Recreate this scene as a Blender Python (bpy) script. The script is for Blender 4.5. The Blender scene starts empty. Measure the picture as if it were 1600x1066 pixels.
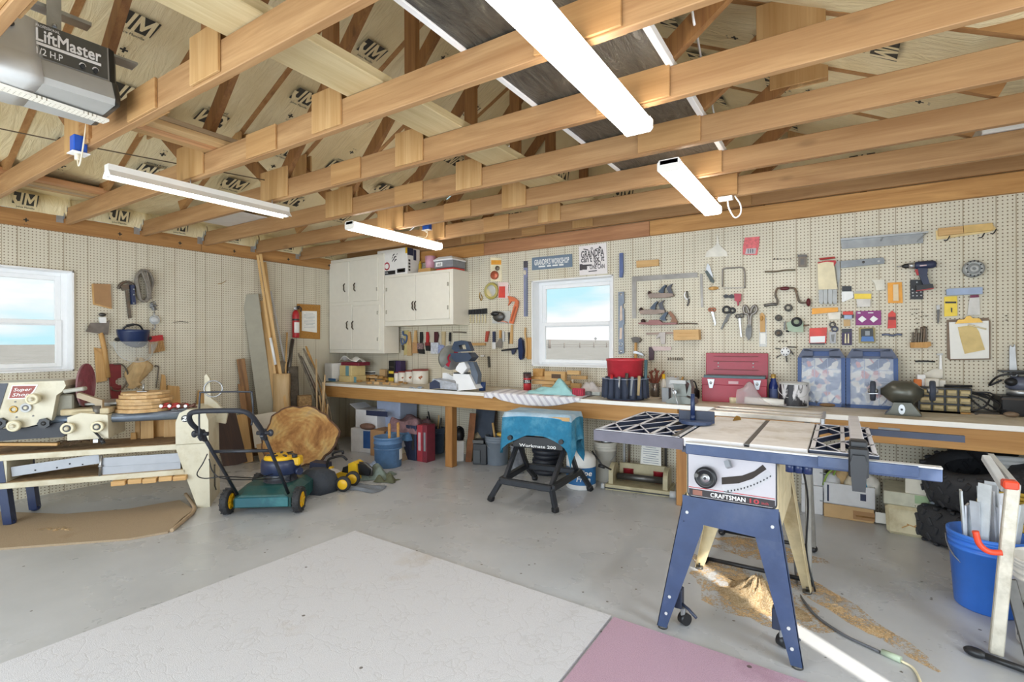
import bpy,math,random
from mathutils import Vector,Matrix,Euler
random.seed(7)
scn=bpy.context.scene
COL=scn.collection
PI=math.pi
IN=.0254
V=Vector
CF,CCX,CCY,CROLL=795.0,800.0,536.0,.003
CAM=V((5.87,-4.81,1.32));YAW=math.atan(795/1236)
_c,_s=math.cos(YAW),math.sin(YAW)
def ray(px,py):
 px,py=px-CROLL*(py-CCY),py+CROLL*(px-CCX)
 a=(px-CCX)/CF;b=-(py-CCY)/CF
 return V((a*_c-_s,a*_s+_c,b))
def hit(px,py,ax,v):
 d=ray(px,py);t=(v-CAM[ax])/d[ax]
 return CAM+d*t
def W(px,py,y=0.0):return hit(px,py,1,y)
def LW(px,py,x=0.0):return hit(px,py,0,x)
def ZP(px,py,z=0.0):return hit(px,py,2,z)
def proj(p):
 d=V(p)-CAM
 r=d.x*_c+d.y*_s;f=-d.x*_s+d.y*_c
 return(CCX+CF*r/f,CCY-CF*d.z/f,f)
def hgt(base,py):
 x,y,f=proj(base)
 return(y-py)*f/CF
def wid(base,dpx):
 return dpx*proj(base)[2]/CF
def lin(c):
 if isinstance(c,str):
  c=[int(c[i:i+2],16)for i in(0,2,4)]
 return tuple(((x/255)/12.92 if x/255<=.04045 else((x/255+.055)/1.055)**2.4)for x in c)
class NT:
 def __init__(s,name):
  s.m=bpy.data.materials.new(name);s.m.use_nodes=True
  s.t=s.m.node_tree;s.b=s.t.nodes['Principled BSDF']
 def n(s,typ,**kw):
  nd=s.t.nodes.new(typ)
  for k,v in kw.items():
   if k[0]=='i' and k[1:].isdigit():s.link(v,nd.inputs[int(k[1:])])
   elif k.startswith('I_'):s.link(v,nd.inputs[k[2:].replace('_',' ')])
   else:setattr(nd,k,v)
  return nd
 def link(s,v,inp):
  if hasattr(v,'default_value')and hasattr(v,'is_linked'):s.t.links.new(v,inp)
  else:
   try:inp.default_value=v
   except Exception:inp.default_value=(*v,1)
 def math(s,op,a,b=0.0,c=0.0):
  nd=s.n('ShaderNodeMath',operation=op,i0=a,i1=b)
  if op in('COMPARE','MULTIPLY_ADD','SMOOTH_MIN'):s.link(c,nd.inputs[2])
  return nd.outputs[0]
 def mix(s,f,a,b,mode='MIX'):
  nd=s.n('ShaderNodeMix',data_type='RGBA',blend_type=mode)
  s.link(f,nd.inputs[0])
  for v,i in((a,6),(b,7)):
   if hasattr(v,'is_linked'):s.t.links.new(v,nd.inputs[i])
   else:nd.inputs[i].default_value=(*v,1)
  return nd.outputs[2]
 def coords(s,rnd=True,scale=None):
  o=s.n('ShaderNodeTexCoord').outputs['Object']
  if rnd:
   r=s.n('ShaderNodeObjectInfo').outputs['Random']
   k=s.math('MULTIPLY',r,37.0)
   o=s.n('ShaderNodeVectorMath',operation='ADD',i0=o,i1=s.n('ShaderNodeCombineXYZ',i0=k,i1=k,i2=k).outputs[0]).outputs[0]
  if scale:o=s.n('ShaderNodeMapping',I_Vector=o,I_Scale=scale).outputs[0]
  return o
 def noise(s,vec,sc=5,det=4,rough=.55,dist=0):
  return s.n('ShaderNodeTexNoise',I_Vector=vec,I_Scale=sc,I_Detail=det,I_Roughness=rough,I_Distortion=dist).outputs[0]
 def ramp(s,f,stops):
  nd=s.n('ShaderNodeValToRGB',I_Fac=f);e=nd.color_ramp.elements
  while len(e)<len(stops):e.new(.5)
  for q,(p,c)in zip(e,stops):
   q.position=p;q.color=(*c,1)if len(c)==3 else c
  return nd.outputs[0]
 def bump(s,h,st=.3,d=.01):
  s.t.links.new(s.n('ShaderNodeBump',I_Height=h,I_Strength=st,I_Distance=d).outputs[0],s.b.inputs['Normal'])
 def out(s,col=None,rough=.6,metal=0,**kw):
  if col is not None:s.link(col,s.b.inputs['Base Color'])
  s.link(rough,s.b.inputs['Roughness']);s.link(metal,s.b.inputs['Metallic'])
  for k,v in kw.items():s.link(v,s.b.inputs[k.replace('_',' ')])
  return s.m
MC={}
def pm(name,col,rough=.55,metal=0.0,var=.12,sc=14,bump=0.0,spec=None,dirt=None,**kw):
 """procedural plain material: base colour broken up by noise, optional dirt colour in blotches"""
 if name in MC:return MC[name]
 n=NT(name);c=lin(col)if not isinstance(col[0],float)else col
 v=n.coords();f=n.noise(v,sc)
 a=tuple(min(1,x*(1+var))for x in c);b=tuple(x*(1-var)for x in c)
 o=n.ramp(f,[(.3,b),(.7,a)])
 if dirt:
  g=n.ramp(n.noise(v,sc*.35,6,.65),[(.5,(0,0,0)),(.72,(1,1,1))])
  o=n.mix(g,o,lin(dirt))
 if bump:n.bump(n.noise(v,sc*4,5),bump)
 if spec is not None:kw['Specular_IOR_Level']=spec
 MC[name]=n.out(o,rough,metal,**kw);return MC[name]
def wood(name,light,dark,ax=0,sc=1.0,knots=.5,rough=.6,tint=.35):
 """softwood: stretched grain rings along one local axis, knots, and a tint that differs from board to board"""
 if name in MC:return MC[name]
 n=NT(name);v=n.coords()
 st=[22*sc]*3;st[ax]=1.6*sc
 g=n.n('ShaderNodeMapping',I_Vector=v,I_Scale=st).outputs[0]
 a=n.noise(g,1.0,5,.6,.6)
 fine=[160*sc]*3;fine[ax]=5*sc
 b=n.noise(n.n('ShaderNodeMapping',I_Vector=v,I_Scale=fine).outputs[0],1.0,2,.5)
 f=n.math('ADD',n.math('MULTIPLY',a,.75),n.math('MULTIPLY',b,.25))
 o=n.ramp(f,[(.34,lin(dark)),(.52,tuple((x+y)/2 for x,y in zip(lin(light),lin(dark)))),(.66,lin(light))])
 if knots:
  ks=[6.5*sc]*3;ks[ax]=2.6*sc
  k=n.n('ShaderNodeTexVoronoi',I_Vector=n.n('ShaderNodeMapping',I_Vector=v,I_Scale=ks).outputs[0],I_Scale=1.0).outputs[0]
  o=n.mix(n.ramp(k,[(.05,(knots,)*3),(.13,(0,0,0))]),o,tuple(x*.35 for x in lin(dark)))
 r=n.n('ShaderNodeObjectInfo').outputs['Random']
 o=n.mix(n.math('MULTIPLY',r,tint),o,lin(dark),'MIX')
 n.bump(f,.12,.004)
 MC[name]=n.out(o,rough,0);return MC[name]
def emis(name,col,st,rough=.4):
 if name in MC:return MC[name]
 n=NT(name);v=n.coords();c=lin(col)
 f=n.ramp(n.noise(v,6),[(.3,tuple(x*.96 for x in c)),(.7,c)])
 MC[name]=n.out(f,rough,0,Emission_Color=f,Emission_Strength=st);return MC[name]
def glass(name,col='ffffff',rough=.03,alpha=.25,spec=.5):
 """thin clear sheet or plastic: mostly see-through, with gloss"""
 if name in MC:return MC[name]
 n=NT(name);c=lin(col);v=n.coords()
 f=n.ramp(n.noise(v,9),[(.35,tuple(x*.9 for x in c)),(.65,c)])
 MC[name]=n.out(f,rough,0,Alpha=alpha,Specular_IOR_Level=spec);return MC[name]
_BOXF=None
def _rot(R):
 if R is None:return None
 if isinstance(R,Matrix):return R.to_3x3()
 return Euler([math.radians(a)for a in R]).to_matrix()
class MB:
 def __init__(s):s.v=[];s.f=[];s.m=[];s.s=[];s.mi=0
 def add(s,vs,fs,smooth=False):
  o=len(s.v);s.v+=[tuple(p)for p in vs]
  for f in fs:
   s.f.append([i+o for i in f]);s.m.append(s.mi);s.s.append(smooth)
  return s
 def box(s,c,d,R=None,b=0.0,taper=None):
  R=_rot(R);c=V(c);h=[x/2 for x in d]
  P=[];idx={}
  if b<=0:
   for sx in(-1,1):
    for sy in(-1,1):
     for sz in(-1,1):
      k=1.0
      p=V((sx*h[0],sy*h[1],sz*h[2]))
      if taper and sz>0:p.x*=taper[0];p.y*=taper[1]
      P.append(p)
   F=[(0,1,3,2),(4,6,7,5),(0,4,5,1),(2,3,7,6),(0,2,6,4),(1,5,7,3)]
  else:
   b=min(b,min(h)*.98);S=(-1,1)
   for sx in S:
    for sy in S:
     for sz in S:
      for a in range(3):
       q=[sx*(h[0]-b),sy*(h[1]-b),sz*(h[2]-b)]
       q[a]=(sx,sy,sz)[a]*h[a]
       idx[(sx,sy,sz,a)]=len(P);p=V(q)
       if taper and sz>0:p.x*=taper[0];p.y*=taper[1]
       P.append(p)
   F=[]
   for a in range(3):
    u,w=[i for i in range(3)if i!=a]
    for sg in S:
     q=[]
     for(i,j)in((-1,-1),(1,-1),(1,1),(-1,1)):
      k=[0,0,0];k[a]=sg;k[u]=i;k[w]=j;q.append(idx[(*k,a)])
     F.append(q)
    for i in S:
     for j in S:
      k0=[0,0,0];k1=[0,0,0];k0[a]=-1;k1[a]=1
      k0[u]=k1[u]=i;k0[w]=k1[w]=j
      F.append([idx[(*k0,u)],idx[(*k1,u)],idx[(*k1,w)],idx[(*k0,w)]])
   for sx in S:
    for sy in S:
     for sz in S:F.append([idx[(sx,sy,sz,a)]for a in range(3)])
   G=[]
   for f in F:
    m=sum((P[i]for i in f),V())/len(f)
    nn=(P[f[1]]-P[f[0]]).cross(P[f[2]]-P[f[0]])
    G.append(f if nn.dot(m)>0 else f[::-1])
   F=G
  if b<=0:F=[f if((P[f[1]]-P[f[0]]).cross(P[f[2]]-P[f[0]])).dot(sum((P[i]for i in f),V())/4)>0 else f[::-1]for f in F]
  if R:P=[R@p for p in P]
  return s.add([p+c for p in P],F)
 def beam(s,p0,p1,w,h,up=(0,0,1),b=0.0):
  p0,p1=V(p0),V(p1);x=(p1-p0);L=x.length;x.normalize()
  y=V(up).cross(x)
  if y.length<1e-4:y=V((0,1,0)).cross(x)
  y.normalize();z=x.cross(y)
  R=Matrix((x,y,z)).transposed()
  return s.box((p0+p1)/2,(L,w,h),R,b)
 def ring(s,pts,n):pass
 def loft(s,rings,closed=True,cap0=True,cap1=True,smooth=True):
  n=len(rings[0]);vs=[p for r in rings for p in r];fs=[]
  for i in range(len(rings)-1):
   for j in range(n if closed else n-1):
    k=(j+1)%n
    fs.append((i*n+j,i*n+k,(i+1)*n+k,(i+1)*n+j))
  o=len(s.v);s.add(vs,fs,smooth)
  if cap0:s.f.append([o+i for i in range(n)][::-1]);s.m.append(s.mi);s.s.append(False)
  if cap1:s.f.append([o+(len(rings)-1)*n+i for i in range(n)]);s.m.append(s.mi);s.s.append(False)
  return s
 def cyl(s,p0,p1,r0,r1=None,n=16,caps=True,smooth=True):
  p0,p1=V(p0),V(p1);r1=r0 if r1 is None else r1
  q=V((0,0,1)).rotation_difference(p1-p0).to_matrix()
  R=[[p+q@V((r*math.cos(t*2*PI/n),r*math.sin(t*2*PI/n),0))for t in range(n)]for p,r in((p0,r0),(p1,r1))]
  return s.loft(R,True,caps,caps,smooth)
 def tube(s,pts,r,n=8,closed=False,flat=None):
  pts=[V(p)for p in pts];N=len(pts);R=[]
  up=None
  rr=r if isinstance(r,(list,tuple))else[r]*N
  for i,p in enumerate(pts):
   a=pts[(i-1)%N]if(closed or i)else p;b=pts[(i+1)%N]if(closed or i<N-1)else p
   t=(b-a)
   if t.length<1e-9:t=V((0,0,1))
   t.normalize()
   if up is None:
    up=V((0,0,1))if abs(t.z)<.9 else V((1,0,0))
   x=up.cross(t)
   if x.length<1e-6:x=V((1,.3,0)).cross(t)
   x.normalize();up=t.cross(x)
   fy=flat or 1.0
   R.append([p+x*(rr[i]*math.cos(k*2*PI/n))+up*(rr[i]*fy*math.sin(k*2*PI/n))for k in range(n)])
  if closed:R.append(R[0])
  return s.loft(R,True,not closed,not closed)
 def lathe(s,prof,n=24,M=None,c=(0,0,0),smooth=True,a0=0,a1=2*PI):
  full=abs(a1-a0-2*PI)<1e-6;k=n if full else n+1
  vs=[];c=V(c)
  for r,z in prof:
   for i in range(k):
    t=a0+(a1-a0)*i/n
    p=V((r*math.cos(t),r*math.sin(t),z))
    vs.append((M@p if M else p)+c)
  fs=[]
  for i in range(len(prof)-1):
   for j in range(n):
    q=(j+1)%k
    fs.append((i*k+j,i*k+q,(i+1)*k+q,(i+1)*k+j))
  return s.add(vs,fs,smooth)
 def prism(s,poly,z0,z1,M=None,smooth=False):
  n=len(poly);A=sum(poly[i][0]*poly[(i+1)%n][1]-poly[(i+1)%n][0]*poly[i][1]for i in range(n))
  if A<0:poly=poly[::-1]
  if z1<z0:z0,z1=z1,z0
  vs=[V((p[0],p[1],z))for z in(z0,z1)for p in poly]
  if M:vs=[M@v for v in vs]
  o=len(s.v);s.add(vs,[(i,(i+1)%n,n+(i+1)%n,n+i)for i in range(n)],smooth)
  for f in([i for i in range(n)][::-1],[n+i for i in range(n)]):
   s.f.append([o+i for i in f]);s.m.append(s.mi);s.s.append(False)
  return s
 def ell(s,c,r,n=16,m=10,R=None):
  R=_rot(R);c=V(c)
  if not isinstance(r,(tuple,list)):r=(r,r,r)
  vs=[]
  for i in range(m+1):
   a=-PI/2+PI*i/m
   for j in range(n):
    t=2*PI*j/n
    p=V((r[0]*math.cos(a)*math.cos(t),r[1]*math.cos(a)*math.sin(t),r[2]*math.sin(a)))
    vs.append((R@p if R else p)+c)
  fs=[(i*n+j,i*n+(j+1)%n,(i+1)*n+(j+1)%n,(i+1)*n+j)for i in range(m)for j in range(n)]
  return s.add(vs,fs,True)
 def torus(s,c,R,r,n=24,m=8,M=None,fl=1.0):
  vs=[];c=V(c)
  for i in range(n):
   a=2*PI*i/n
   for j in range(m):
    b=2*PI*j/m
    p=V(((R+r*math.cos(b))*math.cos(a),(R+r*math.cos(b))*math.sin(a),r*fl*math.sin(b)))
    vs.append((M@p if M else p)+c)
  return s.add(vs,[(i*m+j,((i+1)%n)*m+j,((i+1)%n)*m+(j+1)%m,i*m+(j+1)%m)for i in range(n)for j in range(m)],True)
 def grid(s,fn,nu,nv,th=0.0,smooth=True):
  vs=[V(fn(i/nu,j/nv))for i in range(nu+1)for j in range(nv+1)];k=nv+1
  fs=[(i*k+j,(i+1)*k+j,(i+1)*k+j+1,i*k+j+1)for i in range(nu)for j in range(nv)]
  s.add(vs,fs,smooth)
  if th:
   nrm=[V()for _ in vs]
   for f in fs:
    q=(vs[f[1]]-vs[f[0]]).cross(vs[f[2]]-vs[f[0]])
    for i in f:nrm[i]+=q
   v2=[v-(q.normalized()*th if q.length>0 else V())for v,q in zip(vs,nrm)]
   s.add(v2,[f[::-1]for f in fs],smooth)
   o=len(s.v)-2*len(vs);N=len(vs)
   edge=[i*k for i in range(nu+1)]+[nu*k+j for j in range(1,k)]+[i*k+nv for i in range(nu-1,-1,-1)]+[j for j in range(nv-1,0,-1)]
   for a,b in zip(edge,edge[1:]+edge[:1]):
    s.f.append([o+b,o+a,o+N+a,o+N+b]);s.m.append(s.mi);s.s.append(False)
  return s
 def text(s,txt,size,M,bold=0.0,depth=0.0,align='CENTER',shear=0.0,width=None):
  vs,fs=text_mesh(txt,0.0,shear)
  if not vs:return s
  x0=min(v[0]for v in vs);x1=max(v[0]for v in vs)
  k=size
  kx=width/(x1-x0)if width else k
  ox={'CENTER':(x0+x1)/2,'LEFT':x0,'RIGHT':x1}[align]
  for i,(bx,by)in enumerate(((0,0),)if bold<=0 else((-1,-1),(1,-1),(1,1),(-1,1))):
   s.add([M@V(((v[0]-ox+bx*bold)*kx,(v[1]+by*bold)*k,depth+i*.00008))for v in vs],fs)
  return s
 def xform(s,M,i0=0):
  for i in range(i0,len(s.v)):s.v[i]=tuple(M@V(s.v[i]))
  return s
 def build(s,name,mats,parent=None,M=None):
  me=bpy.data.meshes.new(name)
  me.from_pydata(s.v,[],s.f)
  if not isinstance(mats,(list,tuple)):mats=[mats]
  for m in mats:me.materials.append(m)
  me.polygons.foreach_set('material_index',s.m)
  me.polygons.foreach_set('use_smooth',s.s)
  me.update()
  o=bpy.data.objects.new(name,me);COL.objects.link(o)
  if parent is not None:o.parent=parent
  if M is not None:o.matrix_local=M
  return o
_TX={}
def text_mesh(txt,bold=0.0,shear=0.0):
 key=(txt,bold,shear)
 if key not in _TX:
  cu=bpy.data.curves.new('t','FONT');cu.body=txt;cu.size=1.0;cu.offset=bold;cu.shear=shear
  cu.resolution_u=2;cu.fill_mode='FRONT'
  ob=bpy.data.objects.new('t',cu);me=ob.to_mesh()
  _TX[key]=([tuple(v.co)for v in me.vertices],[list(p.vertices)for p in me.polygons])
  ob.to_mesh_clear();bpy.data.objects.remove(ob);bpy.data.curves.remove(cu)
 return _TX[key]
def short(l):
 w=l.split()
 for a in('the','a','of'):
  while len(w)>16 and a in w[1:]:w.reverse();w.remove(a);w.reverse()
 return ' '.join(w)
def meta(o,label,cat,group=None,kind=None):
 if label:o['label']=short(label)
 if cat:o['category']=cat
 if group:o['group']=group
 if kind:o['kind']=kind
 return o
def T(loc=(0,0,0),rz=0.0,R=None):
 M=Matrix.Translation(V(loc))
 if R is not None:return M@(R.to_4x4()if isinstance(R,Matrix)else Euler([math.radians(a)for a in R]).to_matrix().to_4x4())
 return M@Matrix.Rotation(math.radians(rz),4,'Z')
def thing(name,label,cat,M=None,group=None):
 o=bpy.data.objects.new(name,None);COL.objects.link(o);o.empty_display_size=.05
 if M is not None:o.matrix_world=M
 return meta(o,label,cat,group)
def one(name,label,cat,mb,mats,M=None,group=None,kind=None):
 return meta(mb.build(name,mats,None,M),label,cat,group,kind)
def part(par,name,mb,mats,label=None,M=None):
 o=mb.build(name,mats,par,M)
 if label:o['label']=label
 return o
def struct(name,mb,mats,parent=None):
 o=mb.build(name,mats,parent)
 if parent is None:o['kind']='structure'
 return o
def dup(root,M,label=None,group=None):
 r=root.copy();COL.objects.link(r);r.matrix_world=M
 if label:r['label']=short(label)
 if group:r['group']=group
 for ch in list(root.children):
  c=ch.copy();COL.objects.link(c);c.parent=r;c.matrix_local=ch.matrix_local.copy()
  for g in list(ch.children):
   d=g.copy();COL.objects.link(d);d.parent=c;d.matrix_local=g.matrix_local.copy()
 return r
def BW(px,py,off=0.0):
 p=W(px,py,-off)
 return Matrix(((1,0,0,p.x),(0,0,-1,p.y),(0,1,0,p.z),(0,0,0,1)))
def LF(px,py,off=0.0):
 p=LW(px,py,off)
 return Matrix(((0,0,1,p.x),(1,0,0,p.y),(0,1,0,p.z),(0,0,0,1)))
class Hang:
 """pixel tracer for things hung on a wall: q() turns photo pixels into the local frame"""
 def __init__(s,M,wall='b',off=0.0):s.M=M;s.I=M.inverted();s.w=wall;s.off=off
 def q(s,*pts):
  out=[]
  for px,py in pts:
   p=W(px,py,-s.off)if s.w=='b' else LW(px,py,s.off)
   l=s.I@p;out.append((l.x,l.y))
  return out
 def q1(s,px,py,z=0.0):
  l=s.q((px,py))[0];return V((l[0],l[1],z))
def circ(cx,cy,r,n=20,r2=None,a0=0.0,a1=2*PI):
 r2=r if r2 is None else r2
 m=n if abs(a1-a0-2*PI)<1e-6 else n-1
 return[(cx+r*math.cos(a0+(a1-a0)*i/m),cy+r2*math.sin(a0+(a1-a0)*i/m))for i in range(n)]
def arc(c,r,a0,a1,n,ux=(1,0,0),uy=(0,1,0)):
 c,ux,uy=V(c),V(ux),V(uy)
 return[c+ux*(r*math.cos(a0+(a1-a0)*i/(n-1)))+uy*(r*math.sin(a0+(a1-a0)*i/(n-1)))for i in range(n)]
def smooth_path(pts,n=6,closed=False):
 P=[V(p)for p in pts];N=len(P);out=[]
 for i in range(N if closed else N-1):
  a=P[(i-1)%N]if(closed or i)else P[0]*2-P[1];b=P[i];c=P[(i+1)%N]
  d=P[(i+2)%N]if(closed or i<N-2)else P[-1]*2-P[-2]
  for k in range(n):
   t=k/n
   out.append(.5*((2*b)+(c-a)*t+(2*a-5*b+4*c-d)*t*t+(3*b-a-3*c+d)*t**3))
 if not closed:out.append(P[-1])
 return out
AXX=Matrix(((0,0,1),(1,0,0),(0,1,0)))
AXY=Matrix(((1,0,0),(0,0,-1),(0,1,0)))
# == camera, world, render settings
cd=bpy.data.cameras.new('camera');cd.sensor_width=36;cd.lens=CF/1600*36;cd.shift_y=3/1600;cd.clip_start=.02
cam=bpy.data.objects.new('camera',cd);COL.objects.link(cam)
cam.matrix_world=Matrix.Translation(CAM)@Matrix.Rotation(YAW,4,'Z')@Matrix.Rotation(PI/2,4,'X')@Matrix.Rotation(-CROLL,4,'Z')
scn.camera=cam
vs=scn.view_settings;scn.display_settings.display_device='sRGB'
vs.view_transform='Standard';vs.look='None';vs.gamma=1;vs.use_curve_mapping=False;vs.exposure=0.0
cy=scn.cycles;cy.use_denoising=True;cy.max_bounces=8;cy.diffuse_bounces=4;cy.glossy_bounces=3
cy.transparent_max_bounces=16;cy.sample_clamp_indirect=6;cy.caustics_reflective=False;cy.caustics_refractive=False
cy.use_adaptive_sampling=True;cy.adaptive_threshold=.02
w=bpy.data.worlds.new('sky');scn.world=w;w.use_nodes=True
nt=w.node_tree;bg=nt.nodes['Background']
tc=nt.nodes.new('ShaderNodeTexCoord');mp=nt.nodes.new('ShaderNodeMapping');mp.inputs['Scale'].default_value=(1.2,1.2,6)
nz=nt.nodes.new('ShaderNodeTexNoise');nz.inputs['Scale'].default_value=2.2;nz.inputs['Detail'].default_value=5
rp=nt.nodes.new('ShaderNodeValToRGB');e=rp.color_ramp.elements
e[0].position=.40;e[0].color=(.52,.88,.97,1);e[1].position=.56;e[1].color=(1,1,1,1)
nt.links.new(tc.outputs['Generated'],mp.inputs[0]);nt.links.new(mp.outputs[0],nz.inputs[0])
nt.links.new(nz.outputs[0],rp.inputs[0]);nt.links.new(rp.outputs[0],bg.inputs[0]);bg.inputs[1].default_value=1.05
# == materials of the shell
RW,FRONT=7.37,-6.6
HZ=2.335
SEAM=[0,6.1,10.1,16.2,25.3,32.2,36.2,44.3]
def pegboard(name,axis,p0,sgn):
 n=NT(name);g=n.n('ShaderNodeNewGeometry').outputs['Position']
 s=n.n('ShaderNodeSeparateXYZ',i0=g)
 u=n.math('MULTIPLY',n.math('SUBTRACT',s.outputs[axis],p0*IN),sgn/IN);v=n.math('MULTIPLY',s.outputs[2],1/IN)
 du=n.math('SUBTRACT',n.math('FRACT',u),.5);dv=n.math('SUBTRACT',n.math('FRACT',v),.5)
 r=n.math('SQRT',n.math('ADD',n.math('MULTIPLY',du,du),n.math('MULTIPLY',dv,dv)))
 hole=n.ramp(r,[(.15,(1,1,1)),(.20,(0,0,0))])
 t=n.math('FLOORED_MODULO',u,48.0);gv=None
 for o in SEAM:
  k=n.math('COMPARE',t,float(o),.22 if o==0 else.15)
  gv=k if gv is None else n.math('MAXIMUM',gv,k)
 nz=n.noise(g,3.0,4);base=n.ramp(nz,[(.3,lin('d2cbb6')),(.7,lin('ded6c2'))])
 st=n.ramp(n.noise(g,1.7,6,.7),[(.58,(0,0,0)),(.78,(.45,.45,.45))])
 base=n.mix(st,base,lin('cbb688'))
 c=n.mix(n.math('MULTIPLY',hole,.95),base,lin('6a5434'))
 c=n.mix(n.math('MULTIPLY',gv,.55),c,lin('80683f'))
 return n.out(c,.55)
PEG_B=pegboard('pegboard_back',0,187.2,1.0)
PEG_L=pegboard('pegboard_left',1,-91.4,-1.0)
WHITE=pm('white_paint','f3f1ea',.4,var=.03)
VINYL=pm('white_vinyl','f4f4f4',.3,var=.02)
DRY=pm('drywall','e9e4d8',.8,var=.04)
def concrete():
 n=NT('painted_concrete');v=n.coords(False)
 a=n.ramp(n.noise(v,1.3,6,.6),[(.3,lin('b4b7ba')),(.7,lin('c6c8cb'))])
 d=n.ramp(n.noise(v,.9,6,.7),[(.55,(0,0,0)),(.8,(.5,.5,.5))])
 a=n.mix(d,a,lin('a9a69c'))
 vo=n.n('ShaderNodeTexVoronoi',I_Vector=v,I_Scale=11.0,I_Randomness=1.0)
 keep=n.math('GREATER_THAN',n.n('ShaderNodeSeparateColor',i0=vo.outputs['Color']).outputs[0],.45)
 wob=n.math('MULTIPLY',n.noise(v,160,2),.1)
 sp=n.math('MULTIPLY',n.math('LESS_THAN',n.math('ADD',vo.outputs['Distance'],wob),.125),keep)
 a=n.mix(n.math('MULTIPLY',sp,.85),a,lin('43392c'))
 rr=n.ramp(n.noise(v,2.2,5),[(.35,(.22,)*3),(.7,(.42,)*3)])
 n.bump(n.noise(v,30,5),.05)
 return n.out(a,rr,0,Specular_IOR_Level=.5)
FLOOR=concrete()
def paper():
 n=NT('kraft_faced_insulation');v=n.coords()
 f=n.noise(v,2.2,5,.6)
 c=n.ramp(f,[(.3,lin('dfcb9a')),(.68,lin('f0e2bb'))])
 wr=n.noise(n.n('ShaderNodeMapping',I_Vector=v,I_Scale=(3,14,3)).outputs[0],1,4,.6,1.5)
 n.bump(wr,.5,.03)
 return n.out(c,.45,0)
PAPER=paper()
INK=pm('black_print','37352f',.6,var=.1)
# == floor and ground
mb=MB();mb.box((RW/2,FRONT/2,-.1),(RW+.4,-FRONT+.4,.2));struct('floor',mb,FLOOR)
def field():
 n=NT('dry_grass_field');v=n.coords(False)
 a=n.ramp(n.noise(v,.35,8,.7),[(.3,lin('6b665f')),(.55,lin('807a74')),(.75,lin('99938d'))])
 return n.out(a,.95)
mb=MB()
def gz(x,y):
 d=math.hypot(x-3,y)
 return-.35+max(0,d-140)*.022+.25*math.sin(x*.05)*math.sin(y*.04)
mb.grid(lambda u,v_:((u-.62)*320,.4+(v_**2)*260,gz((u-.62)*320,v_**2*260)),40,30)
mb.grid(lambda u,v_:(-.4-((1-u)**2)*200,-60+v_*60.4,gz(-(1-u)**2*200,0)),30,10)
o=struct('ground_outside',mb,field())
FENCE=pm('fence_post','6b625c',.9);HEDGE=pm('bare_trees','75787a',.95)
for i,(px,h_)in enumerate(((858.8,2.6),(881.6,1.7),(906,1.7),(928,1.7),(947.8,1.7))):
 d_=ray(px,540);k=150;mb=MB();mb.cyl((0,0,0),(0,0,h_),.16 if i else.4,n=8)
 one('fence_post',f'fence post out in the field beyond the back window, {["thick one","second","third","fourth","last"][i]} along','fence post',mb,FENCE,T((CAM.x+d_.x*k,CAM.y+d_.y*k,-.35)),'fence posts in the field')
d0,d1=ray(845,540),ray(975,540)
for z_ in(.5,1.1):
 mb=MB();mb.tube([(CAM.x+d0.x*151,CAM.y+d0.y*151,z_-.35),(CAM.x+d1.x*151,CAM.y+d1.y*151,z_-.35)],.05,5);one('fence_wire',f'{["lower","upper"][z_ > 1]} wire of the field fence beyond the back window','fence wire',mb,FENCE)
d_=ray(930.5,530);sg=thing('road_sign','diamond road sign on a post on the horizon','sign',T((CAM.x+d_.x*215,CAM.y+d_.y*215,.9)))
mb=MB();mb.cyl((0,0,0),(0,0,1.8),.09,n=6);part(sg,'post',mb,FENCE)
mb=MB();mb.box((0,0,2.1),(.95,.06,.95),(0,45,0));part(sg,'sign_plate',mb,HEDGE)
# == walls
def wall_with_hole(name,mat,M,u0,u1,z1,hole,th=.17):
 """M maps (u along wall, z up, w outwards from the room) to the world"""
 mb=MB();a,b,c,d=hole
 for(p,q,r,s)in((u0,a,0,z1),(b,u1,0,z1),(a,b,0,c),(a,b,d,z1)):
  mb.box(((p+q)/2,(r+s)/2,th/2),(q-p,s-r,th))
 mb.xform(M);return struct(name,mb,mat)
MBK=Matrix(((1,0,0,0),(0,0,1,0),(0,1,0,0),(0,0,0,1)))
MLF=Matrix(((0,0,-1,0),(1,0,0,0),(0,1,0,0),(0,0,0,1)))
HB=(3.05,3.985,1.067,1.995);HL=(-4.01,-3.075,1.08,1.982)
wall_with_hole('wall_back',PEG_B,MBK,-.17,RW,2.34,HB)
wall_with_hole('wall_left',PEG_L,MLF,FRONT,0,2.34,HL)
mb=MB()
SY=-3.60
SLW=.26
mb.box((RW+.085,(SY+SLW/2)/2,1.2),(.17,-(SY+SLW/2),2.4));mb.box((RW+.085,(FRONT+SY-SLW/2)/2,1.2),(.17,SY-SLW/2-FRONT,2.4))
mb.box((RW+.085,SY,2.22),(.17,SLW,.36));struct('wall_right',mb,DRY)
mb=MB()
mb.box((.35,FRONT-.08,1.2),(.7,.16,2.4));mb.box((RW-.35,FRONT-.08,1.2),(.7,.16,2.4));mb.box((RW/2,FRONT-.08,2.36),(RW,.16,.28))
struct('wall_front',mb,DRY)
PANE=glass('window_glass','f4fbff',.02,.06)
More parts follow.
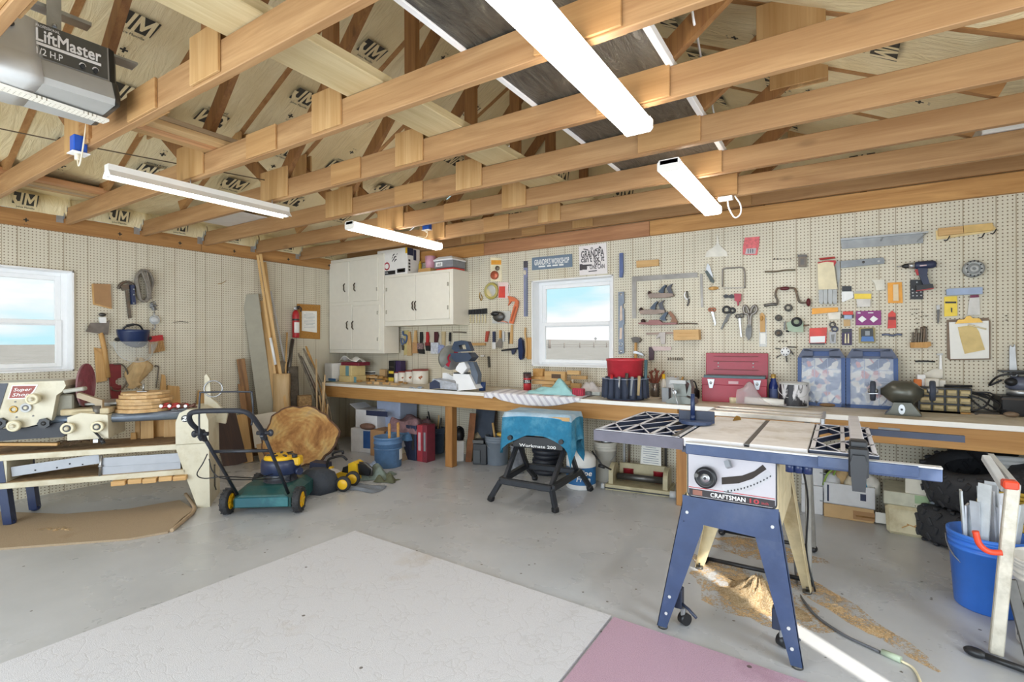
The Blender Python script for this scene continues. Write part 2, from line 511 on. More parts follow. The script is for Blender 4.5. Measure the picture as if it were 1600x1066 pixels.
def window(nm,M,hole):
 a,b,c,d=hole
 mb=MB();D0,D1=.155,.165
 for(p,q,r,s)in((a,a+.012,c,d),(b-.012,b,c,d),(a,b,d-.012,d),(a,b,c,c+.012)):
  mb.box(((p+q)/2,(r+s)/2,.055),(q-p,s-r,.17))
 mb.xform(M);w=struct(nm,mb,VINYL)
 f=MB();e=.052;y=.145
 for(p,q,r,s)in((a,a+e,c,d),(b-e,b,c,d),(a+e,b-e,d-.045,d),(a+e,b-e,c,c+.035)):
  f.box(((p+q)/2,(r+s)/2,y),(q-p,s-r,.06),None,.004)
 f.xform(M);part(w,'window_frame',f,VINYL)
 m=(c+d)/2-.02
 for nm2,r,s,yy in(('upper_sash',m-.02,d-.045,.135),('lower_sash',c+.035,m+.03,.115)):
  g=MB();t=.042
  for(p,q,r2,s2)in((a+e,a+e+t,r,s),(b-e-t,b-e,r,s),(a+e+t,b-e-t,s-.038,s),(a+e+t,b-e-t,r,r+.036)):
   g.box(((p+q)/2,(r2+s2)/2,yy),(q-p,s2-r2,.028),None,.003)
  g.xform(M);so=part(w,nm2,g,VINYL)
  h=MB();h.box(((a+b)/2,(r+s)/2,yy),(b-a-2*e-2*t,s-r-.074,.005));h.xform(M);part(so,'pane',h,PANE)
 return w
window('window_1',MLF,HL);window('window_2',MBK,HB)
# == trim boards on top of the walls
PLATE1=wood('plate_pine','cf9d60','a9763e',0,.8);PLATE2=wood('plate_fir','c08d62','9a6744',0,.8);PLATE3=wood('plate_left','c29258','996a3a',1,.8)
for i,(x0,x1,m,th)in enumerate(((0,2.42,PLATE1,.04),(2.42,4.36,PLATE2,.043),(4.36,RW,PLATE1,.05))):
 mb=MB();mb.box(((x0+x1)/2,-th/2,HZ+.07),(x1-x0-.004,th,.14),None,.004);struct(f'trim_{i+1}',mb,m)
for i,(y0,y1)in enumerate(((FRONT,-1.98),(-1.98,-.05))):
 mb=MB();mb.box((.022,(y0+y1)/2,HZ+.06),(.044,y1-y0-.004,.14),None,.004);struct(f'trim_{i+4}',mb,PLATE3)
# == lights
def area(name,loc,rot,sx,sy,power,col):
 l=bpy.data.lights.new(name,'AREA');l.shape='RECTANGLE';l.size=sx;l.size_y=sy;l.energy=power;l.color=col
 o=bpy.data.objects.new(name,l);COL.objects.link(o);o.location=loc;o.rotation_euler=[math.radians(a)for a in rot];return o
area('daylight_in_open_garage_door',(4.2,FRONT-.1,1.15),(90,0,0),5.0,2.1,200,(.80,.90,1))
area('added_side_fill',(RW-.05,-3.3,1.1),(0,90,0),2.0,.9,45,(.80,.90,1))  # added fill panel inside the right wall, brightens floor and saw table
sl=bpy.data.lights.new('sun','SUN');sl.energy=8;sl.angle=math.radians(.6);sl.color=(1,.95,.86)
so=bpy.data.objects.new('sun',sl);COL.objects.link(so)
so.rotation_euler=V((-.77*.85,.64*.85,-.55)).to_track_quat('-Z','Y').to_euler()
# == roof: insulation between trusses
X0R=.85;ZR=2.54;XM=RW/2;ZRIDGE=ZR+.5*(XM-X0R)
def roofz(x):
 x=min(x,RW-x)
 return max(2.605+.01*x,ZR+.5*(x-X0R))
TY=[-.055]+[-.762-.5893*k for k in range(9)]
def jm_print(mb,M,s=.16):
 """the maker's mark on the paper: JM reversed out of a dark slanted block, a line of small print, a cross"""
 mb.mi=1
 mb.prism([(-.62*s,-.5*s),(-.1*s,-.5*s),(.06*s,.5*s),(-.46*s,.5*s)],.0006,.0007,M)
 mb.prism([(-.02*s,-.5*s),(.95*s,-.5*s),(1.11*s,.5*s),(.14*s,.5*s)],.0006,.0007,M)
 mb.mi=0
 mb.prism([(x*s,y*s)for x,y in((-.60,.18),(-.33,.18),(-.38,-.10),(-.28,-.28),(-.12,-.24),(-.02,.5),(.14,.5),(.0,-.30),(-.12,-.5),(-.45,-.5),(-.58,-.2))],.0016,.0024,M)
 mb.prism([(x*s,y*s)for x,y in((.10,-.5),(.24,.5),(.40,.5),(.55,-.02),(.86,.5),(1.0,.5),(.90,-.5),(.74,-.5),(.80,.12),(.54,-.34),(.44,-.34),(.33,.12),(.25,-.5))],.0016,.0024,M)
 mb.mi=1
 mb.text('Johns Manville',.2*s,M@T((.2*s,-.78*s,0)),.012,.0016)
 c=M@T((.25*s,-1.75*s,0))
 mb.box((0,0,0),(.001,.001,.0001)).xform(c,len(mb.v)-8)
 for dx,dy in((.34,.1),(.1,.34)):
  mb.prism([(-dx*s/2,-dy*s/2),(dx*s/2,-dy*s/2),(dx*s/2,dy*s/2),(-dx*s/2,dy*s/2)],.0012,.0016,c)
 mb.text('R-19',.14*s,c@T((0,-.42*s,0)),.004,.0016)
 mb.mi=0
rng=random.Random(3)
edges=[0.17]+TY+[TY[-1]-.6]
for bay in range(len(TY)-1):
 ya,yb=TY[bay],TY[bay+1]
 for side in(0,1):
  mb=MB();ph=rng.random()*6
  def fn(u,v,side=side,ya=ya,yb=yb,ph=ph):
   x=u*XM if side==0 else RW-u*XM
   y=ya+(yb-ya)*(v if side==0 else 1-v)
   e=math.sin(PI*v);z=roofz(x)+.012
   z+=e*(.012+.02*math.sin(x*3.1+ph)*math.sin(x*7.7+ph*2))
   return(x,y,z)
  mb.grid(fn,44,8)
  sl_=math.atan(.5)*(1 if side==0 else-1)
  flip=(bay+side)%2
  xs=[X0R+.35+.55*k+rng.random()*.12 for k in range(6)]
  for k,xx in enumerate(xs):
   if xx>XM-.2:continue
   x=xx if side==0 else RW-xx
   yc=(ya+yb)/2+(.07 if k%2 else-.07)+rng.uniform(-.03,.03)
   N=V((math.sin(sl_),0,-math.cos(sl_)));Y=V((math.cos(sl_),0,math.sin(sl_)))*(1 if side else-1)
   if side==1:Y=-Y
   Xv=Y.cross(N)
   if flip:Xv,Y=-Xv,-Y
   zz=roofz(x)+.012+.012-.028
   Mx=Matrix(((Xv.x,Y.x,N.x,x),(Xv.y,Y.y,N.y,yc),(Xv.z,Y.z,N.z,zz),(0,0,0,1)))
   jm_print(mb,Mx,.125)
  struct('ceiling',mb,[PAPER,INK])
 mb=MB()
 mb.grid(lambda u,v,ya=ya,yb=yb:(.05+.035*math.sin(PI*u)+.012*math.sin(v*9+bay),ya+(yb-ya)*(1-v),2.462+.17*u),8,8)
 jm_print(mb,Matrix(((0,0,1,.102),(1,0,0,(ya+yb)/2+.05*math.sin(bay*2)),(0,1,0,2.545),(0,0,0,1))),.10)
 struct('ceiling_edge',mb,[PAPER,INK])
mb=MB()
for sg in(0,1):
 x0,x1=(-.3,XM)if sg==0 else(RW+.3,XM)
 z0,z1=2.53,ZRIDGE+.22
 vsx=[(x0,.2,z0+.05),(x1,.2,z1),(x1,FRONT-.3,z1),(x0,FRONT-.3,z0+.05)]
 mb.add(vsx+[(a,b,c+.03)for a,b,c in vsx],[(0,1,2,3),(7,6,5,4),(0,4,5,1),(1,5,6,2),(2,6,7,3),(3,7,4,0)])
struct('roof',mb,wood('roof_deck','c9a878','a98453',1))
mb=MB()
N_=30
vg=[]
for i in range(N_+1):
 x=RW*i/N_;vg+=[(x,.02,2.47),(x,.02,roofz(x)+.06)]
mb.add(vg,[(2*i,2*i+2,2*i+3,2*i+1)for i in range(N_)])
for k,(x,z)in enumerate(((1.3,2.66),(2.0,2.9),(2.75,2.72),(3.35,3.1),(4.05,2.82),(4.8,3.0),(5.3,2.70),(6.0,2.72),(4.45,2.66))):
 jm_print(mb,Matrix(((1,0,0,x),(0,0,-1,.018),(0,1,0,z),(0,0,0,1))),.13)
struct('wall_gable',mb,[PAPER,INK])
mb=MB();mb.add([(0,FRONT,2.3),(RW,FRONT,2.3),(RW,FRONT,2.6),(XM,FRONT,ZRIDGE+.1),(0,FRONT,2.6)],[(0,1,2,3,4)]);struct('wall_front_gable',mb,DRY)
# == trusses
FIRX=wood('truss_fir','bd9668','976e45',0,.75);FIRZ=wood('truss_web','a87a48','7d5430',2,.9);PLY=wood('gusset_plywood','cca674','ad834e',2,.6,.35,tint=.15)
RAFT=wood('rafter_pine','bf935e','95673a',0,.8);PLYX=wood('gusset_plywood_wide','c49a66','a47848',0,.5,.4,tint=.2)
G1,G3=2.295,5.075
CB,CH=2.395,.142
def build_truss(label):
 t=thing('roof_truss',label,'roof truss',T((0,0,0)),'fir roof trusses')
 mb=MB();mb.box((RW/2,0,CB+CH/2),(RW-.02,.038,CH),None,.003);part(t,'bottom_chord',mb,FIRX)
 for sg in(1,-1):
  f=(lambda x:x)if sg==1 else(lambda x:RW-x)
  mb=MB();mb.beam((f(.80),0,ZR+.5*(.80-X0R)+.085),(f(XM),0,ZRIDGE+.085),.038,.14);part(t,'rafter',mb,RAFT)
  mb=MB();mb.beam((f(G1+.03),0,CB+CH-.02),(f(XM-.03),0,ZRIDGE-.03),.038,.089);part(t,'web',mb,FIRZ)
  mb=MB();mb.beam((f(G1-.02),0,CB+CH-.04),(f(1.68),0,2.96),.038,.089);part(t,'web',mb,FIRZ)
 mb=MB();mb.box((XM,0,(CB+CH+ZRIDGE)/2),(.089,.038,ZRIDGE-CB-CH));part(t,'king_post',mb,FIRZ)
 def gus(cx,w,z0,z1,m,dy=(-1,1)):
  for s in dy:
   mb=MB();mb.box((cx,s*.026,(z0+z1)/2),(w,.013,z1-z0),None,.002);part(t,'gusset_plate',mb,m)
 gus(G1,.34,CB+.012,CB+.235,PLY);gus(XM-.002,.225,CB+.012,CB+.215,PLY);gus(G3,.345,CB+.008,CB+.165,PLYX)
 gus(3.105,.29,CB+.003,CB+.143,PLYX)
 gus(XM,.4,ZRIDGE-.16,ZRIDGE+.06,PLY);gus(1.7,.3,2.84,3.02,PLY);gus(RW-1.7,.3,2.84,3.02,PLY)
 return t
WHERE=['against the back wall','next out from the back wall, behind the short ceiling lights','third out from the back wall, touching the far end of the two short lights','with the far end of the big ceiling light under it','crossing the middle of the big ceiling light','over the mower handle, passing the big ceiling light','nearest in view, holding the blue electrical box']
tr0=build_truss('fir roof truss '+WHERE[0])
for k,y in enumerate(TY):
 if k==0:tr0.location=(0,y,.085)
 elif k<7:dup(tr0,T((0,y,0)),'fir roof truss '+WHERE[k])
 else:dup(tr0,T((0,y,0)),'fir roof truss over the camera' if k==7 else 'fir roof truss by the open garage door')
GALV=pm('galvanised_steel','b9bdc0',.35,.8,var=.15)
for k,y in enumerate(TY[1:7]):
 mb=MB();mb.box((.047,y-.06,HZ+.105),(.004,.05,.075));mb.box((.06,y-.035,HZ+.16),(.03,.004,.11));mb.box((.07,y-.022,HZ+.19),(.05,.003,.05))
 one('truss_tie','galvanised steel tie under the fir truss '+WHERE[k+1].split(',')[0],'metal bracket',mb,GALV,None,'galvanised truss ties')
CT=CB+CH+.002
BOARD=wood('weathered_plank','d8c8a0','bba679',1,.6,.6);BEDGE=wood('lumber_pine','cdac7c','ad885a',1,.8,.3)
for i,(y0,y1)in enumerate(((-4.9,-2.2),(-2.2,-.3))):
 mb=MB();mb.box((3.955,(y0+y1)/2,CT+.024+.001*i),(.255,y1-y0-.006,.048),None,.004)
 one('catwalk_plank',('wide weathered plank across the trusses over the middle of the room','wide weathered plank across the trusses, the stretch near the back wall')[i],'plank',mb,BOARD,None,'planks laid over the trusses')
foil=NT('black_plastic_film');fv=foil.coords();fo=foil.noise(foil.n('ShaderNodeMapping',I_Vector=fv,I_Scale=(14,3,1)).outputs[0],1,5,.6,3)
foil.bump(fo,.6,.02);FILM=foil.out(foil.ramp(fo,[(.3,lin('35332f')),(.62,lin('55524a')),(.8,lin('8b8775'))]),.32)
p=thing('film_covered_panel','long panel wrapped in black plastic with white edge strips, laid over the trusses','panel',T((4.9,-2.9,CT)))
mb=MB();mb.box((0,0,.02),(.66,3.8,.03));part(p,'film_sheet',mb,FILM)
for sx in(-1,1):
 mb=MB();mb.box((sx*.345,0,.018),(.03,3.8,.04),None,.003);part(p,'edge_strip',mb,VINYL)
mb=MB();mb.box((.86,-2.0,CT+.006),(.66,.56,.012));one('white_board','white sheet of board lying across two trusses near the tall wood offcuts','board',mb,pm('white_board','dedbd6',.5,var=.05))
LUM=[BEDGE,wood('lumber_red','cf9f72','a87448',1,.8,.3),wood('lumber_grey','bfa98a','988062',1,.8,.3)]
k=0
for i,(x,z,w_,h_,y0,y1,mt)in enumerate(((2.50,0,.06,.02,-4.2,-3.0,0),(2.575,0,.075,.03,-4.2,-2.98,1),(2.66,0,.08,.03,-4.2,-3.02,0),(2.55,.032,.09,.025,-4.2,-3.05,1),(2.66,.032,.07,.03,-4.2,-2.96,2))):
 mb=MB();mb.box((x,(y0+y1)/2,CT+z+h_/2),(w_,y1-y0,h_),None,.003)
 one('stored_board',f'board stored on the trusses beside the door opener, {["lowest and outermost","lower middle","lower inner","upper reddish","upper greyish"][i]} of its pile','board',mb,LUM[mt],None,'boards stored beside the opener')
for i,(x,z,w_,h_,y0,y1,mt)in enumerate(((.60,0,.05,.03,-4.3,-2.95,0),(.66,0,.06,.03,-4.3,-2.97,2),(.74,0,.08,.035,-4.3,-3.0,0),(.84,0,.08,.04,-4.3,-2.93,1),(.70,.04,.12,.03,-4.3,-2.99,1))):
 mb=MB();mb.box((x,(y0+y1)/2,CT+z+h_/2),(w_,y1-y0,h_),None,.003)
 one('stored_board',f'board stored on the trusses above the garage window, {["closest to the wall","second from the wall","third from the wall","farthest from the wall","lying on top"][i]}','board',mb,LUM[mt],None,'boards stored above the window')
s0,s1=ZP(-40,122,2.385),ZP(166,190,2.385);mb=MB();mb.beam(s0,s1,.055,.012)
pegstrip=NT('perforated_white_strip');pv=pegstrip.coords(False);sx=pegstrip.n('ShaderNodeSeparateXYZ',i0=pv)
fa=pegstrip.math('SUBTRACT',pegstrip.math('FRACT',pegstrip.math('MULTIPLY',sx.outputs[1],60.0)),.5);fb=pegstrip.math('SUBTRACT',pegstrip.math('FRACT',pegstrip.math('MULTIPLY',sx.outputs[0],60.0)),.5)
fr=pegstrip.math('ADD',pegstrip.math('MULTIPLY',fa,fa),pegstrip.math('MULTIPLY',fb,fb))
PST=pegstrip.out(pegstrip.mix(pegstrip.math('LESS_THAN',fr,.03),lin('f0eadc'),lin('9b917c')),.5)
one('perforated_strip','white perforated strip under the garage door opener','strip',mb,PST)
CARTON=pm('white_carton','e9e7e3',.6,var=.04)
b_=ZP(1535,211,CT)
p=thing('white_carton','white printed carton lying on the trusses above the hanging cordless drill','carton',T((6.86,-.55,CT)))
mb=MB();mb.box((0,0,.09),(.56,.5,.18),None,.004);part(p,'box_body',mb,CARTON)
mb=MB();mb.text('Shurline',.07,Matrix(((1,0,0,-.05),(0,0,-1,-.252),(0,1,0,.06),(0,0,0,1))),.01,.0);part(p,'lettering',mb,pm('navy_print','2b3350',.5))
p=thing('white_carton','white carton lying on the trusses behind the nearer of the fir trusses, above the tool wall','carton',T((6.98,-1.15,CT)))
mb=MB();mb.box((0,0,.08),(.5,.42,.16),None,.004);part(p,'box_body',mb,CARTON)
mb=MB();mb.text('STEEL',.05,Matrix(((1,0,0,0),(0,0,-1,-.212),(0,1,0,.05),(0,0,0,1))),.01,.0);part(p,'lettering',mb,pm('navy_print','2b3350',.5))
# == ceiling lights
LENS=emis('lit_lens','fffaf4',14.0);TUBE=emis('lit_tube','fffcf4',30.0);HOUS=pm('light_housing','efece4',.4,var=.03)
def wrap_light(label,x,y0,y1,z,w_,cords):
 yc,L=(y0+y1)/2,y1-y0
 t=thing('ceiling_light',label,'ceiling light',T((x,yc,z)),'fluorescent ceiling lights')
 mb=MB();mb.box((0,0,.052),(w_*.82,L,.028),None,.003);part(t,'housing',mb,HOUS)
 mb=MB();prof=[(-w_/2,.045),(-w_/2,.012),(-w_*.42,0),(-w_*.12,-.004),(0,.004),(w_*.12,-.004),(w_*.42,0),(w_/2,.012),(w_/2,.045)]
 mb.loft([[V((a,s*(L/2-.006),b))for a,b in prof]for s in(-1,1)],False,False,False,False);part(t,'diffuser',mb,LENS)
 for s in(-1,1):
  mb=MB();mb.prism([(-w_/2-.002,.05),(-w_/2-.002,.01),(-w_*.42,-.004),(w_*.42,-.004),(w_/2+.002,.01),(w_/2+.002,.05),(w_*.42,.068),(-w_*.42,.068)],0,.006,T((0,s*(L/2-.006)+(0 if s<0 else.006),0),R=(90,0,0)));part(t,'end_cap',mb,HOUS)
 for yy in cords:
  mb=MB();mb.cyl((0,yy,.066),(0,yy,CB-z+.004),.003,n=6);part(t,'hanger',mb,GALV)
 return t
def strip_light(label,x,y0,y1,z,cords):
 yc,L=(y0+y1)/2,y1-y0
 t=thing('ceiling_light',label,'ceiling light',T((x,yc,z)),'fluorescent ceiling lights')
 mb=MB();prof=[(-.055,-.012),(-.057,-.01),(-.028,.028),(-.028,.062),(.028,.062),(.028,.028),(.057,-.01),(.055,-.012),(.026,.022),(-.026,.022)]
 mb.loft([[V((a,s*L/2,b))for a,b in prof]for s in(-1,1)],True,True,True,False);part(t,'reflector',mb,HOUS)
 mb=MB();mb.cyl((0,-L/2+.02,.004),(0,L/2-.02,.004),.0127,n=12);part(t,'tube',mb,TUBE)
 for s in(-1,1):
  mb=MB();mb.box((0,s*(L/2-.008),.008),(.03,.014,.036));part(t,'lamp_holder',mb,VINYL)
 for yy in cords:
  mb=MB();mb.cyl((0,yy,.06),(0,yy,CB-z+.004),.003,n=6);part(t,'hanger',mb,GALV)
 return t
wrap_light('long glowing wraparound light nearest the camera, filling the top of the view',5.080,-3.70,-2.48,2.30,.135,(-.45,.05))
wrap_light('glowing wraparound light in front of the pegboard, above the red toolbox',5.055,-1.885,-.69,2.30,.13,(-.2,.43))
strip_light('open strip light over the lawn mower',2.300,-3.6,-2.45,2.302,(-.12,.45))
wrap_light('short looking light above the white wall cabinets',2.345,-1.90,-.745,2.30,.11,(-.05,.56))
# == cables and boxes on the trusses
CABLE=pm('cream_cable','e8dcc2',.5,var=.05);BLUE_E=pm('blue_electrical_box','2256b8',.4,var=.08)
def cable(label,pts,r,m,name='cable',cat='cable'):
 mb=MB();mb.tube(smooth_path(pts,6),r,7);return one(name,label,cat,mb,m)
e1=W(122,226,-3.76)
p=thing('electrical_box','blue electrical box with a white outlet on the nearest truss','electrical box',T((e1.x,TY[6]-.019,e1.z)))
mb=MB();mb.box((0,-.03,.0),(.06,.06,.09),None,.004);part(p,'box_body',mb,BLUE_E)
mb=MB();mb.box((0,-.03,-.049),(.085,.08,.006),None,.002);part(p,'outlet_plate',mb,VINYL)
mb=MB();mb.cyl((.0,-.035,-.052),(0,-.035,-.085),.014,n=10);part(p,'plug',mb,CABLE)
mb=MB();mb.box((.02,0,.11),(.14,.03,.17));part(p,'backing_block',mb,RAFT)
cable('thin cord hanging from the blue electrical box on the nearest truss',[(e1.x,TY[6]-.054,e1.z-.085),(e1.x+.02,TY[6]-.054,e1.z-.12),(e1.x+.05,TY[6]-.05,e1.z-.06),(e1.x+.05,TY[6]-.025,e1.z+.16)],.004,CABLE)
e2=W(671,356,TY[1]-.02)
p=thing('electrical_box','blue electrical box on a truss above the white cabinets','electrical box',T((e2.x,TY[1]-.033,e2.z)))
mb=MB();mb.box((0,-.025,0),(.09,.05,.06),None,.004);part(p,'box_body',mb,BLUE_E)
mb=MB();mb.box((0,-.025,-.033),(.1,.06,.006));part(p,'outlet_plate',mb,VINYL)
mb=MB();mb.cyl((0,-.03,-.036),(0,-.03,-.06),.012,n=10);part(p,'plug',mb,CABLE)
cable('white cord looping from the blue box down to the light above the cabinets',[(e2.x,e2.y-.03,e2.z-.06),(e2.x-.02,e2.y-.03,e2.z-.1),(e2.x-.08,e2.y-.03,e2.z-.09),(2.36,-1.1,2.375)],.004,CABLE)
def wy(px,py,y):return tuple(W(px,py,y))
cable('white cable looping below the truss beside the wraparound light over the red toolbox',[wy(1137,312,-.79),wy(1139,325,-.79),wy(1148,340,-.79),wy(1157,334,-.79),wy(1157,320,-.79),wy(1148,306,-.79)],.0055,VINYL)
p=thing('outlet_block','small white outlet block under the truss where the white cable loops','outlet',T(wy(1136,310,-.79)))
mb=MB();mb.box((-.01,0,.0),(.1,.06,.025),None,.003);part(p,'box_body',mb,VINYL)
cable('white cable hanging between the nearer trusses beside the big ceiling light',[wy(1081,14,TY[4]-.03),wy(1085,38,TY[4]-.02),wy(1090,60,TY[4]+.1),wy(1095,90,TY[3]-.06)],.0055,VINYL)
cable('white cable drooping between trusses, above the short wraparound light',[wy(1107,138,TY[3]+.05),wy(1113,150,TY[3]+.08),wy(1113,165,TY[2]-.1),wy(1116,180,TY[2]-.04)],.0055,VINYL)
cable('thin dark wire strung along the roof beside the blue electrical box',[(1.1,-4.3,2.75),(1.72,-3.76,2.60),(1.95,-3.3,2.57),(2.2,-2.5,2.57)],.004,pm('dark_wire','5b4a35',.6))
# == garage door opener
GR1=pm('opener_grey','a9a8a4',.4,var=.05);GR2=pm('opener_dark_panel','55544f',.45,var=.12,dirt='6a665c');GR3=pm('opener_black','2e3134',.35);GR4=pm('opener_light','d0d0ce',.35,var=.04)
a_,b_=ZP(22,127,2.40),ZP(186,176,2.40)
ang=math.atan2(b_.y-a_.y,b_.x-a_.x);L=(b_-a_).length
OM=Matrix.Translation((a_.x,a_.y,2.40))@Matrix.Rotation(ang,4,'Z')
OK_=hgt(V((a_.x,a_.y,2.40)),12)/.215
p=thing('garage_door_opener','grey garage door opener hanging from the roof on steel straps','garage door opener',OM@Matrix.Diagonal((1,OK_,OK_,1)))
prof=[(0,0),(-.05,.0),(-.055,.02),(-.02,.085),(.0,.095),(.012,.21),(.03,.215),(.2,.215),(.2,0)]
def sect(x,k=1.0):return[V((x,y,z*k))for y,z in prof]
mb=MB();mb.loft([sect(.02),sect(L*.9)],True,True,True,False);part(p,'housing',mb,GR1)
mb=MB();q=[V((x,y-.003,z))for x,(y,z)in((.09,(-.0005,.098)),(L*.88,(-.0005,.098)),(L*.88,(.011,.208)),(.05,(.011,.208)))]
mb.add(q,[(0,1,2,3)]);fp=part(p,'control_panel',mb,GR2)
tl=math.atan2(.012,.115)
FM=lambda x,z:Matrix.Translation((x,-.0065+(z-.095)*.104,z))@Matrix.Rotation(PI/2-tl*.5,4,'X')
mb=MB();mb.text('LiftMaster',.055,FM(L*.5,.148),.02,0,width=L*.62)
mb.text('PROFESSIONAL',.012,FM(L*.3,.192),.002,0,width=L*.22)
mb.prism([(-L*.31,0),(L*.31,0),(L*.31,.009),(-L*.31,.009)],0,.0004,FM(L*.5,.134))
mb.text('1/2 H.P',.03,FM(L*.31,.105),.008,0,width=L*.24)
for xx in(.62,.75):mb.prism(circ(0,0,.013,14,a0=.2,a1=PI-.2)+circ(0,0,.009,14,a0=.2,a1=PI-.2)[::-1],0,.0004,FM(L*xx,.112))
part(p,'lettering',mb,VINYL)
for xx in(.62,.75):
 mb=MB();mb.cyl((L*xx,-.0,.112),(L*xx,-.012,.111),.008,n=12);part(p,'adjusting_knob',mb,GR3)
mb=MB();mb.loft([[V((x,y*s_+.1*(1-s_),z*s_+.11*(1-s_)))for y,z in prof]for x,s_ in((L*.9,1.01),(L*.96,.97),(L*1.0,.75))],True,False,True);part(p,'end_cover',mb,GR3)
mb=MB();mb.loft([[V((x,y*s_+.1*(1-s_)-.004,z*s_+.11*(1-s_)))for y,z in prof]for x,s_ in((-.17,.8),(-.1,1.03),(.03,1.04),(.075,1.0))],True,True,True);lc=part(p,'light_cover',mb,GR4)
mb=MB()
for k in range(9):mb.box((-.04,-.058+k*.004,.006+k*.0085),(.13,.004,.0025))
part(lc,'vent',mb,pm('vent_shadow','8d8d8b',.5))
mb=MB();mb.ell((-.02,-.003,.17),(.022,.012,.011));part(lc,'lens',mb,GR3)
mb=MB();mb.box((.2,.1,.222),(.52,.06,.008));mb.box((.1,.1,.30),(.36,.05,.012));part(p,'rail',mb,GALV)
mb=MB();mb.box((L*.40,.06,.38),(.05,.004,.34));mb.cyl((L*.4,.05,.232),(L*.4,.05,.24),.008,n=8);mb.cyl((L*.4,.056,.27),(L*.4,.062,.27),.005);part(p,'hanging_strap',mb,GALV)
mb=MB();mb.beam((.02,.1,.23),(-.1,.3,.6),.05,.004);part(p,'hanging_strap',mb,GALV)
# == plane tracer
class Pl:
 """pixel tracer on any upright plane: local x along ang, y up, z towards the room"""
 def __init__(s,o,ang,z=0.0):
  a=math.radians(ang);s.e=V((math.cos(a),math.sin(a),0));s.n=V((s.e.y,-s.e.x,0));s.o=V((o[0],o[1],z))
  s.M=Matrix(((s.e.x,0,s.n.x,s.o.x),(s.e.y,0,s.n.y,s.o.y),(0,1,0,s.o.z),(0,0,0,1)))
 def q(s,*pts,off=0.0):
  out=[]
  for px,py in pts:
   d=ray(px,py);oo=s.o+s.n*off;t=(oo-CAM).dot(s.n)/d.dot(s.n);p=CAM+d*t-s.o
   out.append((p.dot(s.e),p.z))
  return out
 def p(s,px,py,off=0.0):
  a=s.q((px,py),off=off)[0];return V((a[0],a[1],off))
# == common materials
STEEL=pm('steel','a9abad',.3,.85,var=.1);DSTEEL=pm('dark_steel','5d5b58',.4,.7,var=.15);IRON=pm('old_iron','6f675d',.5,.6,var=.18,dirt='7d5f45')
BLACK=pm('black_plastic','1f2023',.4,var=.1);RUBBER=pm('black_rubber','2c2c2e',.7,var=.15);NAVY=pm('navy_plastic','1f2f55',.3,var=.1)
CREAMP=pm('cream_enamel','d2cbb4',.45,var=.04,dirt='b9ad8d');RED=pm('red_plastic','b3262b',.35,var=.1);DRED=pm('dark_red','7c2326',.5,var=.12)
WOODH=wood('tool_handle_wood','d6a868','b0803f',1,1.2,0);PINEZ=wood('pine_upright','e2bf8a','c79c5d',2,.8,.4);PINEX=wood('pine_flat','e0bb84','c0945a',0,.8,.4);PINEY=wood('pine_local','dfb981','bd9055',1,.8,.4)
CARD=pm('cardboard','a9825a',.8,var=.06);KRAFT=pm('light_cardboard','c9a779',.8,var=.06);PAPERW=pm('white_paper','f1f0ea',.7,var=.03)
YEL=pm('yellow_plastic','e9b81c',.4,var=.08);GREY=pm('grey_plastic','8e9296',.45,var=.08);LGREY=pm('light_grey_plastic','c4c6c6',.45,var=.05)
BRASS=pm('brass','b08d4a',.3,.9);TAN=pm('tan_cloth','c9ab7d',.9,var=.15,bump=.3);WHITEP=pm('white_plastic','eeeeec',.4,var=.03)
# == things on the left wall
def hang(px,py,off=.004):return Hang(LF(px,py,off),'l',off)
h=hang(158,443)
t=thing('wood_offcut','brown slanted hardboard offcut hung beside the garage window','offcut',h.M)
mb=MB();mb.prism(h.q((144.3,443.5),(171.2,444.4),(173.2,481.6),(146.3,474.4)),.0,.022);part(t,'board',mb,[CARD])
mb=MB();mb.prism(h.q((142.8,444),(144.3,443.5),(146.3,474.4),(173,481.6),(173,483),(145,476)),0,.0225);part(t,'pale_edge',mb,PINEY,'pale sawn edge')
h=hang(195,432)
t=thing('pipe_wrench','grey steel wrench with a curved jaw and dark grip, hung on the window side of the rope coil','wrench',h.M)
mb=MB();mb.tube([V((*h.q((x,y))[0],.02))for x,y in smooth_path([(184,452,0),(185,447,0),(192,441.5,0),(201,442,0),(207,446,0),(208.5,451,0)],5)for x,y in[(x,y)]]if False else[V((*h.q((p.x,p.y))[0],.02))for p in smooth_path([(184,452,0),(185,447,0),(192,441.5,0),(201,442,0),(207,446,0),(208.5,451,0)],5)],.012,8);mb.prism(h.q((186,447),(199,444),(200,452),(190,455)),.008,.03);part(t,'jaw',mb,IRON)
mb=MB();mb.prism(h.q((194.5,454),(198.5,454),(204,497),(199.5,498)),.008,.026);part(t,'handle',mb,IRON)
mb=MB();mb.prism(h.q((201,446),(207,446),(209.5,476),(203,476)),.012,.045);part(t,'grip',mb,NAVY)
for y in(452.5,461,474):
 mb=MB();mb.ell(V((*h.q((206.5,y))[0],.04)),.011,8,6);part(t,'bolt',mb,STEEL)
h=hang(222,422)
mb=MB();rr=random.Random(5)
for k in range(6):
 w_=.055+.007*(k%3);ph=.2*k
 pts=[V((w_*math.sin(a)*(1 if math.cos(a)>0 else.86)+.008*rr.uniform(-1,1),-.16+.155*math.cos(a),.015+.009*k))for a in[2*PI*i/14 for i in range(14)]]
 mb.tube(smooth_path(pts,3,True),.011,7,True)
for k in range(3):mb.tube(smooth_path([V((-.03+.02*k,-.02,.07)),V((.01+.012*k,-.15,.078)),V((.03+.01*k,-.29,.065))],6),.011,7)
one('rope_coil','coil of grey rope hung on the pegboard above the face shield','rope',mb,pm('grey_rope','8d857a',.9,var=.2,sc=60,bump=.6),h.M)
h=hang(155,505)
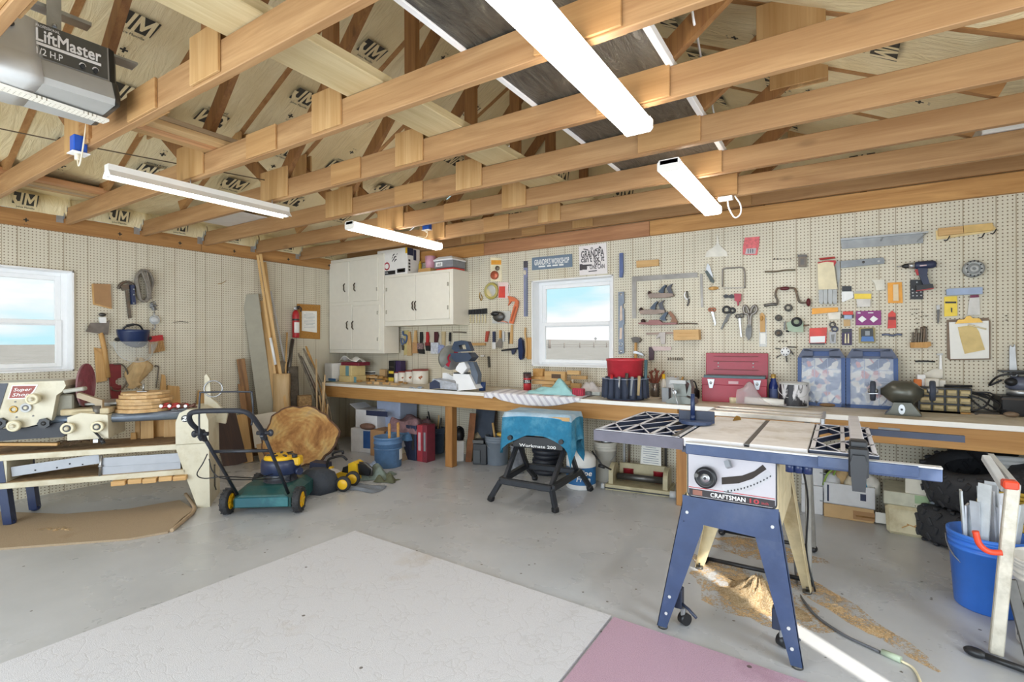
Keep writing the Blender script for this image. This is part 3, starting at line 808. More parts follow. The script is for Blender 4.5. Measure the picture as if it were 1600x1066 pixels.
t=thing('garden_hoe','hoe hung blade up, grey blade and pale wooden handle, under the slanted offcut','hoe',h.M)
mb=MB();mb.prism(h.q((131.5,518.5),(139,504.5),(163,505),(169,500),(166.5,523.5)),.03,.036);part(t,'blade',mb,pm('worn_steel','7d766f',.45,.6,var=.2,dirt='5f554a'))
mb=MB();mb.prism(h.q((152,496),(162.5,496),(163,505),(154,505)),.02,.05);part(t,'socket',mb,WHITEP)
mb=MB();mb.ell(V((*h.q((158,492))[0],.03)),(.03,.018,.02));part(t,'hook_knob',mb,DSTEEL)
mb=MB();mb.tube([V((*h.q((156,520))[0],.02)),V((*h.q((162,546))[0],.02)),V((*h.q((168,590))[0],.02))],.021,8);part(t,'handle',mb,PINEY)
h=hang(239,470)
t=thing('pulley_hook','small bundle of pale metal fittings hung above the red brush','hook',h.M)
mb=MB();rr=random.Random(9)
for k in range(14):mb.torus(V((*h.q((239+rr.uniform(-3.5,3.5),478+rr.uniform(-7,8)))[0],.012+.01*rr.random())),.016,.004,12,6,Euler((rr.uniform(0,3),rr.uniform(0,3),0)).to_matrix())
part(t,'chain',mb,STEEL)
mb=MB();mb.ell(V((*h.q((240,500))[0],.025)),(.04,.035,.02));mb.torus(V((*h.q((240,500))[0],.025)),.042,.006,16,6);part(t,'pulley',mb,LGREY)
mb=MB();mb.tube([V((*h.q(p)[0],.02))for p in((240,487),(239,494))],.005);mb.tube([V((*h.q(p)[0],.02))for p in((240,506),(241,511),(239,516),(237,513))],.006);part(t,'hook',mb,STEEL)
h=hang(206,512)
t=thing('face_shield','dark blue face shield with a clear visor hung on the wall','face shield',h.M)
c0=h.q((206,529))[0]
a_=h.q((182,529))[0];b_=h.q((231,527))[0]
mb=MB()
def crown(u,v):
 a=PI*u;r=abs(b_[0]-a_[0])/2*1.0
 x=c0[0]-r*math.cos(a)*(1-.12*v*v)
 z=.02+.16*math.sin(a)*(1-.35*v)
 y=c0[1]+.085-.175*v*(.45+.55*math.sin(a))
 return(x,y,z)
mb.grid(crown,20,8,.004);part(t,'crown',mb,NAVY)
mb=MB();mb.tube([V((*h.q((p.x,p.y))[0],.03+.05*math.sin(PI*i/24)))for i,p in enumerate(smooth_path([(187,520,0),(192,511,0),(202,507.5,0),(212,509,0),(219,516,0),(220,522,0)],5))],.009,7);mb.box(V((*h.q((199,508.5))[0],.06)),(.06,.025,.015),(0,0,15));part(t,'headband',mb,BLACK)
mb=MB()
def vis(u,v):
 a=PI*u;x=c0[0]-.21*math.cos(a)*(1-.25*v*v);return(x,c0[1]-.03-.20*v*math.sin(a)**.6,.03+.16*math.sin(a)*(1-.3*v))
mb.grid(vis,20,8,.001);part(t,'visor',mb,glass('clear_visor','eef0ea',.08,.16))
mb=MB();mb.tube([V(vis(i/24,1.0))for i in range(25)],.004,6);part(t,'visor_rim',mb,LGREY)
for x_ in(a_,b_):
 mb=MB();mb.cyl(V((x_[0],x_[1]-.01,.0)),V((x_[0],x_[1]-.01,.05)),.018,n=12);part(t,'pivot_knob',mb,BLACK)
h=hang(242,524)
t=thing('bench_brush','brush with a red back and tan bristles hung beside the face shield','brush',h.M)
mb=MB();mb.prism(h.q((230.5,526),(251,523.5),(252.5,531.5),(232,535)),.005,.045);part(t,'back',mb,RED)
mb=MB();q0=h.q((231,535),(252.5,531.5),(255.5,548),(231.5,553))
for i in range(9):
 a,b=i/9+.012,(i+1)/9-.012
 f=lambda s,k:(q0[0][0]*(1-s)+q0[1][0]*s if k==0 else q0[3][0]*(1-s)+q0[2][0]*s,q0[0][1]*(1-s)+q0[1][1]*s if k==0 else q0[3][1]*(1-s)+q0[2][1]*s)
 mb.prism([f(a,0),f(b,0),f(b,1),f(a,1)],.008,.04)
part(t,'bristles',mb,pm('tan_bristle','b28a5a',.9,var=.25,sc=80))
h=hang(156,560)
mb=MB();mb.prism(h.q((146,544),(161,557),(167,566),(166,595),(150,598),(148.5,572)),.005,.02);mb.prism(h.q((146,543),(159,545),(160,556)),.0,.012)
one('plywood_offcut','pale pointed plywood offcut hung behind the red sanding disc','offcut',mb,PINEY,h.M)
h=hang(178,568)
t=thing('belt_guard','dark red plastic guard with a notch, hung above the workshop lathe','guard',h.M)
mb=MB();mb.prism(h.q((169,569),(187,569),(187.2,590))+h.q((182,591.5),(178.5,595),(178.8,599),(183,602))+h.q((187.5,602),(187,620),(184,624),(174,624.5),(172,620),(170.5,600)),.005,.03);part(t,'panel',mb,DRED)
mb=MB();q=h.q((171,604),(187,606));mb.beam(V((*q[0],.033)),V((*q[1],.033)),.006,.012);part(t,'seam',mb,pm('dull_red','8f3a38',.5))
h=hang(186,572,.012)
mb=MB();mb.tube([V((*h.q((p.x,p.y))[0],.028))for p in smooth_path([(176,569,0),(189,570,0),(196.5,580,0),(197.5,590,0),(193,603,0),(185,610,0),(175,609.5,0),(171,604,0)],5)],.007,7)
one('saw_band','thin grey band looped over the dark red guard','band',mb,IRON,h.M)
h=hang(214,562)
mb=MB()
q0=h.q((214,580))[0]
def rag(u,v):
 a=2*PI*u;w_=(.02,.07,.095,.085,.055,.03)[int(min(4.99,v*5))]*(1-(v*5%1))+(.02,.07,.095,.085,.055,.03)[min(5,int(v*5)+1)]*(v*5%1)
 k=1+.25*math.sin(3*a+v*5)+.12*math.sin(7*a)
 return(q0[0]+w_*k*math.cos(a)-.02*v+.02*math.sin(v*6),q0[1]+.12-.27*v+.02*math.sin(a*2),.04+w_*.45*k*math.sin(a))
mb.grid(rag,28,12)
one('leather_glove','crumpled tan leather glove hung above the stack of wooden rounds','glove',mb,TAN,h.M)
h=hang(245,571)
mb=MB();mb.tube([V((*h.q((p.x,p.y))[0],.015))for p in smooth_path([(240.5,573,0),(242.5,571.5,0),(246,573,0),(246.5,577,0),(243,606,0)],5)],.006,7)
one('steel_hook','long thin steel rod hooked on the pegboard over the wooden rounds','hook',mb,IRON,h.M)
h=hang(318,498)
mb=MB();mb.tube([V((*h.q(p)[0],.006))for p in((270,504),(282,502.5),(294,504))],.003,6);one('wire_peg','thin bent wire on the bare part of the pegboard','wire',mb,IRON,h.M)
h=hang(350,440)
mb=MB();mb.tube([V((*h.q(p)[0],.006))for p in((340,444),(346,443),(353,439))],.003,6);one('wire_peg','thin wire peg high on the bare pegboard','wire',mb,BRASS,h.M)
h=hang(482,505)
t=thing('cork_board','cork notice board with a typed sheet beside the fire extinguisher','notice board',h.M)
mb=MB();mb.prism(h.q((464,475),(499.5,477),(499,530.5),(463,528)),0,.014);part(t,'board',mb,pm('cork','b5823f',.9,var=.2,sc=60,bump=.3))
q=h.q((470.5,486),(494,486.5),(494,520),(470.5,517))
mb=MB();mb.prism(q,.014,.0155);sh=part(t,'paper_sheet',mb,PAPERW)
mb=MB()
for i in range(11):
 a=.1+.8*i/11;y0=q[0][1]*(1-a)+q[3][1]*a;mb.box(((q[0][0]+q[1][0])/2,y0,.0157),((q[1][0]-q[0][0])*(.72 if i%4 else.5),.0035,.0004))
part(sh,'typing',mb,pm('grey_ink','8f97a5',.7))
h=hang(458,480)
t=thing('fire_extinguisher','small red fire extinguisher on the wall beside the cork board','fire extinguisher',h.M)
c1=h.q((458,485))[0];c2=h.q((458,528))[0];cx=(c1[0]+c2[0])/2;r_=.043
mb=MB();H_=c1[1]-c2[1];mb.lathe([(0,0),(r_*.92,0),(r_,.012),(r_,H_*.82),(r_*.8,H_*.93),(r_*.35,H_),(0,H_)],24,Matrix(((1,0,0),(0,0,1),(0,-1,0))),V((cx,c2[1],.055)));part(t,'cylinder',mb,RED)
mb=MB();mb.lathe([(r_+.001,H_*.18),(r_+.001,H_*.56)],24,Matrix(((1,0,0),(0,0,1),(0,-1,0))),V((cx,c2[1],.055)),a0=-2.6,a1=-.5)
lb=part(t,'label_sticker',mb,PAPERW)
mb=MB();mb.lathe([(r_+.001,H_*.62),(r_+.001,H_*.68)],24,Matrix(((1,0,0),(0,0,1),(0,-1,0))),V((cx,c2[1],.055)));part(t,'mounting_strap',mb,BLACK)
mb=MB();mb.cyl((cx,c1[1],.055),(cx,c1[1]+.02,.055),.017,n=12);mb.box((cx,c1[1]+.025,.055),(.03,.025,.03),None,.004);part(t,'valve',mb,STEEL)
mb=MB();mb.beam((cx-.01,c1[1]+.035,.06),(cx+.06,c1[1]+.055,.06),.014,.006);part(t,'lever',mb,BLACK)
mb=MB();mb.beam((cx-.01,c1[1]+.02,.06),(cx+.055,c1[1]+.018,.06),.014,.006);part(t,'handle',mb,BLACK)
mb=MB();mb.cyl((cx-.015,c1[1]+.02,.055),(cx-.028,c1[1]+.02,.075),.011,n=12);part(t,'gauge',mb,STEEL)
mb=MB();mb.tube(smooth_path([V((cx+.01,c1[1]+.03,.07)),V((cx+.05,c1[1]+.03,.09)),V((cx+.055,c1[1]-.02,.08))],5),.007,7);part(t,'hose',mb,RUBBER)
# == combination lathe
P0=ZP(328,792.5);LP=Pl((P0.x,P0.y),53.5)
t=thing('workshop_lathe','old cream combination lathe on a wooden stand along the window wall','lathe',LP.M)
fr=[(-.086,0),(0,0),(-.004,.35),(-.010,.70),(-.03,.765),(-.08,.795),(-.16,.795),(-.21,.77),(-.236,.70),(-.236,.50),(-.18,.30)]
mb=MB();mb.prism(fr,-.45,0);ped=part(t,'pedestal',mb,CREAMP)
mb=MB();mb.prism(circ(-.17,.725,.028,20),0,.003);lg=part(ped,'round_badge',mb,BLACK)
mb=MB();mb.beam((-.19,.71,.005),(-.15,.74,.005),.002,.008,(0,1,0));mb.beam((-.185,.735,.005),(-.16,.74,.005),.002,.008,(0,1,0));mb.beam((-.18,.71,.005),(-.155,.715,.005),.002,.008,(0,1,0));part(ped,'badge_mark',mb,WHITEP)
mb=MB();mb.box((-.118,.52,.001),(.23,.006,.004));part(ped,'seam',mb,pm('cream_shadow','a49c82',.6))
mb=MB();mb.cyl((.001,.30,-.17),(.012,.30,-.17),.008,n=8);mb.tube([(.006,.29,-.17),(.004,.12,-.19),(.008,.08,-.22)],.005);part(ped,'latch_rod',mb,DSTEEL)
mb=MB();mb.prism([(-.10,.66),(.06,.62),(.075,.70),(.0,.80),(-.05,.85),(-.06,1.02),(-.085,1.06),(-.10,1.04)],-.40,-.34);mb.cyl((-.03,.72,-.34),(-.03,.72,-.30),.03,n=14);part(t,'tailstock_arm',mb,CREAMP)
mb=MB();mb.torus((-.03,.93,-.33),.07,.006,20,6);part(t,'wire_loop',mb,STEEL)
SAWD=pm('sawdust','b28e60',.95,var=.25,sc=70,bump=.6,dirt='7d5a38');DUSTY=pm('dusty_board','9a7f5e',.9,var=.2,sc=20,dirt='6d4c30',bump=.3)
mb=MB();mb.mi=0;mb.box((-.93,.503,-.225),(1.40,.042,.45),None,.002);mb.mi=1;mb.box((-.93,.5255,-.23),(1.38,.004,.43));part(t,'bench_board',mb,[CREAMP,DUSTY],'cream edged board under a layer of sawdust')
mb=MB();mb.mi=0;mb.box((-.9,.300,-.225),(1.46,.04,.45),None,.002);mb.mi=1;mb.box((-.9,.3215,-.23),(1.44,.004,.43));part(t,'lower_shelf',mb,[CREAMP,DUSTY])
for i in range(5):
 mb=MB();mb.box((-.20-.1*i,.262,-.05-.02*(i%2)),(.09,.035,.2),None,.003);part(t,'support_block',mb,PINEX)
for zz in(-.05,-.40):
 mb=MB();mb.beam((-1.33,.48,zz),(-1.28,.02,zz),.07,.05,(1,0,0));mb.ell((-1.28,.025,zz),(.035,.025,.035));part(t,'leg',mb,NAVY)
mb=MB();mb.box((-1.30,.39,-.2),(.03,.18,.36));part(t,'end_panel',mb,CREAMP)
for zz in(-.08,-.26):
 mb=MB();mb.cyl((-1.45,.748,zz),(-.13,.748,zz),.036,n=20);part(t,'way_tube',mb,pm('blue_grey_tube','7f8b9a',.35,.5))
hp=LP.q((-40,600),(14,598),(100,595),(103,603),(97,612),(88,618),(84,640),(80,658),(40,668),(-40,672))
mb=MB();mb.prism(hp,-.34,0);hs=part(t,'headstock',mb,CREAMP)
mb=MB();a,b,c,d=LP.q((-40,600),(13,599),(0,640),(-40,645));mb.prism([a,b,c,d],.0005,.006);part(hs,'motor_cover',mb,pm('dark_cover','2f3440',.4))
mb=MB();mb.prism(LP.q((12,624),(19,602),(60,601),(54,612),(43,623)),.0005,.003);part(hs,'badge_border',mb,WHITEP)
mb=MB();mb.prism(LP.q((14.5,622.5),(20.5,603.5),(57,602.8),(52,611),(42,621.5)),.003,.005);part(hs,'badge',mb,pm('badge_red','93443b',.5))
a=LP.p(35,612.0,0);dx=LP.q((50,607))[0][0]-LP.q((20,607))[0][0]
mb=MB();c=LP.q((36,609))[0];mb.text('Super',.034,T((c[0],c[1]-.010,0)),.004,.0055,width=dx*.95,shear=.3);c=LP.q((33,617))[0];mb.text('Shop',.034,T((c[0],c[1]-.010,0)),.004,.0055,width=dx*.9,shear=.3);part(hs,'badge_lettering',mb,WHITEP)
mb=MB();mb.box((*LP.q((100,632),off=-.12)[0],-.19),(.16,.16,.26),None,.01);part(hs,'gear_case',mb,pm('case_grey','84806f',.5))
def knob(par,px,py,rpx,m0,m1,off=0.0,L_=.06,nm='handwheel'):
 c=LP.p(px,py,off);r=abs(LP.q((px+rpx,py),off=off)[0][0]-c.x)*.92
 mb=MB();mb.mi=0;mb.lathe([(0,0),(r*.55,0),(r*.6,L_*.5),(r,L_*.55),(r,L_*.9),(r*.9,L_),(r*.62,L_),(r*.6,L_*.92)],24,None,c)
 mb.mi=1;mb.lathe([(r*.62,L_*.93),(r*.36,L_*.93)],24,None,c);mb.mi=2;mb.lathe([(r*.36,L_*.93),(r*.34,L_*1.12),(r*.28,L_*1.2),(0,L_*1.2)],18,None,c)
 return part(par,nm,mb,[m0,m1,CREAMP])
WHEEL=pm('cream_wheel','ded5b6',.4,var=.05);DARKD=pm('dial_dark','4a4b50',.4)
knob(hs,60,622,11.5,WHEEL,CREAMP,0,.10);knob(hs,42,637,10,LGREY,DARKD,0,.02,'speed_dial');knob(hs,28,664,12,WHEEL,CREAMP,0,.07)
for px in(3,71):
 c=LP.p(px,661,0);mb=MB();mb.prism([(.034*(1+.16*(i%2))*math.cos(i*PI/7),.034*(1+.16*(i%2))*math.sin(i*PI/7))for i in range(14)],0,.03,T(c));mb.ell(c+V((0,0,.03)),(.016,.016,.01));part(hs,'star_knob',mb,BLACK)
for px,py in((24,628),(26,652),(52,650)):
 mb=MB();mb.cyl(LP.p(px,py,0),LP.p(px,py,0)+V((0,0,.004)),.006,n=8);part(hs,'screw',mb,DSTEEL)
mb=MB();mb.torus(LP.p(21,640,.004),.02,.006,16,6);part(hs,'lock_ring',mb,BRASS)
mb=MB();mb.prism(LP.q((-40,674),(40,669),(98,660),(107,676),(95,684),(24,688),(-40,694)),-.3,-.02);part(t,'motor_pan',mb,pm('pan_black','20242d',.5))
c=LP.p(133,602,-.2)
mb=MB();mb.mi=0;mb.lathe([(.17,0),(.17,.012),(0,.012)],40,AXX,c);mb.mi=1;mb.lathe([(.168,.0125),(.13,.0127),(.09,.0127),(.0,.0127)],40,AXX,c);mb.mi=0;mb.lathe([(0,0),(.17,0)],40,AXX,c);part(t,'sanding_disc',mb,[pm('disc_rim','8a6468',.7),pm('sandpaper_red','8a4450',.9,var=.25,sc=18,dirt='a0747c')])
mb=MB();mb.cyl(c-V((.2,0,0)),c,.02,n=14);mb.box(LP.p(106,600,-.2),(.08,.07,.12),None,.01);part(t,'spindle',mb,STEEL)
mb=MB();mb.beam(LP.p(101,611.5,.05),LP.p(134,607,.05),.07,.03,(0,1,0),.008);part(t,'tool_rest',mb,pm('cast_grey','a8a69a',.5))
cp=LP.q((107,652),(128,645),(170,648),(171,684),(107,688))
mb=MB();mb.prism(cp,-.34,.02);ca=part(t,'carriage',mb,CREAMP)
knob(ca,110,668,12,WHEEL,BLACK,.02,.06);knob(ca,156,665.5,11.5,WHEEL,BLACK,.02,.06)
mb=MB();mb.tube([LP.p(145,672,.03),LP.p(155,682,.05),LP.p(161,691,.06)],.008);mb.cyl(LP.p(157,686,.055),LP.p(162,693,.065),.015,n=10);part(ca,'lever',mb,BLACK)
mb=MB();mb.box(LP.p(150,689,.02),(.035,.03,.02),None,.003);part(ca,'clamp_block',mb,STEEL)
mb=MB();mb.box((*LP.q((142,641),off=-.12)[0],-.15),(.30,.045,.28),None,.006);mb.ell((*LP.q((140,644),off=-.1)[0],-.1),(.13,.03,.12));part(ca,'dusty_top',mb,pm('cream_dusty','c2b493',.8,var=.12,dirt='a3875c'))
mb=MB();mb.prism(LP.q((118,616),(121,614),(145,622),(158,626),(158,648),(148,648),(146,632),(118,622)),-.06,-.02);part(ca,'miter_arm',mb,pm('tan_casting','a9977a',.5,var=.1))
mb=MB();mb.cyl(LP.p(152,650,-.03),LP.p(152,634,-.03),.03,n=16);part(ca,'arm_post',mb,pm('dark_casting','6c675f',.45,.4))
mb=MB();mb.box((*LP.q((164,629),off=-.25)[0],-.3),(.30,.02,.3),None,.003);mb.box((*LP.q((172,650),off=-.25)[0],-.3),(.05,.2,.25));part(t,'table_plate',mb,pm('table_grey','9c9a92',.4,.3))
mb=MB();mb.beam(LP.p(18,733,-.06)+V((0,.002,0)),LP.p(155,716,-.06),.004,.075,(0,1,0));mb.beam(LP.p(18,742,-.06),LP.p(155,725,-.06),.03,.004,(0,1,0))
for px,py in((55,735),(89,731),(109,725),(129,726)):pass
t2=thing('aluminium_bar','tilted pale aluminium bar with holes on the lower shelf of the lathe stand','metal bar',LP.M)
mb=MB();mb.beam(LP.p(18,737.5,-.06),LP.p(155,717,-.06),.004,.07,(0,1,0));part(t2,'bar',mb,pm('aluminium','a6a9af',.5,.3,var=.05))
for px,py in((55,735),(89,731),(109,725),(129,726)):
 mb=MB();mb.cyl(LP.p(px,py,-.058),LP.p(px,py,-.055),.006,n=8);part(t2,'hole',mb,BLACK)
mb=MB();q=LP.q((157,716),(282,708),(282,740),(160,748),off=-.02);mb.prism(q,-.03,-.02);mb.prism(LP.q((157,730),(282,722),(282,724),(157,732),off=-.02),-.02,-.014)
t2=one('aluminium_channel','wide pale aluminium channel on the lower shelf beside the lathe pedestal','metal channel',mb,MC['aluminium'],LP.M)
mb=MB();mb.cyl(LP.p(156,745,-.01),LP.p(158,712,-.01),.010,n=10);mb.cyl(LP.p(157,730,-.01),LP.p(157.2,727,-.01),.016,n=10);one('steel_rod','short upright steel rod between the aluminium bar and channel','rod',mb,STEEL,LP.M)
mb=MB();mb.beam(LP.p(-20,698,-.08)+V((0,.02,0)),LP.p(92,695,-.08)+V((0,.005,0)),.05,.022,(0,1,0),.004);one('wood_strip','long brown wood strip lying in the sawdust of the lathe stand','wood strip',mb,PINEX,LP.M)
rr=random.Random(21)
for i in range(5):
 px=96+9*i+rr.uniform(-3,3);py=693+rr.uniform(-4,2)
 mb=MB();a=LP.p(px-16,py+4,-.1);b=LP.p(px+16,py-3,-.14);mb.tube(smooth_path([a,(a+b)/2+V((0,.02,0)),b],4),.006,5)
 one('wood_sliver',f'dark splinter of wood in the sawdust, {["first","second","third","fourth","last"][i]} along from the brown strip','splinter',mb,pm('dark_bark','55402c',.9),LP.M,'splinters on the lathe stand')
ROUND=wood('round_slab_face','d8b98a','b8905c',2,.8,.2)
zc=-.2;base=LP.p(226,641.5,zc);y_=base.y
for i,(dx,r_,h_)in enumerate(((-.004,.185,.03),(.004,.18,.028),(-.002,.175,.026),(.01,.19,.024),(.004,.168,.028),(.006,.165,.02))):
 mb=MB();n_=30;rr=random.Random(i);rad=[r_*(1+.035*rr.uniform(-1,1))for _ in range(n_)]
 poly=[(rad[k]*math.cos(2*PI*k/n_),rad[k]*math.sin(2*PI*k/n_))for k in range(n_)]
 mb.prism(poly,0,h_-.003,Matrix.Translation((base.x+dx,y_,zc))@Matrix.Rotation(-PI/2,4,'X'))
 one('wooden_round',f'pale wooden round on the lathe tubes, {["at the bottom","second from the bottom","third from the bottom","third from the top, widest","second from the top","on top"][i]} of the stack','wooden round',mb,ROUND,LP.M,'stack of wooden rounds');y_+=h_
mb=MB();mb.tube([LP.p(224,612,zc),LP.p(224.5,600,zc)],.008);mb.box(LP.p(223,612,zc),(.07,.012,.05),None,.002);one('steel_fitting','small bright steel fitting standing on the top wooden round','fitting',mb,STEEL,LP.M)
CLR=pm('clamp_red','a02a25',.4,var=.15);CLB=pm('clamp_brown','5d3a2c',.5,var=.15)
for i,(px,m)in enumerate(((253,CLB),(266,CLR),(280,CLR),(291,CLB))):
 c=LP.p(px,638,-.1);tt=thing('spring_clamp',f'small spring clamp lying on the lathe tube, {["next to the wooden rounds","second from the wooden rounds, bright red","third from the wooden rounds","nearest the mower handle"][i]}','clamp',LP.M@T(c),'spring clamps on the lathe tube')
 mb=MB();mb.tube(smooth_path([V((-.07,.0,0)),V((-.03,.02,.01)),V((.02,.012,0)),V((.065,.03,.01))],5),.012,7);part(tt,'jaw',mb,m)
 mb=MB();mb.tube(smooth_path([V((-.07,.02,-.02)),V((-.02,.035,-.01)),V((.02,.02,-.02)),V((.07,.0,-.02))],5),.011,7);part(tt,'jaw',mb,m)
 mb=MB();mb.cyl((0,.02,-.04),(0,.02,.03),.012,n=10);part(tt,'spring',mb,STEEL)
for i,(x0,x1,y0,y1,z)in enumerate(((212,220,651,690,-.40),(221,241,655,690,-.36),(241,262,652,689,-.42),(257,279,654,689,-.38),(205,214,676,690,-.36))):
 q=LP.q((x0,y1),(x1,y1),(x1-.5,y0),(x0+.5,y0),off=z);mb=MB();yb=.53;q=[(a,max(yb,b))for a,b in q];mb.prism([(q[0][0],yb),(q[1][0],yb),q[2],q[3]],z,z+.02)
 one('wood_offcut',f'wood offcut stood on the lathe stand below the tube, {["narrow strip","pale wide one with a knot","brown one in the middle","reddish one beside the pedestal","short dark one"][i]}','offcut',mb,[PINEY,PINEY,WOODH,PINEY,WOODH][i],LP.M,'offcuts on the lathe stand')
for i,(x0,x1,y0,y1)in enumerate(((249,259,585,612),(258,281,602,634),(306,319,610,640))):
 h=hang(x0,y1,.03);mb=MB();mb.prism(h.q((x0+3,y0),(x1-2,y0+2),(x1,y1),(x0,y1)),0,.02)
 one('wood_offcut',f'wood offcut leaning at the wall behind the lathe, {["narrow pointed one beside the rounds","square brown one","small one behind the mower handle"][i]}','offcut',mb,PINEY,h.M,'offcuts behind the lathe')
# == placing helpers
def front(pl,pr,ytop,z0=0.0):
 """a front edge seen between two pixels on a level plane -> frame (x along it, y away from the camera, z up), width, height"""
 A,B=ZP(*pl,z0),ZP(*pr,z0);m=(A+B)/2;e=B-A
 return T(m,math.degrees(math.atan2(e.y,e.x))),e.length,hgt(m,ytop)
def spot(px,py,r=0.0,z0=0.0):
 p=ZP(px,py,z0);d=V((p.x-CAM.x,p.y-CAM.y,0)).normalized();return p+d*r
def facing(p):
 return math.degrees(math.atan2(CAM.y-p.y,CAM.x-p.x))+90
def carton(name,label,cat,M,w,d,h,mat,group=None,flaps=0,lid=None,b=.004,prints=()):
 t=thing(name,label,cat,M,group)
 mb=MB();mb.box((0,d/2,h/2),(w,d,h),None,b);bo=part(t,'box_body',mb,mat)
 if lid:
  mb=MB();mb.box((0,d/2,h+.012-.03),(w+.008,d+.008,.06),None,b);part(t,'lid',mb,lid)
 for(x,z,pw,ph,m)in prints:
  mb=MB();mb.box((x*w,-.0008,z*h),(pw*w,.0012,ph*h));part(bo,'printed_panel',mb,m)
 for k in range(flaps):
  mb=MB();s=(-1,1)[k%2]
  mb.box((s*(w/2+.05),d/2,h+.03),(.12,d*.95,.004),(0,s*-28,0));part(t,'flap',mb,mat)
 return t
def pail(name,label,M,r0,r1,h,mat,group=None,ribs=2,handle=True,hm=None,inner=None,cat='bucket',rim=.006):
 t=thing(name,label,cat,M,group)
 pr=[(0,0),(r0*.96,0),(r0,.006)]
 for k in range(ribs):
  z=h*(.80+.07*k);rr_=r0+(r1-r0)*z/h
  pr+=[(rr_,z-.008),(rr_+rim,z-.006),(rr_+rim,z+.006),(rr_,z+.008)]
 pr+=[(r1,h-.02),(r1+rim,h-.018),(r1+rim,h),(r1-.006,h),(r0-.006,.012),(0,.012)]
 mb=MB();mb.lathe(pr,32);part(t,'shell',mb,mat)
 if handle:
  mb=MB();mb.tube([V((r1*1.03*math.cos(a),-.02-r1*.75*math.sin(a)*.9,h*.9-h*.38*math.sin(a)))for a in[PI*i/14 for i in range(15)]],.0035,6);part(t,'bail',mb,hm or STEEL)
 return t
BLU=pm('faded_blue','5b7ea6',.5,var=.12,dirt='46607d');WBOX=pm('white_card','e6e5e2',.7,var=.05);NB=pm('navy_print','2b3350',.5)
# == lumber in the corner
def lean(name,label,cat,bpx,tpx,w_,th,mat,zb=0.0,xt=.03,group=None,roll=None,base=None,tip=None,round_=False):
 a=base if base is not None else ZP(*bpx,zb);b=tip if tip is not None else LW(*tpx,xt)
 mb=MB();L_=(b-a).length;d=(b-a).normalized()
 n=V((CAM.x-a.x,CAM.y-a.y,0)).normalized();x=d.cross(n).normalized();n=x.cross(d)
 M=Matrix(((x.x,n.x,d.x,a.x),(x.y,n.y,d.y,a.y),(x.z,n.z,d.z,a.z),(0,0,0,1)))
 if roll:M=M@Matrix.Rotation(math.radians(roll),4,'Z')
 if round_:mb.cyl((0,0,0),(0,0,L_),w_/2,n=12)
 else:mb.box((0,0,L_/2),(w_,th,L_),None,.002)
 return one(name,label,cat,mb,mat,M,group)
GSHEET=pm('grey_hardboard','a5a191',.8,var=.05);OLDW=wood('old_brown_board','a87c4c','6d4a28',2,.9,.4,tint=.1);DKP=wood('dark_panel','4b3020','2e1c12',2,.8,0,tint=.1)
G='lumber leaning in the corner'
lean('wood_sheet','dark brown panel standing behind the mower handle','panel',(362,722),(360,631),.235,.02,DKP,base=V((.34,-1.78,0)),tip=V((.24,-1.86,.56)))
lean('hardboard_sheet','tall grey sheet of hardboard leaning in the corner','sheet',(402,700),(391,460),.17,.006,GSHEET,base=V((.30,-1.33,0)),xt=.02)
lean('hardboard_sheet','narrow pale sheet leaning between the grey hardboard and the tall sticks','sheet',(408,695),(402,465),.05,.006,pm('pale_sheet','cfc9b4',.7),base=V((.28,-1.24,0)),xt=.015)
lean('leaning_board','old brown board leaning beside the grey hardboard','board',(398,712),(376,561),.085,.03,OLDW,xt=.05,group=G)
lean('leaning_board','pale board leaning in front of the old brown board, foot on the floor','board',(388,723),(378,648),.10,.025,PINEZ,xt=.16,group=G)
lean('leaning_board','tall pine stick reaching the top plate, the one nearer the window','board',(426,690),(402.5,399),.028,.02,PINEZ,base=V((.42,-1.22,0)),xt=.06,group=G)
lean('leaning_board','tall pine stick reaching the top plate, crossing in front of the other','board',(436,690),(407,397),.032,.022,PINEZ,base=V((.50,-1.18,0)),xt=.08,group=G)
lean('leaning_board','pine board behind the two tall sticks, a little shorter','board',(420,690),(412,410),.06,.02,PINEZ,base=V((.34,-1.16,0)),xt=.02,group=G)
lean('leaning_board','shorter pine stud between the tall sticks and the bleached log','board',(422,700),(410,470),.075,.03,PINEZ,base=V((.40,-1.24,0)),xt=.03,group=G)
lean('leaning_board','narrow pine lath on the wall beside the tall sticks','board',(424,690),(420,481),.03,.012,PINEZ,base=V((.32,-1.08,0)),xt=.012,group=G)
lean('leaning_board','brown offcut leaning low behind the pale board','board',(402,715),(376,600),.06,.02,OLDW,base=V((.33,-1.60,0)),xt=.03,group=G)
lean('white_board_offcut','white board offcut leaning behind the mower handle','offcut',(404,700),(403,628),.26,.015,pm('white_offcut','dcd6c8',.7,var=.05),base=V((.45,-1.48,.17)),tip=V((.40,-1.50,.53)))
lean('kraft_offcut','light cardboard offcut low beside the wood slab','offcut',(404,712),(404,665),.24,.01,KRAFT,base=V((.52,-1.47,0)),tip=V((.47,-1.49,.22)))
lean('red_strip','red printed strip leaning behind the tall sticks','strip',(411,608),(407,562),.05,.006,DRED,base=V((.2,-1.12,.48)),xt=.012)
lean('white_pole','white pole leaning beside the tall sticks','pole',(430,566),(423,528),.03,.03,WHITEP,base=LW(430.5,570,.40),tip=LW(422.5,528,.34),round_=True)
lean('grey_pole','grey pole standing under the fire extinguisher','pole',(452,572),(456,531),.045,.03,DSTEEL,base=LW(450,590,.30),tip=LW(457,531,.08),round_=True)
lean('thin_pole','thin pale pole behind the cork board corner','pole',(447,570),(450,520),.022,.02,PINEZ,base=LW(446,590,.28),tip=LW(448.5,520,.06),round_=True)
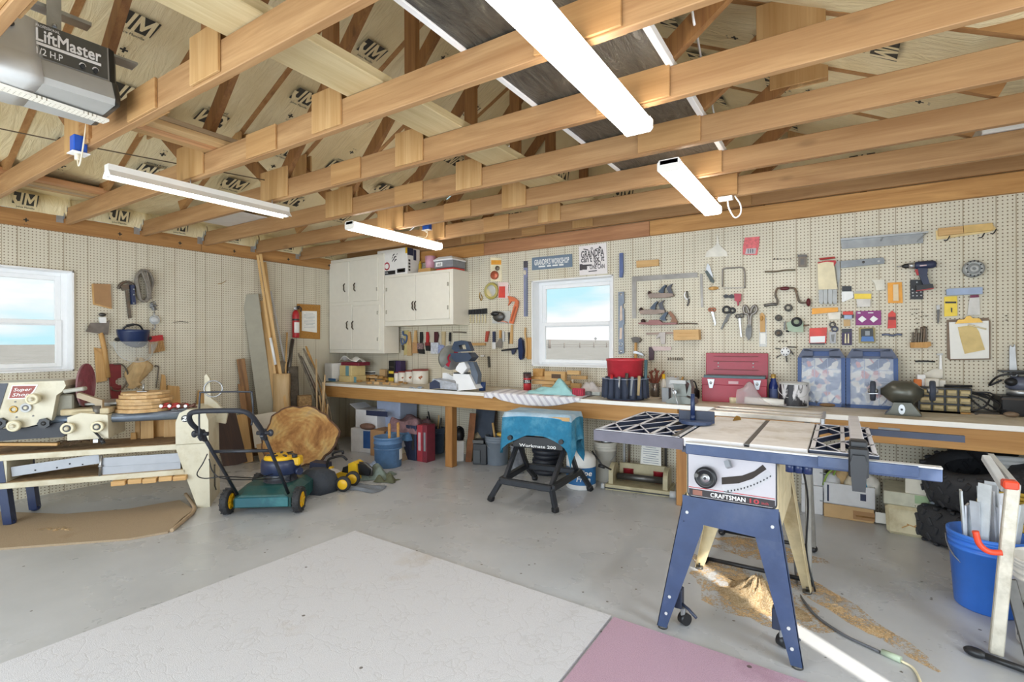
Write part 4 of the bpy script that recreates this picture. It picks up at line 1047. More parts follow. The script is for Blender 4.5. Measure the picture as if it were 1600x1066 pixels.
lean('steel_straightedge','long thin steel straightedge leaning on the bare pegboard','straightedge',(436,580),(423,455),.02,.004,LGREY,base=V((.25,-.95,.2)),tip=LW(423,455,.012))
BARK=pm('grey_bark','857a68',.95,var=.3,sc=25,bump=1.0,dirt='5d5346');ENDG=pm('end_grain','c9a878',.9,var=.15,sc=30)
BLEACH=wood('bleached_wood','dcc39a','bd9c6c',2,.7,.25)
def log_split(name,label,M,w_,d_,h_,m,lean_=(0,0),seed=0):
 rr=random.Random(seed);mb=MB();n=14;rings=[]
 rad=[1+rr.uniform(-.1,.1)for _ in range(n)]
 for k in range(9):
  z=h_*k/8;s=1+.05*math.sin(k*1.7+seed)
  if k in(0,8):s*=.94
  rings.append([V((w_/2*s*rad[i]*(abs(math.cos(2*PI*i/n))**.6)*(1 if math.cos(2*PI*i/n)>=0 else-1)+lean_[0]*z,d_/2*s*rad[i]*(abs(math.sin(2*PI*i/n))**.6)*(1 if math.sin(2*PI*i/n)>=0 else-1)+lean_[1]*z,z))for i in range(n)])
 mb.loft(rings,True,True,True);return one(name,label,'log',mb,m,M,'logs in the corner')
def by(px,y):q=hit(px,690,1,y);return V((q.x,y,0))
L1=by(441,-1.22)
log_split('split_log','bleached split log standing upright behind the wood slab',T(L1,facing(L1)),.185,.12,hgt(L1,583),BLEACH,seed=1)
L2=by(440,-1.12)
log_split('weathered_log','grey weathered log standing behind the bleached split log',T(L2,facing(L2)),.24,.14,hgt(L2,564),BARK,(-.05,0),2)
L3=by(458,-1.04)
log_split('weathered_log','dark bark log beside the bleached split log',T(L3,facing(L3)+10),.13,.12,hgt(L3,572),pm('dark_bark_log','5f564a',.95,var=.3,sc=25,bump=1.0),(.0,0),5)
L4=by(476,-1.0)
log_split('log_stump','short stump with stripy brown bark beside the bench end',T(L4,facing(L4)),.165,.16,hgt(L4,617),pm('stripy_bark','a8875c',.95,var=.4,sc=40,bump=.8,dirt='6e5638'),seed=7)
for i,(x0,x1,y0,y1)in enumerate(((462,470,560,585),(470,478,541,590),(458,466,552,580),(474,470,556,590),(464,474,545,575))):
 a=V((.55+.02*i,-.75+.02*i,.0));b=LW(x1,y0,.25+.03*i);c_=(a+b)/2+V((.05*math.sin(i*2),.03,.05))
 mb=MB();mb.tube(smooth_path([a,c_,b],5),[.017]*10+[.010],7)
 one('branch',f'bare branch among the logs in the corner, {["thick one in front","long straight reddish one","short forked looking one","thin one near the wall","curved one"][i]}','branch',mb,[BARK,WOODH,BARK,IRON,BARK][i],None,'branches in the corner')
SLB=NT('slab_end_grain');sv=SLB.coords(False);sn=SLB.noise(sv,3.2,6,.65,.8)
rad_=SLB.n('ShaderNodeVectorMath',operation='LENGTH',i0=sv).outputs['Value']
rings_=SLB.math('SINE',SLB.math('ADD',SLB.math('MULTIPLY',rad_,170.0),SLB.math('MULTIPLY',sn,9.0)))
sc_=SLB.ramp(sn,[(.36,lin('8d5f35')),(.47,lin('b9884f')),(.56,lin('d0ab6c')),(.7,lin('a89478'))])
SLB.bump(sn,.6,.02)
SLABM=SLB.out(SLB.mix(SLB.math('MULTIPLY',SLB.math('ADD',rings_,1.0),.10),sc_,lin('7a522f')),.85)
S0=V((1.02,-1.46,0));fa=facing(S0)-6
SM=T(S0,fa)@T((0,0,.315))@Matrix.Rotation(math.radians(90-14),4,'X')
n=60
def slabr(a):return.335*(1+.035*math.sin(2*a+.9)+.045*math.sin(3*a+2)+.03*math.sin(6*a+1)+.022*math.sin(11*a)+.012*math.sin(19*a))
mb=MB();po=[((slabr(2*PI*i/n)-.012)*math.cos(2*PI*i/n)*1.08,max(-.30,(slabr(2*PI*i/n)-.012)*math.sin(2*PI*i/n)))for i in range(n)]
t=thing('tree_slab','big round slab cut from a tree trunk leaning in front of the logs','wood slab',SM)
mb.prism(po,0,.09);part(t,'cut_face',mb,SLABM)
mb=MB();R0=[V((x*1.035,max(-.305,y*1.035),-.006+.0))for x,y in po]
mb.loft([[V((x*1.0,y,.088))for x,y in po],[V((x*1.05,max(-.305,y*1.05),.08))for x,y in po],[V((x*1.06,max(-.305,y*1.06),.0))for x,y in po],[V((x*1.0,y,-.006))for x,y in po]],True,False,False,False);part(t,'bark',mb,pm('slab_bark','6f5342',.95,var=.35,sc=25,bump=1.0))
L5=by(432,-1.36)
log_split('grey_stump','grey stump end beside the big slab, under the bleached log',T(L5,facing(L5)),.26,.1,.46,pm('grey_endwood','8f897e',.95,var=.25,sc=20,bump=.6),seed=11)
pD=hit(504,690,1,-.86);pD=V((pD.x,pD.y,0))
pail('dowel_bucket','dark blue bucket holding dowels at the end of the workbench',T(pD),.085,.105,.26,pm('deep_blue','2c4a78',.5,var=.1),None,1,False)
DOW=wood('dowel_wood','d8bf98','b3946a',2,1.5,0)
for i,(b_,t_,zt)in enumerate((((492,672),(494,561),.02),((495,672),(508,586),.0),((500,670),(505,597),.03),((503,668),(507,604),.05),((497,671),(512,632),-.03),((506,668),(499,618),.04))):
 a=pD+V((-.05+.02*i,-.03+.012*i,.03));d=ray(*t_);k=(pD.y+zt-.05-CAM.y)/d.y;b=CAM+d*k
 mb=MB();mb.tube([a,b],[.012,.010],8)
 one('dowel',f'wooden dowel in the blue bucket, {["tallest, upright","second tallest, slanting towards the bench","third, close to the bench edge","fourth, thin and upright","short one slanting towards the boxes","short one leaning to the slab"][i]}','dowel',mb,DOW,None,'dowels in the blue bucket')
# == lawn mower
MP=Pl((2.09,-2.52),37);GRN=pm('mower_green','1b4d4c',.4,var=.12,dirt='4c6158');MNAVY=pm('engine_navy','2a3350',.35,var=.12);MBLK=pm('mower_black','23262f',.35,var=.1)
t=thing('lawn_mower','green push mower with yellow hubs and a folding black handle','lawn mower',MP.M)
def wheel(par,x,y,z,r,w_,side,tyre=RUBBER,hub=YEL):
 mb=MB();M_=AXX
 mb.lathe([(r*.62,-w_/2),(r*.93,-w_/2),(r,-w_/2+.008),(r,w_/2-.008),(r*.93,w_/2),(r*.62,w_/2),(r*.62,-w_/2)],30,M_,(x,y,z))
 for k in range(30):
  a=2*PI*k/30;mb.box((x+(.3 if k%2 else-.3)*w_,y+r*math.sin(a),z+r*math.cos(a)),(w_*.38,.008,.008),(math.degrees(-a)+0,0,0))
 wh=part(par,'wheel',mb,tyre)
 mb=MB();s=side
 mb.lathe([(0,s*w_*.40),(r*.14,s*w_*.46),(r*.18,s*w_*.2),(r*.5,s*w_*.25),(r*.64,s*w_*.48),(r*.66,s*w_*.1),(0,s*w_*.05)],26,M_,(x,y,z))
 for k in range(6):
  a=2*PI*k/6;mb.beam((x+s*w_*.34,y+r*.12*math.sin(a),z+r*.12*math.cos(a)),(x+s*w_*.4,y+r*.6*math.sin(a),z+r*.6*math.cos(a)),.014,.012,(1,0,0))
 part(wh,'hub',mb,hub);return wh
wheel(t,-.268,.098,.0,.098,.052,1);wheel(t,.268,.098,.0,.098,.052,1);wheel(t,-.255,.09,-.52,.09,.05,1);wheel(t,.255,.09,-.52,.09,.05,1)
mb=MB();rr_=[]
for z,hw,y0,y1 in((.035,.20,.055,.145),(.03,.215,.05,.15),(-.02,.22,.05,.165),(-.10,.235,.045,.185),(-.3,.25,.045,.19),(-.5,.235,.05,.17),(-.6,.16,.06,.13)):
 rr_.append([V((-hw,y0,z)),V((hw,y0,z)),V((hw,y1*.8,z)),V((hw*.72,y1,z)),V((-hw*.72,y1,z)),V((-hw,y1*.8,z))])
mb.loft(rr_,True,True,True,False);dk=part(t,'deck',mb,GRN)
mb=MB();mb.box((0,.095,.04),(.40,.075,.012),None,.004);part(dk,'rear_apron',mb,pm('apron_teal','12525c',.35,var=.1,dirt='3d7a7c'))
mb=MB();mb.lathe([(.135,.17),(.135,.19),(.12,.20),(.12,.25)],24,Matrix(((1,0,0),(0,0,1),(0,-1,0))),(.03,0,-.27));mb.box((.03,.22,-.27),(.19,.10,.17),None,.01)
for k in range(6):mb.box((.03,.195+.012*k,-.27),(.21,.004,.19))
en=part(t,'engine',mb,MBLK)
mb=MB();mb.loft([[V((.03+a*c_*.155,y,-.27+s_*a*.135))for c_,s_ in[(math.cos(2*PI*i/20),math.sin(2*PI*i/20))for i in range(20)]]for y,a in((.245,.9),(.255,1.0),(.33,1.0),(.36,.96),(.365,.9))],True,True,True);part(en,'engine_shroud',mb,MNAVY)
mb=MB();mb.loft([[V((.03+a*c_*.14,y,-.27+s_*a*.125))for c_,s_ in[(math.cos(2*PI*i/20),math.sin(2*PI*i/20))for i in range(20)]]for y,a in((.36,.96),(.385,.9),(.395,.75))],True,True,True);mb.box((.17,.35,-.25),(.07,.075,.09),None,.012);part(en,'engine_cover',mb,YEL,'yellow engine cover')
for k in range(7):
 a=2*PI*k/7;mb=MB();mb.box((.03+.085*math.cos(a),.397,-.27+.075*math.sin(a)),(.05,.014,.018),(0,math.degrees(-a),0));part(en,'grille_bar',mb,MBLK)
mb=MB();mb.cyl((.165,.385,-.2),(.165,.41,-.2),.022,n=12);part(en,'fuel_cap',mb,MBLK)
mb=MB();mb.cyl((.18,.27,-.22),(.21,.27,-.2),.03,n=12);part(en,'air_filter',mb,MNAVY)
mb=MB()
def hpt(px,py,z):
 return MP.p(px,py,z)
LW_,RWp=[],[]
for sx in(-1,1):
 mb=MB();mb.tube([V((sx*.192,.155,.02)),V((sx*.196,.43,.26)),V((sx*.2,.70,.50))],.0125,10);part(t,'lower_handle',mb,MBLK)
 mb=MB();mb.box((sx*.202,.70,.505),(.03,.07,.05),(-45,0,0),.006);mb.cyl((sx*.16,.71,.51),(sx*.25,.71,.51),.014,n=10);mb.ell((sx*.25,.71,.51),(.02,.025,.012));part(t,'handle_knob',mb,MBLK)
mb=MB();mb.tube(smooth_path([V((-.2,.66,.47)),V((-.2,.72,.52)),V((-.205,.80,.63)),V((-.19,.86,.68)),V((-.14,.885,.70)),V((0,.89,.705)),V((.14,.885,.70)),V((.19,.85,.67)),V((.205,.78,.60)),V((.2,.72,.52)),V((.2,.66,.47))],5),.0165,10);part(t,'upper_handle',mb,pm('handle_foam','23262f',.6))
mb=MB();mb.tube([V((-.198,.56,.37)),V((.198,.56,.37))],.012,10);part(t,'cross_brace',mb,MBLK)
mb=MB();mb.tube(smooth_path([V((-.17,.70,.60)),V((-.172,.86,.60)),V((-.165,.985,.60)),V((-.14,1.0,.60)),V((.14,1.0,.60)),V((.165,.985,.60)),V((.172,.86,.60)),V((.17,.78,.62))],5),.006,8);part(t,'brake_bail',mb,MBLK)
mb=MB();mb.tube(smooth_path([V((-.2,.56,.44)),V((-.22,.50,.46)),V((-.27,.42,.44)),V((-.24,.38,.40)),V((-.12,.38,.36)),V((-.02,.30,.10)),V((.02,.27,-.12))],6),.004,6);part(t,'control_cable',mb,BLACK)
mb=MB();mb.tube(smooth_path([V((-.2,.52,.42)),V((-.18,.42,.40)),V((-.1,.36,.36)),V((.04,.25,-.05)),V((.08,.24,-.13))],6),.004,6);part(t,'control_cable',mb,BLACK)
# == white wall cabinets
CABW=pm('cabinet_white','e9e4d6',.45,var=.02);HINGE=pm('hinge_nickel','b9b4a6',.35,.7);PULL=pm('dark_pull','4c4336',.4,.6)
def cabinet(name,label,x0,x1,z0,z1,y,doors,pulls,hinges):
 t=thing(name,label,'cabinet',T((x0,y,z0)),'white wall cabinets')
 D=-y-.05 if z1>2.33 else-y
 mb=MB();mb.box(((x1-x0)/2,D/2,(z1-z0)/2),(x1-x0,D,z1-z0),None,.003);part(t,'carcass',mb,CABW)
 ds=[]
 pl=Pl((x0,y),0,z0)
 for i,(a,b,c,d)in enumerate(doors):
  mb=MB();mb.box(((a+b)/2-x0,-.009,(c+d)/2-z0),(b-a,.018,d-c),None,.004);ds.append(part(t,'door',mb,CABW))
 for px,py,di in pulls:
  p=W(px,py,y)-V((x0,y,z0));mb=MB()
  mb.tube(smooth_path([p+V((0,-.018,.055)),p+V((-.008,-.034,.03)),p+V((.004,-.04,0)),p+V((-.006,-.034,-.03)),p+V((.006,-.018,-.055))],5),[.007]*20+[.007],8);part(ds[di],'pull',mb,PULL)
 for px,py,di in hinges:
  p=W(px,py,y)-V((x0,y,z0));mb=MB();mb.box(p+V((0,-.019,0)),(.022,.005,.04),None,.001);mb.cyl(p+V((.0,-.022,-.022)),p+V((.0,-.022,.022)),.005,n=8);part(ds[di],'hinge',mb,HINGE)
 return t
def wx(px,y):return W(px,450,y).x
y1=-.31
zz=lambda px,py,y:W(px,py,y).z
cabinet('tall_wall_cabinet','tall white cabinet with four doors hung in the corner over the bench',.006,1.065,1.192,2.45,y1,[(.03,wx(546.5,y1),zz(540,472.5,y1)+.0,2.405),(wx(552.5,y1),wx(592,y1),zz(570,471,y1),2.405),(.03,wx(551.2,y1),1.235,zz(530,477.5,y1)),(wx(551.8,y1),wx(594,y1),1.235,zz(575,477,y1))],[(540.5,450,0),(556.5,449,1),(545,508.5,2),(553.5,508.5,3)],[(513.5,427,0),(513.5,458,0),(513.5,492,2),(513.5,529,2),(590.5,452,1),(591.5,489,3),(591.5,530,3)])
y2=-.30
cabinet('wall_cabinet','short white two door cabinet hung over the paint brushes',1.068,2.173,1.533,2.168,y2,[(wx(603,y2),wx(650,y2),zz(620,502,y2),2.135),(wx(650.6,y2),wx(703,y2),zz(680,499,y2),2.135)],[(647.5,478,0),(651.5,478,1)],[(605.5,453,0),(605.5,488,0),(701.5,444,1),(701.5,480.5,1)])
ct=2.169
a=ZP(589.5,428.5,ct)
PBW=pm('product_box_white','eceae6',.5,var=.03);ORG=pm('orange_print','d9772b',.5);PINK=pm('pink_plastic','dba3b4',.4,var=.05)
x_a,x_b=W(589.5,420,-.29).x,W(636.5,420,-.29).x
t=thing('product_box','white printed tool box carton with black and yellow labels on top of the short cabinet','carton',T((x_a,-.29,ct)))
wB=x_b-x_a;hB=hgt(V(((x_a+x_b)/2,-.29,ct)),389)
mb=MB();mb.box((wB/2,.11,hB/2),(wB,.22,hB),None,.003);bo=part(t,'box_body',mb,PBW)
for(x,z,pw,ph,m)in((.32,.1,.58,.15,BLACK),(.80,.14,.26,.15,BLACK),(.80,.14,.18,.05,YEL),(.97,.88,.06,.22,YEL)):
 mb=MB();mb.box((x*wB,-.001,z*hB),(pw*wB,.001,ph*hB));part(bo,'printed_panel',mb,m)
mb=MB();mb.torus((.33*wB,-.001,.36*hB),.042,.009,20,4,AXY,.1);part(bo,'printed_ring',mb,pm('print_red','c04050',.5))
mb=MB()
for x,z,r_ in((.56,.76,.024),(.60,.66,.03),(.54,.56,.022),(.62,.55,.025),(.52,.66,.014),(.67,.78,.012)):mb.prism([(x*wB+r_*math.cos(k),z*hB+r_*.8*math.sin(k*1.3))for k in(0,.9,1.8,2.9,3.8,5.2)],.0008,.0014,Matrix(((1,0,0,0),(0,0,-1,0),(0,1,0,0),(0,0,0,1))))
part(bo,'printed_picture',mb,BLACK)
mb=MB();mb.text('TOOL',.03,Matrix(((1,0,0,.30*wB),(0,0,-1,-.0018),(0,1,0,.07*hB),(0,0,0,1))),.005);part(bo,'lettering',mb,WHITEP)
mb=MB();mb.box((wB+.0008,.05,hB*.85),(.001,.10,hB*.28));mb.box((wB+.0008,.13,hB*.75),(.001,.05,hB*.4));part(bo,'printed_panel',mb,NB)
mb=MB()
for k in range(4):mb.box((wB+.0008,.035,hB*(.15+.12*k)),(.001,.03,hB*.08))
part(bo,'printed_icon',mb,DSTEEL)
x0_=W(666,420,-.2).x
t=thing('storage_case','grey and white flat case lying on the far end of the short cabinet','case',T((W(678,418,-.29).x,-.29,ct+.022)))
wC=W(727,415,-.10).x-W(678,418,-.29).x+.02
mb=MB();mb.box((.14,.12,.045),(.28,.24,.085),None,.008);bo=part(t,'case_body',mb,pm('case_grey_blue','85878c',.45))
mb=MB();mb.loft([[V((x,y,z))for x,y in((-.005,-.005),(.285,-.005),(.285,.245),(-.005,.245))]for z in(.085,.10)]+[[V((x,y,.135))for x,y in((.04,.03),(.24,.03),(.24,.22),(.04,.22))]],True,True,True,False);part(t,'lid',mb,VINYL)
mb=MB();mb.box((.08,-.001,.045),(.10,.002,.05),None);part(bo,'label_sticker',mb,WHITEP)
mb=MB();mb.text('skil',.045,Matrix(((1,0,0,.08),(0,0,-1,-.0028),(0,1,0,.03),(0,0,0,1))),.004);part(bo,'lettering',mb,DSTEEL)
mb=MB();mb.box((0,.10,.01),(.27,.2,.02),None,.004);one('red_folder','red folder under the grey flat case on the short cabinet','folder',mb,pm('bright_red','d8483c',.5),T((W(678,418,-.29).x+.15,-.27,ct)))
mb=MB();mb.lathe([(0,0),(.058,0),(.068,.15),(.062,.15),(.054,.005),(0,.005)],24);one('pink_cup','pink plastic tub on the cabinet beside the printed carton','tub',mb,PINK,T((W(672,410,-.18).x,-.17,ct+.048)))
mb=MB();mb.box((0,0,.0),(.20,.18,.045),None,.003);one('wooden_block','pale wooden box under the pink tub on the cabinet','box',mb,PINEX,T((W(668,425,-.2).x,-.17,ct+.024)))
mb=MB();mb.cyl((0,0,0),(0,0,.13),.02,n=12);mb.cyl((0,0,.13),(0,0,.16),.012,n=10);one('spray_tube','small yellow and blue tube between the printed carton and the pink tub','tube',mb,pm('tube_yellow','c9a52c',.4),T((W(652,410,-.2).x,-.15,ct)))
# == tools and packets on the back pegboard
def z(x0,y0,k):return lambda*p:[(x0+a/k,y0+b/k)for a,b in p]
zA=z(960,350,4.2625);zB=z(1280,340,4.2625);zC=z(680,460,9.694);zD=z(680,370,4.634);zE=z(620,500,8.2);zF=z(980,420,7.617);zG=z(1255,395,7.105);zH=z(740,395,8.528)
def rect(a,b,c,d):return((a,b),(c,b),(c,d),(a,d))
def shape(mb,h,s):
 k=s[0]
 if k=='p':mb.prism(h.q(*s[1]),s[2],s[3])
 elif k=='t':
  pts=[V((*h.q((p.x,p.y))[0],s[2]))for p in(smooth_path([V((*q,0))for q in s[1]],4)if len(s)<5 else[V((*q,0))for q in s[1]])]
  mb.tube(pts,s[3],8)
 elif k=='c':
  c=h.q1(*s[1][0]);r=abs(h.q1(s[1][0][0]+s[2],s[1][0][1]).x-c.x);mb.lathe([(0,s[3]),(r,s[3]),(r,s[4]),(r*.96,s[4]+.002),(0,s[4]+.002)],26,None,c)
 elif k=='r':
  c=h.q1(*s[1][0]);r=abs(h.q1(s[1][0][0]+s[2],s[1][0][1]).x-c.x);mb.torus(c+V((0,0,s[3])),r,s[4],26,8)
 elif k=='e':
  c=h.q1(*s[1][0],s[4]);r=abs(h.q1(s[1][0][0]+s[2],s[1][0][1]).x-c.x);r2=abs(h.q1(s[1][0][0],s[1][0][1]+s[3]).y-h.q1(*s[1][0]).y);mb.ell(c,(r,r2,s[4]if len(s)<6 else s[5]),18,10)
 elif k=='x':
  a=h.q1(*s[1][0]);b=h.q1(*s[1][1]);mb.text(s[2],abs(a.y-b.y)if len(s)<5 else s[4],T((((a.x+b.x)/2),min(a.y,b.y),0)),.012,s[3],width=abs(b.x-a.x))
def wi(name,label,cat,parts,group=None):
 """one thing on the back wall: either shapes and a material (one mesh), or (part name, shape, material) rows"""
 single=not isinstance(parts[-1],tuple)
 f=parts[0][1]if single else parts[0][1][1]
 h=Hang(BW(sum(p[0]for p in f)/len(f),sum(p[1]for p in f)/len(f),.004),'b',.004)
 if single:
  mb=MB()
  for s in parts[:-1]:shape(mb,h,s)
  return one(name,label,cat,mb,parts[-1],h.M,group)
 t=thing(name,label,cat,h.M,group)
 for pn,s,m in parts:
  mb=MB();shape(mb,h,s);part(t,pn,mb,m)
 return t
SILV=pm('bright_steel','b4b6b8',.38,.85,var=.06);BLADE=pm('aged_blade','8f8a84',.4,.6,var=.15);OLDB=pm('old_brown_steel','9a8578',.5,.4,var=.15)
ORNG=pm('orange_enamel','d9744a',.4,var=.08);PURP=pm('purple_card','8a2f78',.5);DPUR=pm('dark_purple_card','3a2b52',.5);LBLU=pm('pale_blue_plastic','9fb0cc',.45);CLEAR=glass('clear_packet','eef0ee',.12,.35);REDC=pm('red_card','d8453a',.5);YELC=pm('yellow_card','f0d24a',.5);ORC=pm('orange_card','eda53c',.5)
BRS=pm('bristle_tan','c6a777',.9,var=.2,sc=90);LBLUE=pm('level_blue_grey','7e8794',.4,.3);NAVYT=pm('dark_blue_grip','2d3550',.45);CREAMW=pm('cream_leather','e6dab8',.8,var=.1);GRLEA=pm('grey_leather','b9bcbc',.85,var=.12)
def S_(name,label,*rest,group=None,cat=None):return wi(name,label,cat or name.replace('_',' '),list(rest),group)
h=Hang(BW(862,411,.004),'b',.004)
t=thing('workshop_sign',"blue grey metal sign reading GRANDPA'S WORKSHOP left of the back window top",'sign',h.M)
mb=MB();q=h.q((831.5,403),(894,397),(894.5,417),(831.5,422.5));mb.prism(q,0,.006);pl_=part(t,'plate',mb,pm('sign_slate','6f8193',.5,var=.04))
a,b=h.q1(835.5,412.5),h.q1(889.5,408);mb=MB();mb.text("GRANDPA'S WORKSHOP",.085,T(((a.x+b.x)/2,a.y-.020,0))@Matrix.Rotation(math.atan2(b.y-a.y,b.x-a.x),4,'Z'),.02,.0068,width=b.x-a.x)
for x0,x1 in((842,852.5),(855,861.5),(863.5,872),(874,881)):
 u,v=h.q1(x0,417-.085*(x0-842)),h.q1(x1,417-.085*(x1-842));mb.beam(u+V((0,0,.0065)),v+V((0,0,.0065)),.016,.0008,(0,0,1))
part(t,'lettering',mb,WHITEP)
h=Hang(BW(927,405,.004),'b',.004)
t=thing('grandpa_sign','square white sign reading GRANDPA can\'t fix it NO ONE CAN above the back window','sign',h.M)
mb=MB();mb.prism(h.q((904.5,385.5),(947.5,379.5),(949.5,427.5),(906,430.5)),0,.006);part(t,'plate',mb,pm('sign_white','ebe4e2',.5,var=.02))
INKS=pm('sign_ink','4b4648',.6)
def line(txt,x0,y0,x1,y1,hh):
 u,v=h.q1(x0,y0),h.q1(x1,y1);mb.text(txt,hh,T(((u.x+v.x)/2,(u.y+v.y)/2,0))@Matrix.Rotation(math.atan2(v.y-u.y,v.x-u.x),4,'Z'),.02,.0066,width=(v-u).length)
mb=MB();line('GRANDPA',908.5,403.5,944,399.5,.10);line("can't fix it",908.5,410.5,944.5,407.5,.085);line('NO',929.5,414.7,939,414,.06);line('ONE CAN',922,421,945,419,.06);part(t,'lettering',mb,INKS)
mb=MB();c=h.q1(911,417)
mb.prism([(c.x-.015+x,c.y+y)for x,y in((-.02,-.035),(.012,-.035),(.012,-.03),(.06,-.035),(.065,-.012),(.06,.0),(.115,.004),(.115,.016),(.012,.02),(.012,.028),(-.02,.028))],.006,.0072);part(t,'pointing_hand',mb,INKS)
mb=MB();u,v=h.q1(912,389.5),h.q1(919.5,391);mb.beam(u+V((0,0,.0065)),v+V((0,0,.0065)),.010,.001,(0,0,1));u,v=h.q1(930.5,390),h.q1(937.5,387.5);mb.beam(u+V((0,0,.0065)),v+V((0,0,.0065)),.008,.001,(0,0,1));mb.box(v+V((.004,.004,.0065)),(.03,.014,.001),(0,0,-50));mb.torus(h.q1(925,388.5)+V((0,0,.0062)),.010,.003,12,4);u,v=h.q1(920,424.5),h.q1(933,423);mb.beam(u+V((0,0,.0065)),v+V((0,0,.0065)),.010,.001,(0,0,1));part(t,'tool_drawing',mb,INKS)
S_('blister_card','orange and white blister card hung high beside the short cabinet',('card',('p',zH((225,65),(372,65),(378,385),(228,380)),0,.004),pm('card_cream','efe3c0',.5)),('header',('p',zH(*rect(237,100,370,160)),.004,.005),ORC),('hole_saw',('c',zH((290,302)),5.5,.004,.03),pm('copper','b9654a',.35,.5)),('pilot_disc',('c',zH((325,208)),3,.004,.02),IRON),cat='packet')
S_('tape_roll','yellowish roll hanging under the orange blister card',('roll',('r',zH((248,512)),9.2,.02,.016),pm('olive_ring','b5a860',.4)),('yellow_card',('p',zH((180,470),(215,500),(262,590),(180,590)),.01,.02),YELC),('clear_face',('c',zH((248,512)),8.5,.01,.024),CLEAR),cat='roll')
S_('red_packet','red packet with a white wire handle beside the yellowish roll',('card',('p',zH(*rect(332,395,465,610)),0,.008),pm('packet_pinkwhite','e8cfc8',.5)),('red_panel',('p',zH((350,450),(425,450),(425,600),(340,600)),.008,.014),REDC),('wire_handle',('t',zH((470,410),(488,430),(492,500),(470,590)),.02,.004),WHITEP),cat='packet')
S_('brass_ring','small brass ring on a peg above the foam brushes',('t',zH((95,530),(82,575),(105,640),(120,600),(105,560)),.01,.005),BRASS,cat='ring')
S_('saw_blade_packet','long blue packaged saw blade hung beside the back window',('card',('p',zH((668,112),(722,112),(722,850),(672,850)),0,.005),pm('blade_card','8286a6',.5)),('header',('p',zH(*rect(668,112,722,200)),.005,.006),pm('dark_header','4c4850',.5)),('blade',('p',zH(*rect(700,330,716,840)),.005,.012),LBLUE),('handle',('e',zH((692,265)),2,4,.012),pm('pale_handle','ddd0bc',.5)),cat='packet')
for i in range(6):
 x=545+45*i;S_('foam_brush',f'small foam brush with a black head, {["first","second","third","fourth","fifth","last"][i]} in the row away from the short cabinet',('foam_head',('p',zC((x-20,238-4*i),(x+20,234-4*i),(x+21,305-2*i),(x-20,309-2*i)),.004,.026),BLACK),('stick',('t',zC((x,300),(x+2,436)),.015,.005,1),pm('birch_stick','e0d2a8',.7)),group='black foam brushes',cat='brush')
S_('tool_blister','clear packet with grey tool parts beside the orange pipe wrench',('packet',('p',zD(*rect(415,538,545,628)),0,.006),CLEAR),('grey_part',('e',zD((470,580)),9,8,.03),DSTEEL),('dark_part',('e',zD((450,560)),7,4,.04),BLACK),('red_part',('t',zD((460,615),(490,612),(530,622)),.02,.008),pm('salmon','d99a86',.5)),cat='packet')
S_('orange_pipe_wrench','orange pipe wrench hanging between the clear packet and the long blue packet',('hook_jaw',('p',zD((535,430),(580,440),(610,465),(612,490),(585,495),(590,470),(560,470),(538,500),(548,470)),.01,.035),ORNG),('handle',('p',zD((582,490),(612,495),(572,632),(545,625)),.012,.032),ORNG),('handle_groove',('p',zD((588,505),(600,507),(566,615),(556,612)),.032,.0335),pm('orange_dark','a8522f',.5)),cat='wrench')
S_('floor_scraper','small saw with a red handle hung behind the miter saw',('handle',('p',zC((790,560),(830,560),(800,720),(772,720)),.005,.03),pm('salmon_handle','b8503f',.45)),('wooden_bar',('p',zC((520,738),(770,735),(772,775),(530,778)),.005,.03),PINEX),cat='saw')
S_('putty_knife','putty knife with a navy handle and white blade',('handle',('p',zC(*rect(886,565,920,725)),.005,.025),NAVYT),('blade',('p',zC(*rect(875,725,926,828)),.01,.016),WHITEP),cat='putty knife')
S_('putty_knife','putty knife with a short brown handle and wide grey blade',('handle',('p',zC(*rect(984,545,1010,665)),.005,.025),WOODH),('blade',('p',zC((985,665),(1008,665),(1028,730),(1025,812),(935,805),(942,735)),.01,.014),BLADE),cat='putty knife')
S_('file','pale flat rasp hanging beside the wide grey putty knife',('p',zC(*rect(1030,565,1058,715)),.005,.015),LGREY)
S_('file','dark flat file hanging left of the orange wrench handle end',('p',zC((1110,575),(1135,575),(1138,752),(1118,752)),.005,.015),DSTEEL)
S_('wood_stick','tan stick hanging straight below the orange pipe wrench',('p',zC((1160,465),(1185,465),(1182,750),(1140,750)),.005,.02),PINEY,cat='stick')
S_('wood_stick','curved pale stick hung against the side of the back window',('t',zC((1382,505),(1375,590),(1388,690),(1395,800),(1388,960)),.02,.010),PINEY,cat='stick')
S_('wood_strip','flat brown strip beside the navy clamp near the window sill',('p',zC(*rect(1395,655,1470,985)),0,.01),WOODH,cat='strip')
S_('bar_clamp','navy clamp with a long oval pad and dark side bar',('pad',('p',zC((1300,690),(1325,655),(1352,700),(1372,860),(1358,975),(1330,995),(1308,960),(1296,800)),.02,.06),NAVY),('bar',('p',zC((1022,840),(1290,805),(1292,835),(1030,865)),.02,.035),BLACK),('trigger',('p',zC((1180,840),(1240,835),(1235,870),(1205,915),(1190,910)),.015,.04),NAVYT),cat='clamp')
S_('steel_stick','short dark rod leaning on a peg above the blue cup',('p',zD((385,868),(396,868),(402,945),(390,948)),.005,.02),DSTEEL,cat='rod')
S_('white_hook','small white plastic hook on the pegboard over the blue cup',('p',zC(*rect(700,920,750,945)),.005,.02),VINYL,cat='hook')
S_('drill_bit','long thin drill bit lying on pegs above the miter saw',('t',zC((280,572),(390,574),(480,582)),.012,.006),IRON)
def pb(label,parts):S_('paint_brush',label,*parts,group='brushes under the short cabinet',cat='brush')
